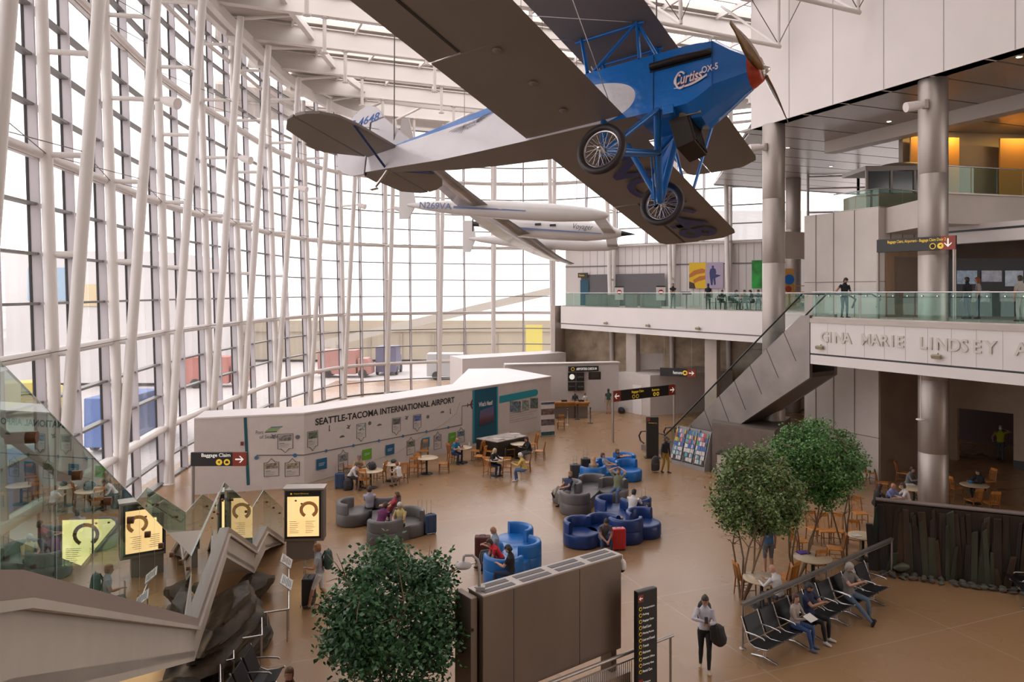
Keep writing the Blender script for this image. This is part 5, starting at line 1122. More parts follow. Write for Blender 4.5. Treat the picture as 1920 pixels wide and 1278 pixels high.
# check-in sign group
ck = lambda u, v, Y=51.3: bl(u, v, Y); cdx = V((7.93, 1.6, 0)).normalized()
c = ck(1094, 691); o, M = hsign('black sign over the check-in wall reading AIRPORTERS CHECK-IN', c, cdx, 2.15, .36, []); fit_text('lettering', 'AIRPORTERS CHECK-IN', 1.45, .17, SIGNW, o, M @ Matrix.Translation((.2, 0, .003)), bold=.015); disc(o, M @ Matrix.Translation((-.78, 0, .002)), .12, SIGNY, 'ring')
for k, (u, v, lab) in enumerate(((1072, 706, 'top left black airline tile with round white emblem'), (1088, 706, 'top right black airline tile'), (1072, 724, 'bottom left black airline tile'), (1088, 724, 'bottom right black airline tile'))):
    c = ck(u, v); o, M = hsign(lab + ' on the check-in wall', c, cdx, .53, .58, [], name='airline_tile'); mb = MB()
    if k == 0:
        mb = MB(); mb.lathe([(.19, 0), (.14, 0)], n=16); mb.box((0, .02, 0), (.2, .05, .002)); mb.build('emblem', SIGNW, o, M=M @ Matrix.Translation((0, 0, .004)))
    else: fit_text('lettering', ['', 'airlink', 'airporter', 'shuttle'][k], .4, .1, mat('dim_lettering', (.35, .34, .32), .5), o, M @ Matrix.Translation((0, 0, .003)))
c = ck(1115, 704, 50.6); o, M = hsign('small tilted brown screen right of the airline tiles', c, cdx, .85, .52, [], name='wall_screen'); mb = MB()
for k in range(5): mb.box((0, .16 - k * .07, 0), (.6 - .05 * (k % 2), .02, .002))
mb.build('printed_lines', mat('dim_brown', (.13, .08, .05), .5), o, M=M @ Matrix.Translation((0, 0, .003)))
# info kiosk with map left of the white room
c = gp(1139, 768); o = thing('map_kiosk', 'dark freestanding map stand by the white room, partly behind a standing man', 'kiosk', c); mb = MB(); mb.box((0, 0, 1.02), (1.25, .25, 2.05)); mb.build('cabinet', SIGNK, o, .02)
mb = MB(); mb.box((-.18, -.13, 1.2), (.62, .01, .95)); mb.build('map_sheet', mat('pale_blue_map', (.25, .36, .44), .5, var=.3, vscale=5, emit=.1), o); mb = MB(); mb.box((0, -.13, 1.9), (.7, .01, .07)); mb.build('title_strip', SIGNY, o)
# black pylon
c = gp(1223, 858); o = thing('black_pylon', 'tall black pylon sign standing on the hall floor at the foot of the escalator', 'sign', c); mb = MB(); mb.box((0, 0, 1.02), (.60, .2, 2.04)); mb.build('pylon_body', SIGNK, o, .02)
mb = MB(); mb.box((-.2, -.105, 1.92), (.14, .006, .14)); mb.build('red_field', REDS, o); fit_text('lettering', 'Escalator up', .4, .05, SIGNY, o, frame((.0, -.106, 1.75), (1, 0, 0))); mb = MB(); mb.box((0, 0, .015), (.8, .4, .03)); mb.build('base_plate', DARK, o)
# near directory pylon
c = V((2.62, 14.65, 0)); rz = R(30); o = thing('directory_pylon', 'tall black directory pylon with a column of yellow discs in the right foreground', 'sign', c, rz)
mb = MB(); mb.box((0, 0, 1.2), (.50, .12, 2.4)); mb.build('pylon_body', SIGNK, o, .015); M = frame((0, -.062, 0), (1, 0, 0))
mb = MB(); mb.box((-.17, -.062, 2.26), (.13, .004, .14)); mb.build('red_field', REDS, o); arrow(o, M @ Matrix.Translation((-.17, 2.26, .004)), SIGNW, .09, 'l'); mb = MB(); mb.box((-.17, -.062, .62), (.1, .004, .13)); mb.build('red_field', REDS, o)
for k, tx in enumerate(['Transportation', 'Parking', 'Baggage Claim', 'Food Court', 'Meeting Rooms', 'Lost and Found', 'Transit', 'Restrooms', 'Airport Office', 'Courtesy Vans', 'Rental Cars']):
    z = 2.06 - k * .122; disc(o, M @ Matrix.Translation((-.18, z, .003)), .036, SIGNY, 'ring'); fit_text('lettering', tx, .028 * len(tx) * .75, .05, SIGNW, o, M @ Matrix.Translation((-.12 + .028 * len(tx) * .375, z, .003)))
fit_text('lettering', 'Restrooms', .18, .04, SIGNW, o, M @ Matrix.Translation((-.02, .62, .003)))

# ------------------------------------------------------------------ lit map kiosk and big map wall
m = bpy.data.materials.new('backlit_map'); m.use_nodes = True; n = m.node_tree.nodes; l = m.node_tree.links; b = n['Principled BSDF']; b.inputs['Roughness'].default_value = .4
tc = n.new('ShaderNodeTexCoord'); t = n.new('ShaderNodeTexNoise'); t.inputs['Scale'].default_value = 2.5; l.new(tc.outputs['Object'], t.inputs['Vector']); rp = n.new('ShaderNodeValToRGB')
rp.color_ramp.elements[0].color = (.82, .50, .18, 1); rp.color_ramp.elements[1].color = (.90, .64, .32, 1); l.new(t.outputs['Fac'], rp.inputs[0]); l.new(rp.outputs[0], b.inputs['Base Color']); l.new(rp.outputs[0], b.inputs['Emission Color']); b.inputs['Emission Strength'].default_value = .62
LIT = m; MAPI = mat('map_ink', (.30, .13, .04), .5, emit=.25); MAPD = mat('map_dark_ink', (.10, .06, .03), .5)
def mapface(o, M, wd, h, rings=1, lines=7, name='backlit_map', LIT=LIT):
    mb = MB(); mb.add([V((-wd / 2, -h / 2, 0)), V((wd / 2, -h / 2, 0)), V((wd / 2, h / 2, 0)), V((-wd / 2, h / 2, 0))], [(0, 1, 2, 3)]); f = mb.build(name, LIT, o, M=M)
    for r in range(rings):
        cx = (wd * .18 if rings == 1 else -wd / 2 + wd * (r + .5) / rings); rr = min(h, wd / rings) * .22
        mb = MB(); mb.tube([(cx + rr * 1.1 * math.cos(R(a)), h * .17 + rr * math.sin(R(a)), 0) for a in range(-60, 241, 20)], [(.05 * h / 1.2, .004)] * 16, 6); mb.build('terminal_outline', MAPI, f, M=M @ Matrix.Translation((0, 0, .004)))
    mb = MB(); rnd = random.Random(rings)
    for k in range(lines):
        for j in range(rings * 2):
            x0 = -wd / 2 + wd * (j + .15) / (rings * 2); y = -h * .12 - k * h * .33 / lines; mb.add([V((x0, y, 0)), V((x0 + wd / (rings * 2) * rnd.uniform(.3, .75), y, 0)), V((x0 + wd / (rings * 2) * .5, y - .012, 0)), V((x0, y - .012, 0))], [(0, 3, 2, 1)])
    for j in range(rings * 3):
        x0 = -wd / 2 + wd * rnd.uniform(.04, .9); y0 = h * rnd.uniform(.05, .4); s = h * .05; mb.add([V((x0, y0, 0)), V((x0 + s, y0, 0)), V((x0 + s, y0 + s * .8, 0)), V((x0, y0 + s * .8, 0))], [(0, 1, 2, 3)])
    mb.build('map_key', MAPD, f, M=M @ Matrix.Translation((0, 0, .003)))
c = V((-6.42, 23.2, 0)); o = thing('lit_map_kiosk', 'grey kiosk with a glowing yellow terminal map beside the stair foot', 'kiosk', c, R(4))
KG = mat('kiosk_grey', (.22, .19, .17), .4, .4)
mb = MB(); mb.box((0, 0, 1.36), (1.2, .45, 1.6)); mb.build('cabinet', KG, o, .015); mb = MB(); mb.box((-.12, .05, .28), (.85, .4, .56)); mb.build('plinth', KG, o); mb = MB(); mb.box((0, -.02, 2.18), (1.26, .55, .05)); mb.build('cap', STEEL, o)
mb = MB(); mb.box((-.02, -.228, 1.38), (1.08, .012, 1.46)); mb.build('dark_bezel', DARK, o); mapface(o, frame((-.02, -.238, 1.33), (1, 0, 0)), .96, 1.22); mb = MB(); mb.box((-.38, -.24, 2.03), (.05, .004, .05)); mb.build('title_mark', SIGNY, o); fit_text('lettering', 'Airport Directory', .45, .05, SIGNY, o, frame((-.08, -.24, 2.03), (1, 0, 0)))
# big slab
s0, s1 = V((-.5, 12.8, 0)), V((2.17, 14.83, 0)); sd = (s1 - s0).normalized(); sn_ = V((sd.y, -sd.x, 0)); SW = (s1 - s0).length; sc_ = (s0 + s1) / 2 - sn_ * .22
o = thing('map_wall_unit', 'big dark metal display unit seen from behind in the foreground', 'display', sc_); BRZ = mat('bronze_metal', (.20, .15, .115), .42, .6, bump=.03, var=.15, vscale=.7, stretch=(1, 1, .3))
Mz = Matrix.Rotation(math.atan2(sd.y, sd.x), 3, 'Z')
mb = MB(); mb.box((0, 0, 2.07), (SW, .44, 1.84), Mz); mb.build('cabinet', BRZ, o, .01)
mb = MB(); mb.box((0, 0, 3.0), (SW + .02, .46, .025), Mz); mb.build('top_plate', STEEL, o)
for k in range(4):
    for j in (-1, 1): 
        mb = MB(); mb.box(Mz @ V((-SW / 2 + SW * (k + .5) / 4, j * .1, 3.015)), (SW / 4 * .8, .13, .006), Mz); mb.build('vent_grille', mat('vent_dark', (.12, .11, .11), .6), o)
for x in (-.5, .28): mb = MB(); mb.box(Mz @ V((x * SW * .6, -.222, 2.07)), (.008, .004, 1.8), Mz); mb.build('panel_joint', DARK, o)
for x in (-.46, .46): mb = MB(); mb.box(Mz @ V((x * SW, 0, .58)), (.14, .3, 1.16), Mz); mb.build('leg', BRZ, o)
mb = MB(); mb.box(Mz @ V((-SW / 2 - .12, .12, 1.5)), (.14, .5, 2.95), Mz); mb.build('end_pier', BRZ, o, .01)
mapface(o, frame(-sn_ * .232 + V((0, 0, 2.05)), -sd), SW - .25, 1.55, 3, 8)
mb = MB(); mb.box(Mz @ V((0, .225, 2.07)), (SW - .1, .01, 1.74), Mz); mb.build('dark_bezel', DARK, o)
# second lit unit behind, seen only mirrored
o = thing('map_wall_unit', 'narrow lit map unit standing behind the big display unit', 'display', V((-2.6, 11.2, 0))); mb = MB(); mb.box((0, 0, 1.9), (.3, 1.3, 1.7), Matrix.Rotation(.2, 3, 'Z'));
bpy.data.objects.remove(o)
# gooseneck lamp and dome camera on the slab
q = s0 + sd * .1 - sn_ * .25; o = thing('gooseneck_lamp', 'grey disc lamp on a bent pole on top of the big display unit', 'lamp', V((q.x, q.y, 3.015)))
mb = MB(); mb.tube([(0, 0, 0), (0, 0, .42), (-.03, 0, .52), (-.12, 0, .60), (-.24, 0, .60), (-.27, 0, .58), (-.28, 0, .50)], .025, 10); mb.box((.02, 0, .03), (.16, .12, .06)); mb.build('bent_pole', mat('grey_paint', (.42, .38, .36), .4), o)
mb = MB(); mb.lathe([(.0, .07), (.03, .065), (.13, .03), (.145, .0), (.13, -.03), (0, -.035)], (-.28, 0, .42), 20); mb.build('lamp_shade', MATS['grey_paint'], o)
q = s1 + sd * .12 - sn_ * .1; o = thing('dome_camera', 'white dome security camera hanging at the right end of the big display unit', 'camera', V((q.x, q.y, 2.72)))
mb = MB(); mb.tube([V((0, 0, .12)), V((0, 0, .22)), -sd * .12 + V((0, 0, .24))], .02, 8); mb.build('bracket', WHITE, o); mb = MB(); mb.lathe([(0, .14), (.05, .13), (.085, .08), (.09, -.02), (.08, -.05)], n=18); mb.build('housing', WHITE, o); mb = MB(); mb.lathe([(.065, -.05), (.055, -.09), (.03, -.115), (0, -.12)], n=16); mb.build('dome', DARK, o)
# foreground handrail bottom right of the slab
ra, rb = V((.35, 13.35, 0)), V((3.34, 15.5, 0)); rdd = (rb - ra).normalized(); o = thing('mesh_railing', 'steel handrail with perforated infill rising along the bottom of the foreground', 'railing', rb); L = Matrix.Translation(-rb)
mb = MB(); mb.tube([ra + V((0, 0, 1.1)), rb + V((0, 0, 1.1))], .035, 10); mb.build('top_rail', STEEL, o, M=L)
for f in (.02, .72, .98): p = ra.lerp(rb, f); mb = MB(); mb.tube([p, p + V((0, 0, 1.1))], .028, 10); mb.build('post', STEEL, o, M=L)
mb = MB()
for k in range(44):
    p = ra.lerp(rb, .03 + .66 * k / 44); mb.tube([p + V((0, 0, .15)), p + V((0, 0, .95))], .007, 4)
w_ = mb.build('wire_infill', STEEL, o, M=L); w_['kind'] = 'stuff'
for z in (.15, .95): mb = MB(); mb.beam(ra.lerp(rb, .02) + V((0, 0, z)), ra.lerp(rb, .71) + V((0, 0, z)), .02, .03); mb.build('infill_frame', STEEL, o, M=L)
# low curb behind the railing
mb = MB(); mb.beam(V((-.2, 13.2, .35)), V((2.25, 14.95, .35)), .35, .7); struct(mb.build('trim_93', mat('beige_curb', (.55, .44, .35), .6)))
# ------------------------------------------------------------------ people
SKINS = {'light': (.50, .27, .19), 'tan': (.38, .19, .12), 'brown': (.20, .10, .06)}
def clothm(c): return mat('cloth_%02d_%02d_%02d' % tuple(int(x * 99) for x in c), c, .85, bump=.15, bscale=30)
def ik(a, b, l1, l2, pole):
    d = b - a; L = d.length; mx = (l1 + l2) * .995
    if L > mx: b = a + d * (mx / L); d = b - a; L = mx
    x = (l1 * l1 - l2 * l2 + L * L) / (2 * L); h = math.sqrt(max(0, l1 * l1 - x * x)); u = d.normalized(); p = (pole - u * pole.dot(u))
    p = p.normalized() if p.length > 1e-5 else u.orthogonal().normalized()
    return a + u * x + p * h, b
def ringloft(mb, rings, n=14):
    "rings: (centre, side vector, front vector, rs, rf)"
    vs = []
    for c, s, f, a, b in rings: vs += [c + s * a * math.cos(2 * PI * k / n) + f * b * math.sin(2 * PI * k / n) for k in range(n)]
    N = len(rings); fs = [(i * n + k, i * n + (k + 1) % n, (i + 1) * n + (k + 1) % n, (i + 1) * n + k) for i in range(N - 1) for k in range(n)]
    mb.add(vs, fs + [tuple(range(n))[::-1], tuple((N - 1) * n + k for k in range(n))])
POSES = {
    'sit': dict(hz=.53, lean=-8, feet=((.46, .12), (.46, -.12)), hands=((.34, .10, .66), (.34, -.10, .66)), neck=12),
    'sitphone': dict(hz=.53, lean=-4, feet=((.44, .12), (.50, -.12)), hands=((.36, .06, .93), (.38, -.05, .93)), neck=35),
    'sittable': dict(hz=.53, lean=16, feet=((.40, .12), (.34, -.12)), hands=((.50, .14, .80), (.50, -.14, .80)), neck=18),
    'sitbook': dict(hz=.53, lean=2, feet=((.44, .1), (.50, -.1)), hands=((.36, .08, .76), (.36, -.08, .76)), neck=40),
    'recline': dict(hz=.50, lean=-32, feet=((.86, .10), (.92, -.08)), hands=((.22, .10, .72), (.22, -.10, .72)), neck=20),
    'crossed': dict(hz=.53, lean=-14, feet=((.48, .10), (.66, .02, .42)), hands=((.30, .06, .70), (.30, -.10, .70)), neck=8),
    'lean': dict(hz=.53, lean=34, feet=((.40, .16), (.44, -.16)), hands=((.52, .05, .52), (.52, -.05, .50)), neck=30),
    'armsup': dict(hz=.53, lean=-18, feet=((.50, .12), (.62, -.1)), hands=((-.16, .12, 1.30), (-.16, -.12, 1.30)), neck=5),
    'stand': dict(hz=.95, lean=2, feet=((0.02, .10), (-.02, -.10)), hands=((.08, .24, .80), (.08, -.24, .80)), neck=5),
    'standphone': dict(hz=.95, lean=0, feet=((0.04, .10), (-.02, -.12)), hands=((.30, .06, 1.22), (.28, -.04, 1.20)), neck=20),
    'folded': dict(hz=.95, lean=0, feet=((0.03, .12), (-.02, -.12)), hands=((.22, -.12, 1.16), (.22, .12, 1.12)), neck=6),
    'walk': dict(hz=.93, lean=5, feet=((.28, .08), (-.26, -.08, .12)), hands=((-.12, .24, .85), (.22, -.24, .88)), neck=6),
    'escal': dict(hz=.95, lean=4, feet=((0.04, .10), (-.04, -.10)), hands=((.30, .08, 1.10), (.18, -.62, 1.06)), neck=32),
}
def person(label, loc, face, pose='sit', shirt=(.3, .3, .3), pants=(.05, .06, .10), skin='light', hair=(.05, .03, .02), hairstyle='short', sleeve=.5, shorts=False, shoes=(.04, .03, .03), H=1.72, tweak=None, heady=0, base=0.0, collar=None, group=None, female=False, bag=None, extra=None):
    P = dict(POSES[pose]); P.update(tweak or {}); sc_ = H / 1.75
    root = thing('person', label, 'person', (loc[0], loc[1], base), R(face)); 
    mb = MB(); pel = V((0, 0, P['hz'])); la = R(P['lean']); up = V((math.sin(la), 0, math.cos(la))); fr = V((math.cos(la), 0, -math.sin(la))); sy = V((0, 1, 0))
    wS, wC, wW, wH = (.178, .155, .118, .168) if female else (.20, .172, .145, .162)
    upm = (up + V((0, 0, 1)) * (1 if P['lean'] < 0 else .4)).normalized()
    c = [pel - up * .06, pel + up * .03, pel + up * .16, pel + up * .30, pel + up * .42, pel + up * .485]
    ringloft(mb, [(c[0], sy, fr, wH * .8, .10), (c[1], sy, fr, wH, .118), (c[2], sy, fr, wW, .098), (c[3], sy, fr, wC, .115), (c[4], sy, fr, wS * .92, .10), (c[5], sy, fr, wS * .55, .07), (c[5] + up * .05, sy, fr, .062, .058)])
    segs = [(c[0], c[5], .13, 'shirt', 'torso')]
    nk = c[5] + up * .02; hd = R(P['neck'] + P['lean'] * .3); hy = R(heady)
    hf = V((math.cos(hd) * math.cos(hy), math.cos(hd) * math.sin(hy), -math.sin(hd))); hu = (V((0, 0, 1)) - hf * hf.z).normalized() if abs(hf.z) < .98 else up
    hs = hu.cross(hf).normalized(); hu = hf.cross(hs).normalized()
    hc = nk + (up * .6 + hu * .4).normalized() * .145 + hf * .018
    mb.tube([nk - up * .03, hc - hf * .02], [.055, .052], 12)
    ringloft(mb, [(hc + hu * z + hf * o, hs, hf, a, b) for z, a, b, o in ((-.115, .025, .03, .045), (-.10, .05, .058, .022), (-.06, .066, .082, .006), (0, .074, .094, 0), (.05, .073, .094, -.004), (.09, .06, .078, -.008), (.115, .035, .045, -.01), (.122, .01, .012, -.01))], 16)
    mb.tube([hc + hf * .085 + hu * .012, hc + hf * .112 - hu * .028, hc + hf * .088 - hu * .04], [.008, .015, .012], 8)
    for s in (1, -1): mb.tube([hc + hs * s * .072 + hu * .02 - hf * .005, hc + hs * s * .082 - hu * .028 - hf * .002], [.014, .010], 6)
    segs += [(nk, hc, .055, 'skin', 'neck'), (hc - hu * .06, hc + hu * .06, .085, 'skin', 'head')]
    hands = []
    for s, hnd in zip((1, -1), P['hands']):
        sh = c[4] + sy * s * (wS - .025) + up * .025; tgt = V(hnd); pole = V((-.45, s * .6, -.6)) if hnd[2] < 1.2 else V((.2, s, -.4))
        el, wr = ik(sh, tgt, .285, .25, pole)
        mb.tube([sh, sh.lerp(el, .25), el, el.lerp(wr, .3), wr], [.062, .054, .041, .042, .027], 12)
        segs += [(sh, el, .05, 'arm', 'upper'), (el, wr, .038, 'arm', 'lower')]
        hdv = (wr - el).normalized(); inn = V((0, -s, 0)); inn = (inn - hdv * inn.dot(hdv)); inn = inn.normalized() if inn.length > .05 else V((1, 0, 0)); pn = hdv.cross(inn)
        palm = wr + hdv * .05; mb.tube([wr, palm, palm + hdv * .03], [(.026, .018), (.040, .017), (.036, .014)], 10)
        segs.append((wr, palm + hdv * .04, .03, 'skin', 'hand')); hands.append((wr, hdv, inn, pn, s))
    for s, ft in zip((1, -1), P['feet']):
        hp = pel + sy * s * .088 - V((0, 0, .02)); an = V((ft[0], ft[1], (ft[2] if len(ft) > 2 else .075))); kn, an = ik(hp, an, .43, .425, V((1, s * .12, .5)) if P['hz'] < .8 else V((1, 0, 0)))
        mb.tube([hp, hp.lerp(kn, .3), kn, kn.lerp(an, .28), an], [.088, .082, .055, .056, .036], 14)
        segs += [(hp, kn, .07, 'leg', 'thigh'), (kn, an, .05, 'leg', 'shin')]
        fd = V((1, s * .2, 0)).normalized(); sh_ = (an - kn).normalized(); 
        if sh_.z > -.75: fd = (fd * .5 + V((0, 0, .85))).normalized()
        toe = an + fd * .17 - V((0, 0, .035 if sh_.z < -.75 else 0)); heel = an - fd * .05 - V((0, 0, .035))
        mb.tube([heel, an - V((0, 0, .03)), an + fd * .09 - V((0, 0, .035)), toe], [(.034, .036), (.042, .042), (.044, .034), (.03, .022)], 10)
        segs.append((heel, toe, .04, 'shoe', 'foot'))
    tmp = mb.build('body', [clothm(shirt), clothm(pants), mat('skin_' + skin, SKINS[skin], .55), clothm(shoes), clothm(collar or shirt)])
    rm = tmp.modifiers.new('r', 'REMESH'); rm.mode = 'VOXEL'; rm.voxel_size = .0135; rm.use_smooth_shade = True
    sm = tmp.modifiers.new('s', 'SMOOTH'); sm.iterations = 3; sm.factor = .5
    me = bpy.data.meshes.new_from_object(tmp.evaluated_get(bpy.context.evaluated_depsgraph_get())); me.name = 'body'
    om = tmp.data; bpy.data.objects.remove(tmp); bpy.data.meshes.remove(om)
    SA = [(a, (b - a), (b - a).length_squared, r, lb, nm) for a, b, r, lb, nm in segs]
    idx = []
    vc = [v.co.copy() for v in me.vertices]
    for p in me.polygons:
        q = vc[p.vertices[0]]; best = 9; bl_ = None; bt = 0
        for a, d, l2, r, lb, nm in SA:
            t = max(0, min(1, (q - a).dot(d) / l2)); dist = (q - a - d * t).length - r
            if dist < best: best = dist; bl_ = (lb, nm); bt = t
        lb, nm = bl_
        if lb == 'shirt': i = 1 if (bt < .12) else 0
        elif lb == 'arm':
            if nm == 'upper': i = 0 if (sleeve >= 1 or bt < sleeve * 1.25) else 2
            else: i = 0 if sleeve >= 2 or (sleeve > 1 and bt < .95) else 2
        elif lb == 'leg':
            if shorts: i = 1 if nm == 'thigh' and bt < .97 else 2
            else: i = 1 if nm == 'thigh' or bt < .96 else 3
        elif lb == 'shoe': i = 3
        else: i = 2
        if nm == 'neck' and bt < .25: i = 0
        idx.append(i)
    me.polygons.foreach_set('material_index', idx); me.update()
    # fingers join the body mesh
    bm = bmesh.new(); bm.from_mesh(me); f = MB(); f.mi = 2
    for wr, hd_, inn, pn, s in hands:
        pc = -pn * s if False else pn; palmn = V((0, 0, -1)) if abs(hd_.z) < .7 else V((1, 0, 0)); palmn = (palmn - hd_ * palmn.dot(hd_)).normalized(); lat = hd_.cross(palmn).normalized()
        if lat.dot(inn) < 0: lat = -lat
        for k, (o, L_) in enumerate(((.028, .070), (.010, .080), (-.009, .075), (-.027, .060))):
            b0 = wr + hd_ * .072 + lat * o; f.tube([b0, b0 + hd_ * L_ * .45 + palmn * .006, b0 + hd_ * L_ * .75 + palmn * .022, b0 + hd_ * L_ * .82 + palmn * .04], [.0088, .0085, .0078, .006], 6)
        b0 = wr + hd_ * .03 + lat * .03; f.tube([b0, b0 + lat * .025 + hd_ * .025, b0 + lat * .028 + hd_ * .052 + palmn * .01], [.011, .0095, .007], 6)
    # eyes and mouth
    for s in (1, -1):
        e = hc + hf * .082 + hs * s * .031 + hu * .012; f.mi = 5; f.lathe([(.011, 0), (.008, .006), (0, .009)], e, 8, Matrix((hs, hu, hf)).transposed(), True)
        f.mi = 6; f.lathe([(.006, .006), (.004, .0095), (0, .0105)], e, 6, Matrix((hs, hu, hf)).transposed(), True)
        f.tube([e + hu * .017 - hs * .013, e + hu * .021 + hf * .003, e + hu * .016 + hs * .013], .0035, 5)
    f.mi = 7; f.tube([hc + hf * .083 - hu * .062 - hs * .022, hc + hf * .092 - hu * .062, hc + hf * .083 - hu * .062 + hs * .022], [.003, .006, .003], 6)
    n0 = len(bm.verts); bv = [bm.verts.new(p) for p in f.v]; 
    for fc, mi in zip(f.f, f.m):
        try: nf_ = bm.faces.new([bv[i] for i in fc]); nf_.material_index = mi; nf_.smooth = True
        except ValueError: pass
    bm.to_mesh(me); bm.free()
    for m_ in (mat('eye_white', (.6, .55, .5), .3), mat('eye_dark', (.03, .02, .015), .3), mat('lips', (.30, .10, .08), .5)): me.materials.append(m_)
    me.transform(Matrix.Scale(sc_, 4)) if abs(sc_ - 1) > .001 else None
    o = bpy.data.objects.new('body', me); COL.objects.link(o); o.parent = root
    # hair
    if hairstyle != 'bald':
        h = MB(); HM = mat('hair_%02d_%02d_%02d' % tuple(int(x * 99) for x in hair), hair, .6, bump=.4, bscale=60, stretch=(1, 1, .2)); long_ = hairstyle == 'long'
        rings = []
        for z, a, b, of in ((.128, .02, .024, -.012), (.118, .048, .058, -.012), (.09, .070, .088, -.012), (.055, .081, .098, -.016)): rings.append((hc + hu * z + hf * of, hs, hf, a, b))
        ringloft(h, rings, 16)
        back = [(.055, .081, 1.0), (.0, .083, .98), (-.05, .076, .9), (-.09, .06, .75)] + ([(-.16, .085, .85), (-.24, .09, .85), (-.29, .06, .6)] if long_ else [])
        vs = []; 
        A0 = 72 if not long_ else 55
        for z, a, b in back:
            for k in range(13):
                t_ = R(A0 + (360 - 2 * A0) * k / 12) ; vs.append(hc + hu * z - hf * .016 + hf * math.cos(t_) * .096 * b + hs * math.sin(t_) * a * 1.02)
        fs = [(i * 13 + k, (i + 1) * 13 + k, (i + 1) * 13 + k + 1, i * 13 + k + 1) for i in range(len(back) - 1) for k in range(12)]
        h.add(vs, fs, True); ho = h.build('hair', HM, root, M=Matrix.Scale(sc_, 4)); sd_ = ho.modifiers.new('solid', 'SOLIDIFY'); sd_.thickness = .012; sd_.offset = -1
        if hairstyle == 'bun': h = MB(); h.lathe([(0, -.03), (.03, -.02), (.035, 0), (.03, .02), (0, .03)], hc - hf * .11 + hu * .06, 10); h.build('hair_bun', HM, root, M=Matrix.Scale(sc_, 4))
        if hairstyle == 'cap':
            h = MB(); ringloft(h, [(hc + hu * z - hf * .008, hs, hf, a, b) for z, a, b in ((.03, .088, .106), (.08, .082, .100), (.125, .055, .07), (.14, .015, .02))], 16); h.extr([hc + hu * .035 + hf * .09 + hs * .06, hc + hu * .02 + hf * .17 + hs * .04, hc + hu * .02 + hf * .17 - hs * .04, hc + hu * .035 + hf * .09 - hs * .06], hu * .01); h.build('cap', clothm((.35, .33, .30)), root, M=Matrix.Scale(sc_, 4))
    root['hand'] = [tuple(h_[0] * sc_) for h_ in hands][0]
    del root['hand']
    return root
FONTCLR = None
# ------------------------------------------------------------------ chairs, tables
OAK = mat('honey_oak', (.50, .19, .03), .38, coat=.25, var=.3, vscale=5, stretch=(1, 1, .3)); OAKD = mat('brown_oak', (.24, .085, .02), .4, var=.3, vscale=5)
def make_chair(label):
    c = thing('wooden_chair', label, 'chair', group='slat back wooden chairs')
    mb = MB(); mb.extr([(-.20, -.20, .43), (.22, -.23, .44), (.22, .23, .44), (-.20, .20, .43)], (0, 0, .035)); mb.build('seat', OAK, c, .012)
    for s in (-1, 1):
        mb = MB(); mb.tube([(.19, s * .19, .43), (.20, s * .20, 0)], [.02, .015], 8); mb.build('leg', OAKD, c)
        mb = MB(); mb.tube([(-.30, s * .17, .93), (-.20, s * .18, .45), (-.24, s * .19, 0)], [.018, .022, .016], 8); mb.build('leg', OAKD, c)
        mb = MB(); mb.tube([(.195, s * .195, .20), (-.22, s * .185, .20)], .011, 6); mb.build('stretcher', OAKD, c)
    mb = MB(); mb.extr([(-.31, -.19, .84), (-.31, .19, .84), (-.325, .17, .95), (-.325, -.17, .95)], (.024, 0, 0)); mb.build('top_rail', OAK, c, .008)
    for k in range(6): mb = MB(); y = -.125 + .05 * k; mb.beam((-.215, y, .47), (-.30, y, .86), .018, .014, up=V((0, 1, 0))); mb.build('slat', OAK, c)
    mb = MB(); mb.beam((0, -.19, .20), (0, .19, .20), .02, .02); mb.build('stretcher', OAKD, c); return c
chair0 = None
def chair(u, v, face, label):
    global chair0
    p = gp(u, v)
    if chair0 is None: chair0 = make_chair(label); chair0.location = p; chair0.rotation_euler[2] = R(face); return chair0
    return dup(chair0, p, R(face), label)
TTOP = mat('cream_laminate', (.56, .44, .30), .35, var=.06); TPED = mat('table_pedestal', (.03, .028, .026), .4, .5)
table0 = None
def table(u, v, r, label):
    "u,v = centre of the table top in the photo"
    global table0
    p = gp(u, v, .74); p.z = 0
    t = thing('round_table', label, 'table', p, group='round pedestal tables')
    mb = MB(); mb.lathe([(r - .015, .705), (r, .715), (r, .735), (r - .01, .742), (0, .742)], n=32); mb.lathe([(0.0, .704), (r - .02, .704)], n=32); mb.build('table_top', TTOP, t)
    mb = MB(); mb.tube([(0, 0, .03), (0, 0, .70)], .045, 12); mb.lathe([(.0, .70), (.16, .695), (.05, .66)], n=14); mb.build('pedestal', TPED, t)
    mb = MB(); mb.lathe([(.28, 0), (.28, .02), (.06, .05), (.0, .05)], n=24); mb.build('base', TPED, t); return p
T = {}
T['a'] = table(695, 881, .52, 'round table nearest the left end of the site wall, two people at it')
T['b'] = table(735, 869, .40, 'small round table with a dark bag on it beside the first table')
T['c'] = table(800, 857, .52, 'empty round table under the bright blue wall panel')
T['d'] = table(866, 838, .50, 'round table of the man in blue by the green panel')
T['e'] = table(930, 860, .50, 'round table covered with papers and dishes in front of the black display table')
T['f'] = table(975, 831, .48, 'round table with green bag between the display table and the papers table')
T['g'] = table(1524, 1044, .52, 'cream round table with purple napkin under the right trees')
T['h'] = table(1428, 1083, .48, 'cream round table behind the bench row, at the foot of the leftmost right tree')
T['i'] = table(1618, 1003, .45, 'round table with napkins left of the slate wall')
T['j'] = table(1713, 914, .50, 'round table beside the nearest round steel column')
T['k'] = table(1827, 908, .50, 'round table farthest right in the dim corner, blue bag on it')
T['l'] = table(1486, 808, .45, 'small round table far back right of the escalator closet')
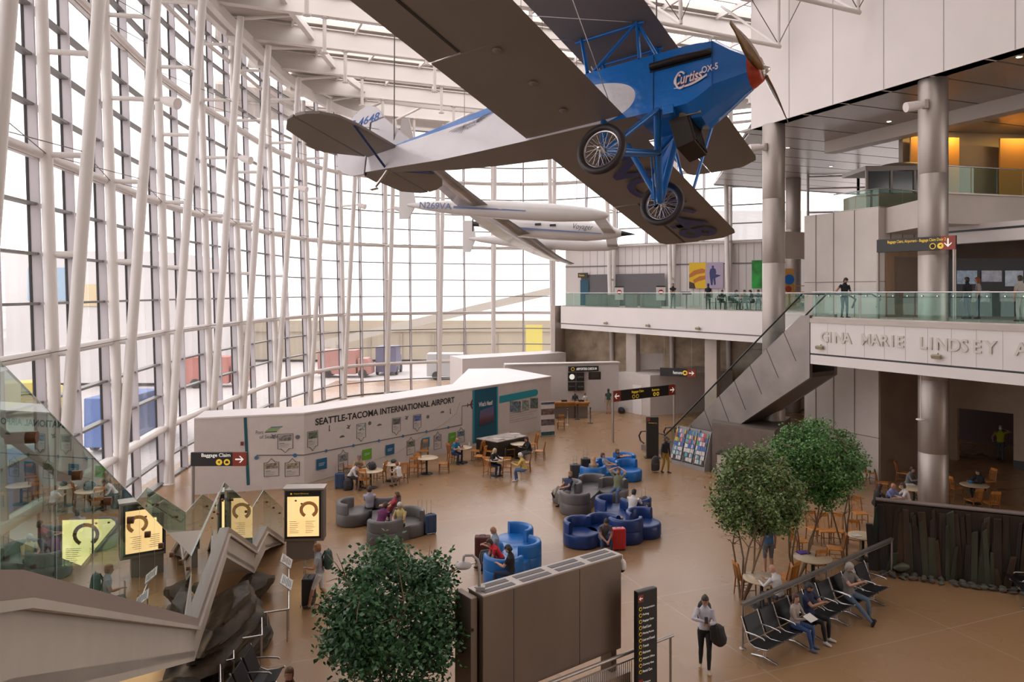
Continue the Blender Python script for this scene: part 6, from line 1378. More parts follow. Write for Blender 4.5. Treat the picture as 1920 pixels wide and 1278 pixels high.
for a in ((683, 918, 80, 'wooden chair with its back to the viewer at the leftmost table'), (712, 903, 170, 'wooden chair right of the leftmost table, turned to it'), (655, 893, 0, 'wooden chair at the left side of the leftmost table, man sitting on it'), (676, 885, -80, 'wooden chair against the site wall at the leftmost table'),
          (753, 905, 120, 'wooden chair under the person in white by the bag table'), (775, 893, 100, 'wooden chair with yellow cloth between two tables'), (788, 886, 70, 'wooden chair in front of the empty table'), (795, 862, -90, 'wooden chair against the wall at the empty table'), (832, 886, 180, 'wooden chair standing alone right of the empty table'),
          (850, 866, 40, 'wooden chair in front of the man in blue'), (848, 845, -20, 'wooden chair of the man in blue'), (893, 862, 170, 'wooden chair right of the table of the man in blue'), (900, 872, 160, 'wooden chair left of the black display table'),
          (918, 893, 60, 'wooden chair front left of the papers table'), (950, 893, 95, 'wooden chair front centre of the papers table, back to the viewer'), (985, 885, 175, 'wooden chair under the person in yellow'), (918, 862, -30, 'wooden chair of the blonde person at the papers table'),
          (955, 858, 20, 'wooden chair left of the green bag table'), (962, 845, -40, 'wooden chair against the black display table'), (1012, 862, 170, 'wooden chair standing out at the right end of the seating, empty'), (998, 848, 200, 'wooden chair of the man in black at the green bag table'),
          (1398, 1116, 10, 'wooden chair left of the bench railing, empty, facing the table'), (1475, 1112, 130, 'wooden chair right of the table behind the bench row'), (1462, 1122, 170, 'wooden chair of the man in the white shirt'), (1500, 1040, 10, 'wooden chair left of the purple napkin table'), (1566, 1055, 165, 'wooden chair right of the purple napkin table'), (1530, 1085, 100, 'wooden chair in front of the purple napkin table'), (1548, 1020, -95, 'wooden chair behind the purple napkin table'), (1528, 1016, -80, 'wooden chair behind and left of the purple napkin table'), (1568, 1020, -120, 'wooden chair at the far right of the purple napkin table'),
          (1602, 1024, 60, 'wooden chair in front of the napkin table by the slate wall'), (1612, 985, -90, 'wooden chair behind the napkin table by the slate wall'),
          (1628, 905, -60, 'wooden chair farthest left behind the slate wall'), (1655, 925, -30, 'wooden chair of the man in the light blue shirt'), (1728, 945, 110, 'wooden chair in front of the table by the steel column'), (1693, 905, -40, 'wooden chair of the bearded man by the steel column'), (1790, 935, 20, 'wooden chair left of the far right table'), (1770, 948, 60, 'wooden chair just above the slate wall right of the column'), (1852, 921, 190, 'wooden chair of the person at the far right table'), (1858, 965, 90, 'wooden chair seen above the right end of the slate wall, nearer one'), (1825, 960, 100, 'wooden chair seen above the slate wall, farther one'),
          (1462, 830, 0, 'wooden chair left of the far small table'), (1508, 828, 180, 'wooden chair right of the far small table'), (1052, 805, 90, 'small wooden chair behind the pull-up banner')):
    chair(*a)
# ------------------------------------------------------------------ modular lounge seats
GREYF = mat('grey_leatherette', (.115, .105, .105), .42, bump=.03, bscale=30); BLUF = mat('navy_leatherette', (.008, .035, .16), .32, bump=.03, bscale=30); BLUL = mat('bright_blue_leatherette', (.008, .13, .42), .32, bump=.03, bscale=30)
def lounge(label, mods, m, grp=None, r=.60):
    mods = [(u, v + 12, a) for u, v, a in mods]; g0 = gp(*mods[0][:2]); prevc = None; t = thing('lounge_seat', label, 'sofa', g0)
    for u, v, a in mods:
        c = gp(u, v) - g0; a = R(a)
        mb = MB(); mb.lathe([(r - .05, 0), (r - .02, .02), (r, .06), (r, .40), (r - .03, .44), (r - .08, .455), (0, .455)], c, 32); mb.build('seat', m, t)
        if prevc is not None:
            mb = MB(); mb.beam(prevc + V((0, 0, .225)), c + V((0, 0, .225)), r * 1.5, .44); mb.build('seat_link', m, t)
        prevc = c
        vs = []; n_ = 22; prof = [(r - .17, .44), (r - .17, .74), (r - .14, .80), (r - .08, .815), (r - .03, .80), (r - .005, .74), (r - .0, .44)]
        mb = MB()
        for k in range(n_ + 1):
            t_ = a + PI - R(82) + R(164) * k / n_; e = V((math.cos(t_), math.sin(t_), 0)); vs += [c + e * pr + V((0, 0, pz)) for pr, pz in prof]
        q = len(prof); mb.add(vs, [(i * q + k, (i + 1) * q + k, (i + 1) * q + k + 1, i * q + k + 1)[::-1] for i in range(n_) for k in range(q - 1)], True)
        mb.add(vs[:q], [tuple(range(q))]); mb.add(vs[-q:], [tuple(range(q))[::-1]])
        mb.build('backrest', m, t)
    return t
lounge('grey serpentine lounge seat left of centre with four people and suitcases', [(662, 968, 0), (722, 955, 95), (722, 1003, 105), (764, 988, -110)], GREYF)
lounge('grey serpentine lounge seat between the two blue groups right of centre', [(1064, 928, -155), (1079, 948, 70), (1112, 918, -80), (1150, 925, -95)], GREYF)
lounge('bright blue lounge seat farthest back near the pylon', [(1111, 895, 100), (1140, 884, -60), (1168, 872, -130), (1178, 886, -60)], BLUL)
lounge('navy blue lounge seat right of centre with the red suitcase', [(1090, 1008, -40), (1132, 1002, -85), (1172, 1000, 95), (1146, 962, -20), (1190, 960, 100), (1206, 990, -50)], BLUF)
lounge('bright blue lounge seat left of the metal display unit', [(965, 1022, -150), (978, 1050, 160), (945, 1078, 80)], BLUL)
# ------------------------------------------------------------------ beam benches
VIN = mat('black_vinyl', (.010, .009, .010), .5, spec=.3)
def bench_proto(label):
    b = thing('beam_bench', label, 'bench', group='black beam benches')
    for k in range(3):
        y = -.62 + .62 * k
        mb = MB(); mb.extr([(-.22, y - .27, .40), (.02, y - .27, .385), (.26, y - .27, .43), (.27, y - .27, .40), (.02, y - .27, .345), (-.23, y - .27, .36)], (0, .54, 0)); mb.build('seat', VIN, b, .01)
        mb = MB(); mb.extr([(-.22, y - .27, .44), (-.40, y - .27, .90), (-.36, y - .27, .915), (-.18, y - .27, .45)], (0, .54, 0)); mb.build('backrest', VIN, b, .01)
    for k in range(4):
        y = -.93 + .62 * k
        mb = MB(); mb.tube([(-.41, y, .93), (-.21, y, .42), (-.05, y, .36), (.16, y, .38), (.28, y, .41), (.30, y, .44)], [(.014, .018)] * 6, 8); mb.build('side_frame', CHROME, b)
        mb = MB(); mb.tube([(-.28, y, .62), (-.05, y, .63), (.16, y, .62), (.20, y, .59)], [(.012, .02)] * 4, 8); mb.build('armrest', CHROME, b)
    mb = MB(); mb.tube([(0, -.95, .30), (0, .95, .30)], .035, 8); mb.build('beam', STEEL, b)
    for y in (-.62, .62):
        mb = MB(); mb.tube([(0, y, .3), (0, y, .06)], .03, 8); mb.tube([(-.33, y, .02), (0, y, .07), (.33, y, .02)], [(.03, .015), (.035, .03), (.03, .015)], 8); mb.build('leg', CHROME, b)
    return b
ra, rb = V((5.3, 17.2, 0)), V((11.1, 21.8, 0)); bd_ = (rb - ra).normalized(); bn_ = V((bd_.y, -bd_.x, 0)); bang = math.degrees(math.atan2(bn_.y, bn_.x))
BEN = bench_proto('black three seat bench nearest in the railing row, woman in beige at its right end'); BP = [.57, 2.45, 4.35]
p = ra + bd_ * BP[0] + bn_ * .62; BEN.location = p; BEN.rotation_euler[2] = R(bang)
for s, lab in zip(BP[1:], ('black three seat bench in the middle of the railing row, man in navy on it', 'black three seat bench farthest along the railing row, man in plaid shirt on it')): q = ra + bd_ * s + bn_ * .62; dup(BEN, q, R(bang), lab)
dup(BEN, gp(1925, 1125), R(165), 'black bench at the right edge in front of the slate wall, seen from behind')
dup(BEN, V((6.9, 10.9, 0)) + V((.35, 1.2, 0)), R(200), 'black bench in the bottom right corner, mostly cut off')
dup(BEN, V((-5.0, 14.6, 0)), R(2), 'black bench in front of the dark rocks at the bottom left')
def seatpt(s): return ra + bd_ * s + bn_ * .60
rail = thing('mesh_railing', 'grey steel railing with wire infill behind the row of black benches', 'railing', ra); L = Matrix.Translation(-ra)
mb = MB(); mb.beam(ra + V((0, 0, 1.03)), rb + V((0, 0, 1.03)), .09, .06); mb.build('top_rail', mat('grey_rail', (.20, .18, .17), .4, .4), rail, M=L)
for f in (.003, .5, .997): q = ra.lerp(rb, f); mb = MB(); mb.tube([q, q + V((0, 0, 1.0))], .028, 10); mb.lathe([(.08, 0), (.08, .02), (.03, .03)], q, 12); mb.build('post', STEEL, rail, M=L)
mb = MB()
for k in range(150): q = ra.lerp(rb, .01 + .98 * k / 150); mb.tube([q + V((0, 0, .12)), q + V((0, 0, .94))], .004, 4, caps=False)
w_ = mb.build('wire_infill', DARK, rail, M=L); w_['kind'] = 'stuff'
for z in (.12, .94): mb = MB(); mb.beam(ra + V((0, 0, z)), rb + V((0, 0, z)), .02, .02); mb.build('infill_frame', STEEL, rail, M=L)
# ------------------------------------------------------------------ slate wall with stones
w0, w1 = V((10.75, 22.15, 0)), V((16.6, 19.6, 0)); wd_ = (w1 - w0).normalized(); wn_ = V((wd_.y, -wd_.x, 0)); WL = (w1 - w0).length
sl = thing('slate_wall', 'low wall of tall dark upright slate slabs with greenish stains below the right tables', 'wall', w0); rnd = random.Random(11)
SLM = []
for k, c in enumerate([(.050, .034, .024), (.035, .024, .019), (.065, .040, .024), (.05, .055, .036), (.035, .062, .048), (.028, .022, .022)]): SLM.append(mat('slate_%d' % k, c, .5, bump=.35, bscale=7, var=.55, vscale=2.2, stretch=(1, 1, .25)))
mb = MB(); mb.extr([V((0, 0, 0)), wd_ * WL, wd_ * WL + V((0, 0, 2.0)), V((0, 0, 2.0))], -wn_ * .25); mb.build('core', SLM[1], sl)
x = -.1; row = 0
for row in range(2):
    x = -.15
    while x < WL:
        wdt = rnd.uniform(.10, .26); h = rnd.uniform(1.75, 2.06) if row == 0 else rnd.uniform(.5, 1.7); t_ = rnd.uniform(-.16, .16); th = rnd.uniform(.04, .12) + row * .05
        if row == 1 and rnd.random() < .35: x += wdt; continue
        P = [wd_ * x, wd_ * (x + wdt), wd_ * (x + wdt * .9 + t_) + V((0, 0, min(2.04, h))), wd_ * (x + wdt * .15 + t_) + V((0, 0, min(2.05, h * rnd.uniform(.93, 1.0))))]
        mb = MB(); mb.extr(P, wn_ * th); mb.build('slate_slab', rnd.choice(SLM) if row == 0 else rnd.choice(SLM[2:]), sl, .012); x += wdt * rnd.uniform(.8, .98)
mb = MB(); mb.extr([V((.05, 0, 2.04)), wd_ * WL + V((0, 0, 2.04)), wd_ * WL + V((0, 0, 2.075)), V((.05, 0, 2.075))], -wn_ * .3); mb.build('coping', mat('coping_edge', (.20, .16, .15), .4), sl)
STO = mat('dark_river_stone', (.10, .085, .075), .5, bump=.3, var=.4, vscale=4); STO2 = mat('greenish_river_stone', (.12, .125, .095), .5, bump=.3, var=.3)
N_ST = 44
for k in range(N_ST):
    s = .25 + (WL - 1.0) * (k % 22) / 22 + rnd.uniform(-.05, .05); d_ = .22 + .24 * (k // 22) + rnd.uniform(-.04, .04); q = w0 + wd_ * s + wn_ * d_; sz = (rnd.uniform(.11, .17), rnd.uniform(.08, .12), rnd.uniform(.05, .09))
    tag(rocky('stone', (q.x, q.y, sz[2] * .75), sz, 100 + k, STO if k % 4 else STO2, 2, .1, rnd.uniform(0, 3)), 'dark flat stone lying in the band at the foot of the slate wall', 'stone', 'stones along the foot of the slate wall')
tag(rocky('stone', tuple(gp(1690, 1062, .25)), (.30, .16, .16), 333, STO2, 2, .1, .3), 'larger pale greenish stone at the foot of the slate wall by the railing end', 'stone')

# ------------------------------------------------------------------ trees
BARK = mat('slender_bark', (.20, .13, .08), .8, bump=.3, bscale=18, var=.2)
def leafmat(nm, a, b_):
    m = bpy.data.materials.new(nm); m.use_nodes = True; n = m.node_tree.nodes; l = m.node_tree.links; b = n['Principled BSDF']; b.inputs['Roughness'].default_value = .38
    oi = n.new('ShaderNodeNewGeometry'); rp = n.new('ShaderNodeValToRGB'); rp.color_ramp.elements[0].color = (*a, 1); rp.color_ramp.elements[1].color = (*b_, 1)
    l.new(oi.outputs['Random Per Island'], rp.inputs[0]); l.new(rp.outputs[0], b.inputs['Base Color']); return m
def tree(label, base, cz, crad, ch, nleaf, seed, lm, stems=5, leaf=.06, h0=1.2, lean=(0, 0)):
    rnd = random.Random(seed); t = thing('indoor_tree', label, 'tree', base)
    tips = []; mbt = MB()
    for k in range(stems):
        a = 2 * PI * k / stems + rnd.uniform(-.3, .3); p = V((.06 * math.cos(a), .06 * math.sin(a), 0)); pts = [p]; rr = [.035]
        n_ = 7
        for j in range(1, n_ + 1):
            f = j / n_; sp_ = crad * (.12 + .62 * f ** 1.3); pts.append(V((math.cos(a + .15 * j) * sp_ + lean[0] * f + rnd.uniform(-.06, .06), math.sin(a + .15 * j) * sp_ + lean[1] * f + rnd.uniform(-.06, .06), (cz + ch * .25) * f + rnd.uniform(-.05, .05)))); rr.append(.035 * (1 - .8 * f))
        mbt.tube(pts, rr, 7)
        for j in range(3, n_ + 1):
            for q in range(3):
                b_ = pts[j]; dv = V((rnd.uniform(-1, 1), rnd.uniform(-1, 1), rnd.uniform(-.2, .9))).normalized(); e = b_ + dv * crad * rnd.uniform(.3, .6); mbt.tube([b_, (b_ + e) / 2 + V((0, 0, .05)), e], [.014, .009, .004], 5); tips.append(e)
    mbt.build('trunk', BARK, t)
    # crown clusters inside an uneven ellipsoid
    cl = []
    while len(cl) < 150:
        v = V((rnd.gauss(0, 1), rnd.gauss(0, 1), rnd.gauss(0, 1))).normalized() * rnd.uniform(.35, .97) ** .6
        if v.z < -.75: continue
        cl.append(V((v.x * crad + lean[0], v.y * crad + lean[1], cz + v.z * ch / 2)))
    mb = MB(); vs = []; fs = []
    for k in range(nleaf):
        c = rnd.choice(cl); p = c + V((rnd.gauss(0, 1), rnd.gauss(0, 1), rnd.gauss(0, .8))) * crad * .125
        d = V((rnd.uniform(-1, 1), rnd.uniform(-1, 1), rnd.uniform(-.9, .5))).normalized(); s = d.orthogonal().normalized(); s = (s + d.cross(s) * rnd.uniform(-1.5, 1.5)).normalized(); nn = d.cross(s); L_ = leaf * rnd.uniform(.7, 1.25); W = L_ * .30
        i = len(vs); vs += [p, p + d * L_ * .4 + s * W - nn * .004, p + d * L_ + nn * -.012, p + d * L_ * .4 - s * W - nn * .004, p + d * L_ * .45 + nn * .008]; fs += [(i, i + 1, i + 4), (i + 1, i + 2, i + 4), (i + 2, i + 3, i + 4), (i + 3, i, i + 4)]
    mb.add(vs, fs, True); o = mb.build('foliage', lm, t)
    return t
LG = leafmat('dark_green_leaves', (.02, .075, .03), (.09, .22, .09)); LG2 = leafmat('olive_green_leaves', (.05, .11, .025), (.24, .32, .11)); LG3 = leafmat('fresh_green_leaves', (.03, .11, .02), (.13, .29, .07))
tree('leafy dark green indoor tree in the foreground left of the display unit', V((-2.12, 13.3, 0)), 2.45, 1.22, 2.55, 13000, 1, LG, 6, .10)
tree('olive green indoor tree behind the near end of the bench railing', gp(1392, 1122) , 2.75, 1.12, 2.55, 14000, 2, LG2, 5, .098, lean=(.45, .2))
tree('taller fresh green indoor tree right of the olive one', gp(1494, 1083), 3.15, 1.25, 2.5, 14000, 3, LG3, 5, .098, lean=(.55, .3))
tree('narrow green indoor tree closest to the slate wall', gp(1584, 1052), 3.0, .75, 2.0, 4500, 4, LG3, 3, .085, lean=(-.2, 0))
# ------------------------------------------------------------------ people in the hall
def hp_(u, v, z=.6): p = gp(u, v, z); return (p.x, p.y)
BK, DG, NV = (.015, .015, .018), (.08, .08, .085), (.02, .03, .08)
JE = (.07, .12, .22); WH = (.62, .58, .58); GR = (.25, .25, .26)
pp = person
pp('person in lavender grey shirt, back to the viewer, on the left grey lounge seat', hp_(693, 945), 100, 'sit', (.36, .34, .40), DG, hair=(.04, .02, .02))
pp('person in maroon shirt lounging with jeans legs stretched left on the grey lounge seat', hp_(729, 951, .62), 190, 'recline', (.28, .03, .04), JE, hair=(.10, .05, .02), heady=-20)
pp('person in purple shirt leaning low behind the front drum of the left grey seat', hp_(712, 978), 70, 'lean', (.13, .02, .09), DG, hair=(.05, .02, .015))
pp('grey haired person in yellow patterned shirt reading on the left grey lounge seat', hp_(752, 977), -115, 'sitbook', (.50, .40, .16), BK, hair=(.5, .48, .45), shoes=(.3, .3, .25))
pp('man in dark polo and khaki trousers seated on the right grey lounge seat, facing left', hp_(1064, 916), -150, 'crossed', NV, (.28, .23, .18), hair=(.25, .13, .07), heady=10)
pp('man in green shirt and jeans with arms raised on the right grey lounge seat', hp_(1157, 911), -115, 'armsup', (.16, .17, .10), JE, hair=(.16, .08, .04))
pp('blond person seen from behind on the farthest blue seat beside two dark suitcases', hp_(1113, 885), 95, 'sit', (.3, .26, .25), DG, hair=(.45, .24, .12), hairstyle='long', female=True)
pp('person in grey check shirt slouching on the farthest blue seat', hp_(1142, 874), -25, 'recline', (.26, .25, .28), (.35, .32, .3), hair=(.06, .03, .02))
pp('person with tan trousers reading stretched out on the farthest blue seat', hp_(1168, 866), -35, 'recline', (.06, .06, .09), (.30, .23, .16), hair=(.12, .06, .03), tweak=dict(hands=((.30, .06, .95), (.30, -.06, .95))))
pp('man in grey shirt leaning forward on the navy lounge seat by the red suitcase', hp_(1131, 998), -82, 'lean', (.11, .10, .12), (.04, .07, .12), skin='tan', hair=(.02, .02, .02), collar=(.28, .03, .05))
pp('person in white shirt seen from behind on the navy lounge seat', hp_(1185, 953), 60, 'sittable', WH, DG, skin='tan', hair=(.02, .015, .01), sleeve=.7)
pp('child with dark hair lying back beside the black suitcase on the navy seat', hp_(1204, 958), 150, 'recline', (.10, .03, .03), BK, hair=(.02, .015, .01), H=1.35)
pp('balding man in grey blue shirt reading on the small bright blue seat', hp_(930, 1028), 190, 'sitbook', (.24, .28, .34), DG, hair=(.2, .12, .08), hairstyle='bald', skin='tan')
pp('person in red shirt bending over beside the balding man', hp_(940, 1038), 195, 'lean', (.55, .02, .03), BK, hair=(.05, .03, .02), H=1.6)
pp('person in black shirt reading in the front of the small bright blue seat', hp_(958, 1066), 165, 'sitbook', BK, NV, hair=(.02, .015, .015))
wm = gp(600, 1138); pp('man with green backpack in grey shirt and white shorts walking left with a black suitcase', wm, 188, 'walk', (.30, .31, .34), (.55, .53, .52), hair=(.25, .10, .04), shorts=True, skin='tan', tweak=dict(hands=((.34, .16, 1.12), (.02, -.26, .86))), H=1.72)
rk = gp(1247, 886); pp('man in black jacket and mustard trousers standing with a bag by the brochure rack', rk, -55, 'walk', BK, (.30, .17, .02), hair=(.02, .02, .02), skin='brown', sleeve=2, tweak=dict(feet=((.12, .09), (-.12, -.09)), hands=((.05, .26, .78), (.05, -.28, .80))))
pp('woman in white shirt and black leggings standing at the check-in desk', gp(1097, 781), 130, 'stand', WH, BK, hair=(.20, .10, .05), female=True, H=1.66, sleeve=.6, shoes=(.5, .5, .5))
pp('desk clerk in black vest over white shirt behind the check-in desk', (4.25, 50.35), -80, 'stand', (.06, .055, .06), BK, hair=(.06, .03, .02), female=True, H=1.62, sleeve=2)
pp('man in green shirt and khaki shorts reading the dark map stand', gp(1141, 775), 100, 'stand', (.04, .07, .05), (.36, .30, .18), hair=(.05, .04, .03), shorts=True)
G_ = FZ
pp('man in black shirt looking at a phone at the top of the escalator', (13.75, 30.9), -75, 'escal', BK, (.05, .08, .14), hair=(.02, .015, .01), skin='tan', base=G_)
pp('man in black shirt and grey trousers with folded arms at the far mezzanine railing', (10.6, 49.2), -95, 'folded', BK, (.22, .22, .24), hair=(.14, .09, .07), base=G_, skin='tan')
pp('long haired person in black standing at the far mezzanine tables, back turned', (12.35, 47.0), 80, 'stand', BK, BK, hair=(.02, .015, .015), hairstyle='long', female=True, base=G_, H=1.68)
for u, Y, f, c, lab in ((1353, 46.8, -95, BK, 'person in black seated at the far mezzanine left of the others, dark hair'), (1376, 46.5, -60, (.10, .12, .14), 'person in dark grey seated second from left at the far mezzanine tables'), (1395, 46.2, -100, (.35, .22, .18), 'person in pinkish shirt seated at the far mezzanine tables'), (1413, 45.9, 160, (.08, .09, .11), 'person in charcoal seated near the right end of the far mezzanine tables'), (1422, 45.2, -110, (.03, .05, .10), 'person in navy seated at the right end of the far mezzanine')):
    pp(lab, ((u - 960) / F * Y, Y), f, 'sittable', c, BK, hair=(.03, .02, .015), base=G_)
pp('man in dark jacket standing by the shop behind the walkway railing', (18.25, 29.9), 110, 'stand', BK, NV, hair=(.03, .02, .02), base=G_, sleeve=2)
pp('woman with reddish hair in pale top standing beside the man in the dark jacket', (18.75, 30.0), 150, 'stand', (.34, .30, .30), NV, hair=(.22, .07, .03), hairstyle='long', female=True, base=G_)
pp('person in pale clothes at the far right edge of the walkway', (18.4, 27.0), 100, 'stand', (.40, .37, .34), (.40, .36, .32), hair=(.04, .03, .02), base=G_)
vp = gp(1868, 866, 0); pp('worker in yellow safety vest and white helmet walking into the dark passage', (23.75, 36.3), 60, 'walk', (.42, .48, .02), (.10, .12, .15), hair=(.6, .6, .58), sleeve=.35, tweak=dict(hands=((.10, .30, .95), (.12, -.20, 1.5))), H=1.8)
# benches and tables on the right
sp1, sp2, sp3 = seatpt(1.19), seatpt(1.83), seatpt(3.73)
pp('woman with brown hair in beige sweater and jeans on the bench holding a paper', sp1, bang + 5, 'sitbook', (.36, .29, .26), (.04, .08, .20), hair=(.08, .03, .02), hairstyle='long', female=True, sleeve=2, H=1.60, shoes=(.10, .13, .22), tweak=dict(neck=8), heady=-25)
pp('young man in navy shirt with black trousers on the bench using a phone', sp2, bang - 2, 'sitphone', (.015, .02, .06), BK, hair=(.015, .012, .012), skin='tan', shoes=(.55, .53, .52), H=1.74)
pp('man with cap and plaid shirt in jeans seated on the bench using a phone', sp3, bang - 12, 'sitphone', (.17, .15, .14), (.10, .14, .20), hair=(.3, .28, .26), hairstyle='cap', H=1.8, tweak=dict(feet=((.46, .16), (.74, -.08))))
pp('balding man in white shirt, seen from behind, at the table under the olive tree', hp_(1462, 1110), 130, 'sittable', WH, DG, hair=(.3, .22, .15), hairstyle='bald', sleeve=2)
pp('person in blue shirt and grey shorts standing behind the olive tree', gp(1441, 1078), 95, 'stand', (.05, .12, .22), (.13, .13, .14), hair=(.05, .03, .02), shorts=True)
pp('balding man in light blue shirt seated above the slate wall', hp_(1666, 936), -65, 'sittable', (.20, .25, .50), NV, hair=(.2, .15, .1), hairstyle='bald', skin='tan', sleeve=1)
pp('person in white blouse with dark hair seated above the slate wall, facing left', hp_(1704, 938), 165, 'sittable', WH, DG, hair=(.05, .025, .02), sleeve=2, female=True)
pp('bearded man in grey sweater with a laptop at the table by the steel column', hp_(1701, 903), -50, 'sittable', (.17, .17, .17), DG, hair=(.05, .025, .015), sleeve=2)
pp('person with long dark hair in black at the left end of the slate wall', hp_(1641, 940), 10, 'sittable', BK, BK, hair=(.03, .015, .01), hairstyle='long', female=True, sleeve=2)
pp('person in black seated at the far right round table in the dim corner', hp_(1843, 910), 185, 'sittable', BK, BK, hair=(.02, .015, .01), sleeve=2)
# left tables
pp('man in white shirt bending over his bag at the leftmost table', hp_(656, 889), -15, 'lean', WH, BK, hair=(.08, .06, .05), sleeve=2, skin='tan')
pp('person in tan sweater seated against the wall at the leftmost table', hp_(673, 878), -75, 'sittable', (.42, .28, .15), DG, hair=(.2, .15, .12), sleeve=2, skin='tan')
pp('child with reddish hair in white shirt leaning on the bag table', hp_(750, 886), 150, 'sittable', WH, (.3, .2, .15), hair=(.25, .08, .03), H=1.45, sleeve=.6)
pp('balding man in bright blue shirt seated under the green wall panel', hp_(851, 845), -40, 'sittable', (.01, .16, .32), NV, hair=(.3, .15, .1), hairstyle='bald', skin='tan')
pp('blond person in black seated at the papers table', hp_(921, 866), -35, 'sittable', BK, NV, hair=(.50, .38, .22), hairstyle='long', female=True, sleeve=2)
pp('white haired person in yellow shirt and jeans seated at the papers table, facing left', hp_(984, 876), 175, 'sittable', (.55, .38, .10), JE, hair=(.6, .57, .54), sleeve=1.2, shoes=(.5, .48, .46))
pp('person in black with dark hair seated at the table with the green bag', hp_(994, 843), 205, 'sittable', BK, DG, hair=(.02, .015, .01), sleeve=2)
pp('person with brown hair in dark coat cut off at the bottom edge', (-3.9, 13.1), -88, 'stand', (.04, .025, .03), BK, hair=(.16, .07, .03), hairstyle='long', female=True, sleeve=2, H=1.68)
fw = gp(1322, 1257); FWf = -100
pp('woman in pale shirt and black trousers walking with phone and black coat', fw, FWf, 'standphone', (.52, .50, .56), BK, hair=(.03, .018, .012), hairstyle='bun', female=True, skin='tan', sleeve=2, H=1.68, shoes=(.5, .36, .24), tweak=dict(feet=((.16, .07), (-.14, -.09, .10)), hands=((.28, .05, 1.18), (.30, -.05, 1.24))), heady=-5)

# ------------------------------------------------------------------ bags, luggage and small things
def suitcase(name, label, loc, rz, w_, d_, h, m, handle=.35, ribs=False):
    t = thing(name, label, 'suitcase', (loc[0], loc[1], loc[2] if len(loc) > 2 else 0), R(rz)); mb = MB(); mb.box((0, 0, h / 2 + .04), (d_, w_, h)); mb.build('shell', m, t, .035)
    for sx in (-1, 1):
        for sy_ in (-1, 1): mb = MB(); mb.tube([(sx * d_ * .35, sy_ * w_ * .38 - .012, .025), (sx * d_ * .35, sy_ * w_ * .38 + .012, .025)], .025, 8); mb.build('wheel', DARK, t)
    if handle: mb = MB(); mb.tube([(-d_ * .38, -.08, h), (-d_ * .38, -.08, h + handle), (-d_ * .38, .08, h + handle), (-d_ * .38, .08, h)], .009, 6); mb.build('pull_handle', KG, t)
    mb = MB(); mb.tube([(0, -.09, h + .04), (0, -.07, h + .075), (0, .07, h + .075), (0, .09, h + .04)], .012, 6); mb.build('grip', DARK, t)
    for k in (-1, 0, 1):
        if ribs or k: mb = MB(); mb.box((d_ / 2 + .004, k * w_ * .26, h / 2 + .04), (.012, .02, h * .86)); mb.build('rib', m, t, .004)
    return t
def bag(name, label, loc, rz, sz, m, cat='bag', straps=True):
    t = thing(name, label, cat, (loc[0], loc[1], loc[2] if len(loc) > 2 else 0), R(rz)); mb = MB(); a, b_, h = sz
    ringloft(mb, [(V((0, 0, h * f)), V((0, 1, 0)), V((1, 0, 0)), b_ / 2 * s, a / 2 * s) for f, s in ((0, .85), (.08, 1), (.5, 1.05), (.8, .9), (.96, .6), (1, .3))], 16)
    mb.build('bag_body', m, t)
    mb = MB(); ringloft(mb, [(V((a * .42, 0, h * f)), V((0, 1, 0)), V((1, 0, 0)), b_ * .34 * s, a * .16 * s) for f, s in ((.1, .7), (.15, 1), (.45, 1), (.52, .6))], 12); mb.build('front_pocket', m, t)
    if straps:
        for s in (-1, 1): mb = MB(); mb.tube([(-a * .4, s * b_ * .22, h * .9), (-a * .75, s * b_ * .26, h * .6), (-a * .5, s * b_ * .25, h * .15)], [(.006, .02)] * 3, 6); mb.build('strap', DARK, t)
    mb = MB(); mb.tube([(0, -.05, h * .97), (0, -.03, h * 1.08), (0, .03, h * 1.08), (0, .05, h * .97)], .009, 6); mb.build('grip', DARK, t); return t
BLC = mat('black_nylon', (.02, .018, .02), .6, bump=.1); RDC = mat('red_glossy_shell', (.55, .02, .03), .3, coat=.4); MRC = mat('maroon_fabric_shell', (.10, .025, .025), .6); NBC = mat('navy_nylon', (.03, .06, .13), .6); GRC = mat('green_nylon', (.03, .06, .05), .6); TLC = mat('teal_nylon', (.0, .07, .08), .6); GYC = mat('dark_grey_shell', (.05, .045, .045), .5)
suitcase('suitcase', 'bright red hard shell suitcase beside the navy lounge seat', gp(1160, 1030), -80, .42, .26, .66, RDC, 0, True)
suitcase('suitcase', 'black upright suitcase pulled by the man with the backpack', gp(579, 1134), 0, .44, .28, .72, BLC, .42)
suitcase('suitcase', 'dark navy suitcase with raised handle standing right of the left grey lounge seat', gp(806, 1000), -60, .42, .24, .62, NBC, .5)
suitcase('suitcase', 'small dark suitcase with tall handle behind the navy one', gp(790, 994), -50, .34, .22, .42, BLC, .62)
bag('duffel_bag', 'brown leather bag on the floor at the foot of the left grey lounge seat', gp(777, 1001), 20, (.26, .34, .34), mat('brown_leather', (.16, .05, .025), .5), straps=False)
suitcase('suitcase', 'dark grey hard suitcase left of the farthest blue seat, nearer one', gp(1079, 900), -85, .46, .28, .66, GYC, .38)
suitcase('suitcase', 'black suitcase behind the dark grey one at the farthest blue seat', gp(1098, 886), -85, .42, .26, .62, BLC, .5)
suitcase('suitcase', 'black suitcase with handle right of the navy lounge seat', gp(1209, 968), -70, .44, .26, .66, BLC, .4)
suitcase('suitcase', 'maroon fabric suitcase left of the small bright blue seat', gp(905, 1052), -90, .48, .3, .74, MRC, 0)
bag('backpack', 'yellow and dark patterned backpack on the floor by the small bright blue seat', gp(915, 1062), -60, (.28, .34, .46), mat('patterned_pack', (.24, .11, .03), .6, var=.9, vscale=9))
bag('duffel_bag', 'teal duffel bag on the floor at the farthest blue seat', gp(1186, 893), 5, (.36, .62, .28), TLC, straps=False)
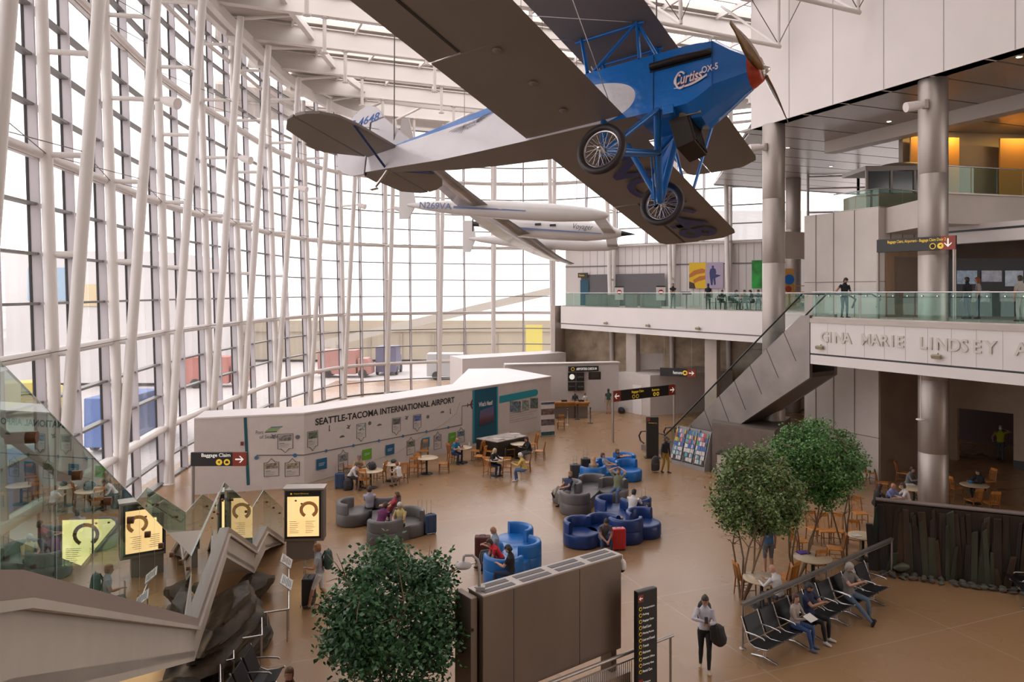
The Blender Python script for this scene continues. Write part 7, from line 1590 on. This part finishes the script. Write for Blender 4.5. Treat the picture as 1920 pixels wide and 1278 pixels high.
bag('duffel_bag', 'black duffel bag on the floor right of the dark map stand', gp(1165, 773), 5, (.4, .85, .36), BLC, straps=False)
bag('garment_bag', 'large dark grey bag hanging from the hand of the man by the brochure rack', (rk.x - .42, rk.y + .1, .08), -60, (.22, .46, .66), mat('charcoal_nylon', (.045, .045, .05), .6), straps=False)
suitcase('suitcase', 'blue suitcase standing left of the leftmost table', gp(637, 915), -80, .40, .26, .60, NBC, .25)
bag('backpack', 'black bag at the feet of the man at the leftmost table', gp(653, 918), -70, (.3, .42, .5), BLC)
p = gp(698, 879, .745); bag('backpack', 'black backpack lying on the leftmost table', p, 0, (.3, .44, .30), BLC)
p = gp(738, 866, .745); bag('hand_bag', 'flat dark bag lying on the small bag table', p, 0, (.24, .4, .12), BLC, straps=False)
p = gp(966, 826, .745); bag('hand_bag', 'green bag lying on the table in front of the display table', p, 0, (.2, .36, .2), mat('green_bag', (.01, .13, .05), .6), straps=False)
p = gp(1820, 905, .745); bag('hand_bag', 'small blue bag on the far right round table', p, 0, (.14, .2, .12), mat('cobalt_bag', (.01, .12, .32), .6), straps=False)
bag('backpack', 'dark green backpack worn by the man walking left', (wm.x + .21, wm.y + .03, 1.02), 8 + 0, (.22, .34, .48), GRC)
wd2 = V((math.cos(R(FWf)), math.sin(R(FWf)), 0)); bag('backpack', 'black backpack on the back of the woman with the phone', (fw.x - wd2.x * .19, fw.y - wd2.y * .19, 1.02), FWf + 180, (.18, .30, .44), BLC)
# coat over her arm
o = thing('black_coat', 'black coat draped over the arm of the woman with the phone', 'coat', (fw.x + .20, fw.y - .16, .72)); mb = MB(); ringloft(mb, [(V((x * .4, 0, z)), V((1, .1, 0)), V((0, 1, 0)), a, b_) for x, z, a, b_ in ((.0, .36, .08, .05), (.02, .30, .16, .07), (.06, .18, .17, .08), (.12, .05, .19, .07), (.2, -.06, .14, .05), (.22, -.12, .05, .02))], 14); mb.build('cloth', BLC, o)
def phone(loc, rz, lab):
    t = thing('mobile_phone', lab, 'phone', loc, R(rz)); M_ = Matrix.Rotation(R(-40), 3, 'Y'); mb = MB(); mb.box((0, 0, 0), (.009, .07, .14), M_); mb.build('case', DARK, t, .003); mb = MB(); mb.box(M_ @ V((-.005, 0, 0)), (.001, .062, .125), M_); mb.build('screen', mat('phone_screen', (.05, .06, .08), .1, emit=.3, ecol=(.5, .6, .8)), t)
for q, a, x, z, lab in ((sp2, bang - 2, .40, .99, 'phone held by the young man in navy on the bench'), (sp3, bang - 12, .42, 1.0, 'phone held by the man in plaid on the bench'), (fw, FWf, .34, 1.24, 'phone held by the woman carrying the black coat'), ((13.75, 30.9), -75, .34, FZ + 1.16, 'phone held by the man at the top of the escalator')):
    phone((q[0] + x * math.cos(R(a)), q[1] + x * math.sin(R(a)), z), a, lab)
def paper(u, v, z, wd, dp, rz, m, lab, nm='paper_sheet', th=.012):
    p = gp(u, v, z); mb = MB(); mb.rbox((0, 0, th / 2), (wd, dp, th), R(rz)); o = mb.build(nm, m); o.location = p; tag(o, lab, nm.split('_')[0]); return o
PAP = mat('white_paper', (.62, .58, .54), .6)
q = sp1 + V((math.cos(R(bang)), math.sin(R(bang)), 0)) * .40; mb = MB(); mb.box((0, 0, 0), (.22, .30, .01), Euler((0, R(20), R(bang))).to_matrix()); o = mb.build('open_booklet', PAP); o.location = (q.x, q.y, .74); tag(o, 'white open booklet on the lap of the woman in beige', 'booklet')
for u, v, wd, dp, rz, lab in ((925, 862, .34, .24, 10, 'white paper sheet at the left of the papers table'), (940, 859, .3, .22, -20, 'white paper sheet in the middle of the papers table'), (952, 861, .26, .2, 35, 'white paper plate and napkins at the right of the papers table'), (1606, 1004, .26, .2, 10, 'white napkin on the table left of the slate wall'), (1706, 908, .34, .24, 0, 'white paper sheet on the table by the steel column'), (861, 837, .3, .2, 0, 'white napkin on the table of the man in blue')):
    paper(u, v, .745, wd, dp, rz, PAP, lab)
paper(1506, 1036, .745, .34, .22, 15, mat('purple_cloth', (.08, .03, .30), .6), 'purple folded cloth on the cream table under the right trees', 'folded_cloth', .03)
paper(1718, 905, .745, .34, .24, 0, DARK, 'black laptop on the table by the steel column', 'laptop', .02)
for u, v, m_, h, lab in ((852, 833, PAP, .2, 'white cup on the left of the table of the man in blue'), (880, 832, PAP, .2, 'white bottle on the right of the table of the man in blue'), (867, 836, mat('red_cup', (.25, .04, .04), .5), .16, 'dark red cup on the table of the man in blue'), (948, 850, DARK, .34, 'tall black flask on the papers table'), (934, 855, PAP, .12, 'small white cup among the papers')):
    p = gp(u, v + 4, .745); mb = MB(); mb.lathe([(.03, 0), (.036, .01), (.04, h * .7), (.022, h * .85), (.022, h), (0, h)], n=14); o = mb.build('drinking_cup', m_); o.location = p; tag(o, lab, 'cup')
mb = MB(); mb.box((0, 0, .12), (.34, .26, .24), Matrix.Rotation(.3, 3, 'Z')); o = mb.build('cardboard_box', mat('cardboard', (.38, .25, .12), .7), None, .01); o.location = gp(1157, 982, .46); tag(o, 'small cardboard box standing on the navy lounge seat', 'box')
mb = MB(); mb.lathe([(.17, 0), (.17, .72), (.18, .74), (.18, .78), (.14, .8), (.13, .76)], n=24); o = mb.build('litter_bin', STEEL); o.location = gp(1152, 1090); tag(o, 'round grey litter bin behind the right end of the big display unit', 'bin')
# counter with black top at the closet
p = gp(1368, 893); o = thing('recycling_counter', 'beige bin cabinet with black top in front of the metal closet by the escalator', 'cabinet', p, R(-32)); mb = MB(); mb.box((0, 0, .5), (.95, .6, 1.0)); mb.build('cabinet_body', CLAD, o, .01); mb = MB(); mb.box((0, 0, 1.03), (1.05, .7, .06)); mb.build('worktop', SIGNK, o, .01)
# check-in desks and stanchions
WD = mat('orange_wood_desk', (.42, .20, .06), .4, var=.2, vscale=4)
for u, wd, lab in ((1058, 1.5, 'orange wood check-in desk with a sign on it, left one'), (1090, 1.0, 'orange wood check-in desk in front of the clerk, right one')):
    p = gp(u, 783); o = thing('checkin_desk', lab, 'desk', p, R(8)); mb = MB(); mb.box((0, 0, 1.02), (wd, .65, .10)); mb.build('desk_top', WD, o, .01); mb = MB(); mb.box((0, .05, .88), (wd - .1, .5, .2)); mb.build('drawer_box', WD, o)
    mb = MB(); mb.box((0, .1, .40), (wd - .2, .4, .78)); mb.build('base_panel', KG, o); mb = MB(); mb.box((0, .05, 1.12), (.35, .25, .1)); mb.build('terminal', DARK, o)
for u, v, m_, lab in ((1064, 796, STEEL, 'silver barrier post in front of the check-in desks'), (1107, 793, DARK, 'black barrier post right of the check-in woman'), (1083, 786, DARK, 'thin black barrier post between the two check-in desks')):
    p = gp(u, v); o = thing('barrier_post', lab, 'post', p); mb = MB(); mb.lathe([(.17, 0), (.17, .02), (.03, .04), (.03, .9), (.04, .92), (.04, 1.0), (0, 1.0)], n=16); mb.build('pole', m_, o); mb = MB(); mb.box((0, 0, .95), (.09, .09, .07)); mb.build('belt_head', DARK, o)
# thin rod with disc hanging below the walkway
p = bl(1726, 786, 27.3); o = thing('hanging_disc_antenna', 'white disc on a thin rod hanging under the walkway beside the round column', 'antenna', p); mb = MB(); mb.lathe([(.0, .03), (.15, .02), (.16, 0), (.14, -.03), (0, -.04)], n=18); mb.build('disc', WHITE, o); mb = MB(); mb.tube([(0, 0, .02), (0, 0, 5.3 - p.z)], .018, 8); mb.build('rod', WHITE, o)
# ------------------------------------------------------------------ far mezzanine: doorway, art, notices, tables
def t_at(u):
    best = min((abs((plan(13 + k * .01).x / plan(13 + k * .01).y) * F + 960 - u), 13 + k * .01) for k in range(0, 400)); return best[1]
ta, tb = t_at(1090), t_at(1251); mb = MB()
def wz(t, v): return CAMZ - (v - HY) * plan(t).y / F
RECESS = mat('grey_recess', (.13, .12, .125), .6)
mb.extr([plan(ta) + inw(ta) * .08 + V((0, 0, FZ)), plan(tb) + inw(tb) * .5 + V((0, 0, FZ)), plan(tb) + inw(tb) * .5 + V((0, 0, 9.75)), plan(ta) + inw(ta) * .08 + V((0, 0, 9.75))], (0, .02, 0)); struct(mb.build('door_2', RECESS))
tc_ = t_at(1106); mb = MB(); mb.extr([plan(ta) + inw(ta) * .2 + V((0, 0, FZ)), plan(tc_) + inw(tc_) * .25 + V((0, 0, FZ)), plan(tc_) + inw(tc_) * .25 + V((0, 0, 9.3)), plan(ta) + inw(ta) * .2 + V((0, 0, 9.3))], (0, .02, 0)); struct(mb.build('door_3', mat('teal_door', (.01, .08, .13), .5)))
def board(name, cat, lab, t, z, wd, h, off=.15):
    p = plan(t) + inw(t) * off; d = tang(t); o = thing(name, lab, cat, V((p.x, p.y, z))); return o, frame((0, 0, 0), d)
tx = t_at(1097); o, M = board('overhead_sign', 'sign', 'small black sign with yellow text above the teal door on the far mezzanine', tx, 9.7, .9, .4, .4); mb = MB(); mb.beam(tang(tx) * -.45, tang(tx) * .45, .1, .4); mb.build('sign_box', SIGNK, o); fit_text('lettering', 'Gates', .5, .16, SIGNY, o, M @ Matrix.Translation((-.1, 0, .06)))
ta_ = t_at(1325); o, M = board('wall_painting', 'painting', 'large yellow and violet painting with a silhouette on the far mezzanine wall', ta_, 9.55, 2.6, 2.1)
def poly(o, M, pts, m, z, nm): mb = MB(); mb.add([V((x, y, z)) for x, y in pts], [tuple(range(len(pts)))]); return mb.build(nm, m, o, M=M)
mb = MB(); mb.box((0, 0, 0), (2.6, 2.0, .05)); mb.build('canvas', mat('art_violet', (.42, .34, .46), .5), o, M=M)
poly(o, M, [(-1.3, -1), (0, -1), (-.05, 0), (0, 1), (-1.3, 1)], mat('art_yellow', (.75, .48, .01), .5), .03, 'yellow_field')
poly(o, M, [(-1.3, .1), (-.9, .4), (-.3, .55), (-.05, .45), (-.1, .2), (-.7, .1), (-1.1, -.1), (-1.3, -.15)], mat('art_orange', (.50, .16, .03), .5), .034, 'orange_shape')
poly(o, M, [(-1.0, -.35), (-.5, -.05), (-.05, 0), (-.05, -.3), (-.6, -.45), (-.9, -.6)], MATS['art_orange'], .034, 'orange_shape')
poly(o, M, [(-1.3, -1), (-.8, -1), (-.9, -.6), (-1.3, -.45)], mat('art_brown', (.06, .03, .02), .5), .036, 'brown_shape')
ARTN = mat('art_navy', (.03, .04, .14), .5)
poly(o, M, [(.30, -.15), (.38, -.75), (.50, -.75), (.55, -.2), (.62, -.75), (.74, -.7), (.70, -.1), (.78, .25), (.72, .5), (.60, .55), (.6, .75), (.45, .75), (.45, .55), (.32, .48), (.26, .2)], ARTN, .034, 'silhouette')
poly(o, M, [(.25, -.08), (.7, -.2), (1.15, -.0), (.8, .08)], ARTN, .036, 'board_shape')
tg = t_at(1424); o, M = board('wall_painting', 'painting', 'bright green upright painting beside the round steel column on the far mezzanine', tg, 9.6, .9, 2.1); mb = MB(); mb.box((0, 0, 0), (1.1, 2.1, .05)); mb.build('canvas', mat('art_green', (.01, .26, .03), .5, var=.5, vscale=1.5), o, M=M)
for u, lab in ((1161, 'left'), (1239, 'right')):
    Y = 54.5 if u < 1200 else 51.0; o = thing('notice_stand', 'white notice stand with red no entry disc on the far mezzanine, %s one' % lab, 'sign', ((u - 960) / F * Y, Y, FZ)); mb = MB(); mb.box((0, 0, 1.0), (.62, .06, .9)); mb.build('board', WHITE2, o); mb = MB(); mb.box((0, 0, 1.5), (.66, .08, .08)); mb.build('header', DARK, o); mb = MB(); mb.lathe([(.17, 0), (.17, .01)], n=18); mb.build('red_disc', mat('no_entry_red', (.45, .02, .03), .5), o, M=frame((0, -.045, 1.12), (1, 0, 0))); mb = MB(); mb.box((0, -.06, 1.12), (.24, .004, .06)); mb.build('white_bar', SIGNW, o); mb = MB(); mb.box((0, 0, .28), (.05, .05, .56)); mb.build('stem', STEEL, o)
for k, (u, Y) in enumerate(((1108, 55), (1128, 54.3), (1150, 53.6), (1184, 52.3), (1212, 51.2), (1228, 50.4))):
    o = thing('queue_panel', 'grey waist high panel behind the glass of the far mezzanine, %s from the left' % ORD[k], 'panel', ((u - 960) / F * (Y + 1.6), Y + 1.6, FZ)); mb = MB(); mb.rbox((0, 0, .5), (.9, .06, .85), R(-30)); mb.build('panel_sheet', KG, o); mb = MB(); mb.rbox((0, 0, .03), (.9, .3, .06), R(-30)); mb.build('foot', DARK, o)
def cafe(u, Y, lab):
    t = thing('cafe_table', lab, 'table', ((u - 960) / F * Y, Y, FZ)); mb = MB(); mb.lathe([(.42, .72), (.42, .75), (0, .75)], n=20); mb.build('table_top', STEEL, t); mb = MB(); mb.tube([(0, 0, .02), (0, 0, .72)], .03, 8); mb.build('pedestal', DARK, t); mb = MB(); mb.lathe([(.25, 0), (.25, .02), (0, .04)], n=16); mb.build('base', DARK, t)
for k, (u, Y) in enumerate(((1342, 46.2), (1362, 46.0), (1386, 45.4), (1406, 45.2), (1422, 44.4))): cafe(u, Y, 'small dark cafe table on the far mezzanine, %s from the left' % ORD[k])
for k, (u, Y, f) in enumerate(((1333, 46.4, 0), (1352, 46.6, -90), (1369, 45.2, 90), (1377, 46.6, -60), (1394, 46.4, -100), (1399, 44.8, 80), (1414, 46.0, 160), (1428, 44.0, 170))):
    q = thing('metal_chair', 'thin dark metal chair on the far mezzanine, %s from the left' % ORD[k], 'chair', ((u - 960) / F * Y, Y, FZ), R(f))
    mb = MB(); mb.box((0, 0, .45), (.42, .42, .02)); mb.build('seat', DARK, q); mb = MB(); mb.box((-.21, 0, .72), (.02, .40, .26)); mb.build('backrest', DARK, q)
    for sx in (-1, 1):
        for sy_ in (-1, 1): mb = MB(); mb.tube([(sx * .19, sy_ * .19, .45 if sx > 0 else .84), (sx * .21, sy_ * .2, 0)], .012, 6); mb.build('leg', STEEL, q)
o = thing('podium', 'small dark slanted podium on the far mezzanine right of the standing man', 'podium', ((1287 - 960) / F * 49, 49, FZ)); mb = MB(); mb.box((0, 0, 1.05), (.6, .4, .06), Matrix.Rotation(.4, 3, 'X')); mb.build('top', DARK, o); mb = MB(); mb.box((0, 0, .5), (.08, .08, 1.0)); mb.build('stem', STEEL, o)
# shop stand between the round columns
o = thing('shop_stand', 'orange shop stand with a blue disc sign between the round columns on the mezzanine', 'stand', (17.85, 47.5, FZ)); ORG = mat('orange_shop', (.50, .26, .06), .5)
mb = MB(); mb.box((-.35, 0, 1.3), (.7, .4, 2.6)); mb.build('sign_panel', ORG, o); mb = MB(); mb.lathe([(.32, 0), (.32, .02)], n=24); mb.build('blue_disc', mat('shop_blue', (.01, .12, .4), .5), o, M=frame((-.3, -.22, 1.9), (1, 0, 0))); mb = MB(); mb.lathe([(.2, 0), (.2, .02)], n=24); mb.build('red_disc', REDS, o, M=frame((-.35, -.22, 1.3), (1, 0, 0)))
for z in (.1, .6, 1.1, 1.5): mb = MB(); mb.box((.6, 0, z), (1.2, .5, .05)); mb.build('shelf', ORG, o)
for x in (.05, 1.15): mb = MB(); mb.box((x, 0, .8), (.06, .5, 1.6)); mb.build('upright', ORG, o)
rnd = random.Random(8)
mb = MB()
for z in (.14, .64): 
    for k in range(9): mb.mi = rnd.randrange(9); mb.box((.12 + k * .12, -.1, z + .16), (.1, .12, rnd.uniform(.2, .36)))
w_ = mb.build('packet_row', LCOL, o); w_['kind'] = 'stuff'
# shop front behind the walkway
o = thing('shop_window_display', 'dark shop display with bluish screens behind the walkway at far right', 'display', (21.6, 33.2, FZ)); mb = MB(); mb.box((0, .4, 1.3), (4.6, .5, 2.6)); mb.build('cabinet', BLACKG, o)
for k, (x, z, wd, h, c) in enumerate(((-1.3, 1.75, .9, .6, (.12, .16, .22)), (-.2, 1.8, .9, .5, (.16, .15, .18)), (.8, 1.7, .8, .7, (.20, .22, .26)), (-.9, .9, 1.2, .5, (.14, .14, .13)), (.7, .9, 1.1, .45, (.12, .10, .09)))):
    mb = MB(); mb.box((x, .12, z), (wd, .03, h)); mb.build('screen', mat('shop_screen%d' % k, c, .3, emit=.25, var=.6, vscale=5), o)
o = thing('framed_notice', 'brown framed panel on the tower side wall behind the walkway', 'panel', TB + d * 0 + V((0, 0, 0))); bpy.data.objects.remove(o)
td = (TC - TB).normalized(); tn_ = V((td.y, -td.x, 0)); q = TB + td * 1.75 + tn_ * .10 + V((0, 0, 8.75)); o = thing('framed_panel', 'brown framed panel on the tower wall behind the walkway sign', 'panel', q)
mb = MB(); mb.beam(td * -.85, td * .85, .04, 2.1); mb.build('frame', BROWN, o); mb = MB(); mb.beam(td * -.8 + tn_ * .03, td * .8 + tn_ * .03, .02, 2.0); mb.build('face', mat('brown_face', (.16, .11, .075), .5), o)
mb = MB(); mb.beam(td * -.1 + tn_ * .03, td * .1 + tn_ * .03, .03, .16); o2 = mb.build('alarm_box', REDS); o2.location = TB + td * 1.2 + tn_ * .14 + V((0, 0, 8.1)); tag(o2, 'small red alarm box on the brown panel behind the walkway', 'alarm')
# booth on the upper level
o = thing('glazed_booth', 'glazed brown booth on the upper level above the stone clad tower', 'booth', (18.3, 36.2, UFZ)); mb = MB(); mb.box((0, 0, .5), (3.4, 2.4, 1.0)); mb.build('base', mat('booth_brown', (.36, .24, .17), .5), o); mb = MB(); mb.box((0, 0, 2.15), (3.5, 2.5, .2)); mb.build('roof', KG, o); mb = MB(); mb.lathe([(1.0, 0), (1.0, .15), (.9, .25), (0, .25)], (.6, 0, 2.25), 24); mb.build('roof_drum', KG, o)
for x in (-1.65, -.5, .6, 1.65): mb = MB(); mb.box((x, -1.15, 1.5), (.1, .1, 1.1)); mb.build('frame_post', KG, o)
mb = MB(); mb.box((0, -1.12, 1.5), (3.2, .02, 1.05)); mb.build('glass_pane', mat('smoked_glass', (.08, .09, .10), .1), o)
# glowing map panel added behind the staircase in place of a reflection in its glass
o = thing('added_map_reflection', 'added glowing yellow map panel that imitates a map reflection in the stair glass', 'display', V((-10.55, 19.6, 0))); mb = MB(); mb.box((0, .1, 1.65), (2.55, .2, 1.5), Matrix.Rotation(R(6), 3, 'Z')); mb.build('cabinet', KG, o)
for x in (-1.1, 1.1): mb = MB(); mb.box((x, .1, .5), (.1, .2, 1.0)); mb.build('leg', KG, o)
LIT2 = LIT.copy(); LIT2.name = 'map_reflection_glow'; LIT2.node_tree.nodes['Principled BSDF'].inputs['Emission Strength'].default_value = 4.0
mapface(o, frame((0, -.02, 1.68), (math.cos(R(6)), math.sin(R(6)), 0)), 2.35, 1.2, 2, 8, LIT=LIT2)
# ------------------------------------------------------------------ outside, haze mixed into the colours as paleness
PB = mat('pale_cream_concrete', (.46, .40, .31), .8, var=.08, vscale=.2); PW = mat('pale_white_building', (.62, .60, .60), .8, var=.03, vscale=.1); PG = mat('pale_grey_building', (.50, .50, .50), .8)
o = thing('parking_structure', 'cream concrete parking structure outside beyond the glass wall', 'building', (-8, 96, 0)); mb = MB(); mb.box((0, 0, 2.4), (62, 8, 4.8)); mb.build('wall', PB, o)
for k in range(16): mb = MB(); mb.box((-29 + k * 3.9, -4.1, 1.6), (.25, .2, 3.2)); mb.build('pilaster', mat('cream_pilaster', (.38, .33, .26), .8), o)
mb = MB(); mb.box((0, -4.1, 3.9), (62, .3, .9)); mb.build('parapet', PB, o)
o = thing('hangar', 'large white building outside with a haze-paled blue and orange mark at left', 'building', (-52, 78, 0)); mb = MB(); mb.box((0, 0, 6), (40, 20, 12)); mb.build('wall', PW, o); mb = MB(); mb.box((10, -10.1, 9), (4, .1, 3)); mb.build('painted_mark', mat('hazed_blue', (.30, .42, .55), .7), o); mb = MB(); mb.box((14, -10.1, 8), (3, .1, 2)); mb.build('painted_mark', mat('hazed_orange', (.60, .48, .30), .7), o)
o = thing('office_block', 'pale building outside right of the parking structure, seen through the far glass', 'building', (31, 96, 0)); mb = MB(); mb.box((0, 0, 9), (16, 14, 18)); mb.build('wall', PG, o)
for k in range(5): mb = MB(); mb.box((-6 + k * 3, -7.05, 12), (1.4, .1, 4)); mb.build('window', mat('pale_window', (.42, .44, .46), .4), o)
o = thing('yellow_panel', 'yellow panel outside seen through the far glass beside the mezzanine', 'panel', (2.55, 86, -.32)); mb = MB(); mb.box((0, 0, 3.2), (1.9, .1, 3.3)); mb.build('panel_sheet', mat('yellow_banner', (.72, .62, .14), .6), o)
for x in (-.8, .8): mb = MB(); mb.box((x, .1, 1.6), (.1, .1, 3.2)); mb.build('post', PG, o)
def vehicle(x, y, c, lab, L_=5.5, h=2.4, rz=0):
    o = thing('service_truck', lab, 'truck', (x, y, -.3), rz); m_ = mat('truck_%02d%02d%02d' % tuple(int(q * 99) for q in c), c, .5); mb = MB(); mb.box((-.6, 0, h / 2 + .35), (L_ * .7, 2.1, h)); mb.build('box_body', m_, o, .05); mb = MB(); mb.extr([(L_ * .27, -1, .35), (L_ * .52, -1, .35), (L_ * .52, -1, 1.2), (L_ * .44, -1, 1.9), (L_ * .27, -1, 1.9)], (0, 2, 0)); mb.build('cab', m_, o, .05)
    for sx in (-.28, .36):
        for sy_ in (-1, 1): mb = MB(); mb.tube([(L_ * sx, sy_ * 1.0 - .12, .42), (L_ * sx, sy_ * 1.0 + .12, .42)], .42, 14); mb.build('wheel', DARK, o)
vehicle(-27, 68, (.45, .16, .13), 'haze-paled red service truck outside the glass above the site wall, left one', rz=.2); vehicle(-17, 76, (.42, .20, .17), 'haze-paled red service truck outside the glass above the site wall, right one'); vehicle(-13, 79, (.12, .12, .2), 'dark van outside the glass above the word TACOMA', 4.5, 2.6, PI / 2)
vehicle(-21.5, 42, (.06, .14, .38), 'blue container truck close outside the left glass wall', 6, 2.6, PI / 2); vehicle(-19.5, 30, (.07, .16, .40), 'blue loader outside the left glass wall near the stair', 5, 1.8, PI / 2); vehicle(-34, 52, (.55, .45, .10), 'yellow loader outside at the far left behind the glass', 5, 2.0, .4); vehicle(-6, 74, (.5, .5, .5), 'pale grey baggage truck outside the far glass', 5, 2.2, 0)
o = thing('boarding_bridge', 'faint steel boom outside rising to the right beyond the far glass', 'boom', (-9, 88, 0)); mb = MB(); mb.beam(V((-14, 0, 2)), V((14, 0, 8.5)), .5, .9); mb.build('boom', mat('boom_grey', (.50, .46, .40), .7), o); mb = MB(); mb.beam(V((-12, 0, -.3)), V((-12, 0, 2.6)), .6, .6); mb.build('support', MATS['boom_grey'], o)
for k, (x, y, s) in enumerate(((-40, 47, 5), (-48, 60, 6))):
    t = thing('bare_tree', 'hazy tree outside at the far left, %s one' % ('nearer', 'farther')[k], 'tree', (x, y, -.3)); mb = MB(); mb.tube([(0, 0, 0), (0, 0, s)], [.3, .1], 8); mb.build('trunk', BARK, t); o = rocky('foliage', (0, 0, s * 1.1), (s * .6, s * .6, s * .5), 50 + k, mat('hazy_foliage', (.30, .33, .24), .9), 3, .6); o.parent = t
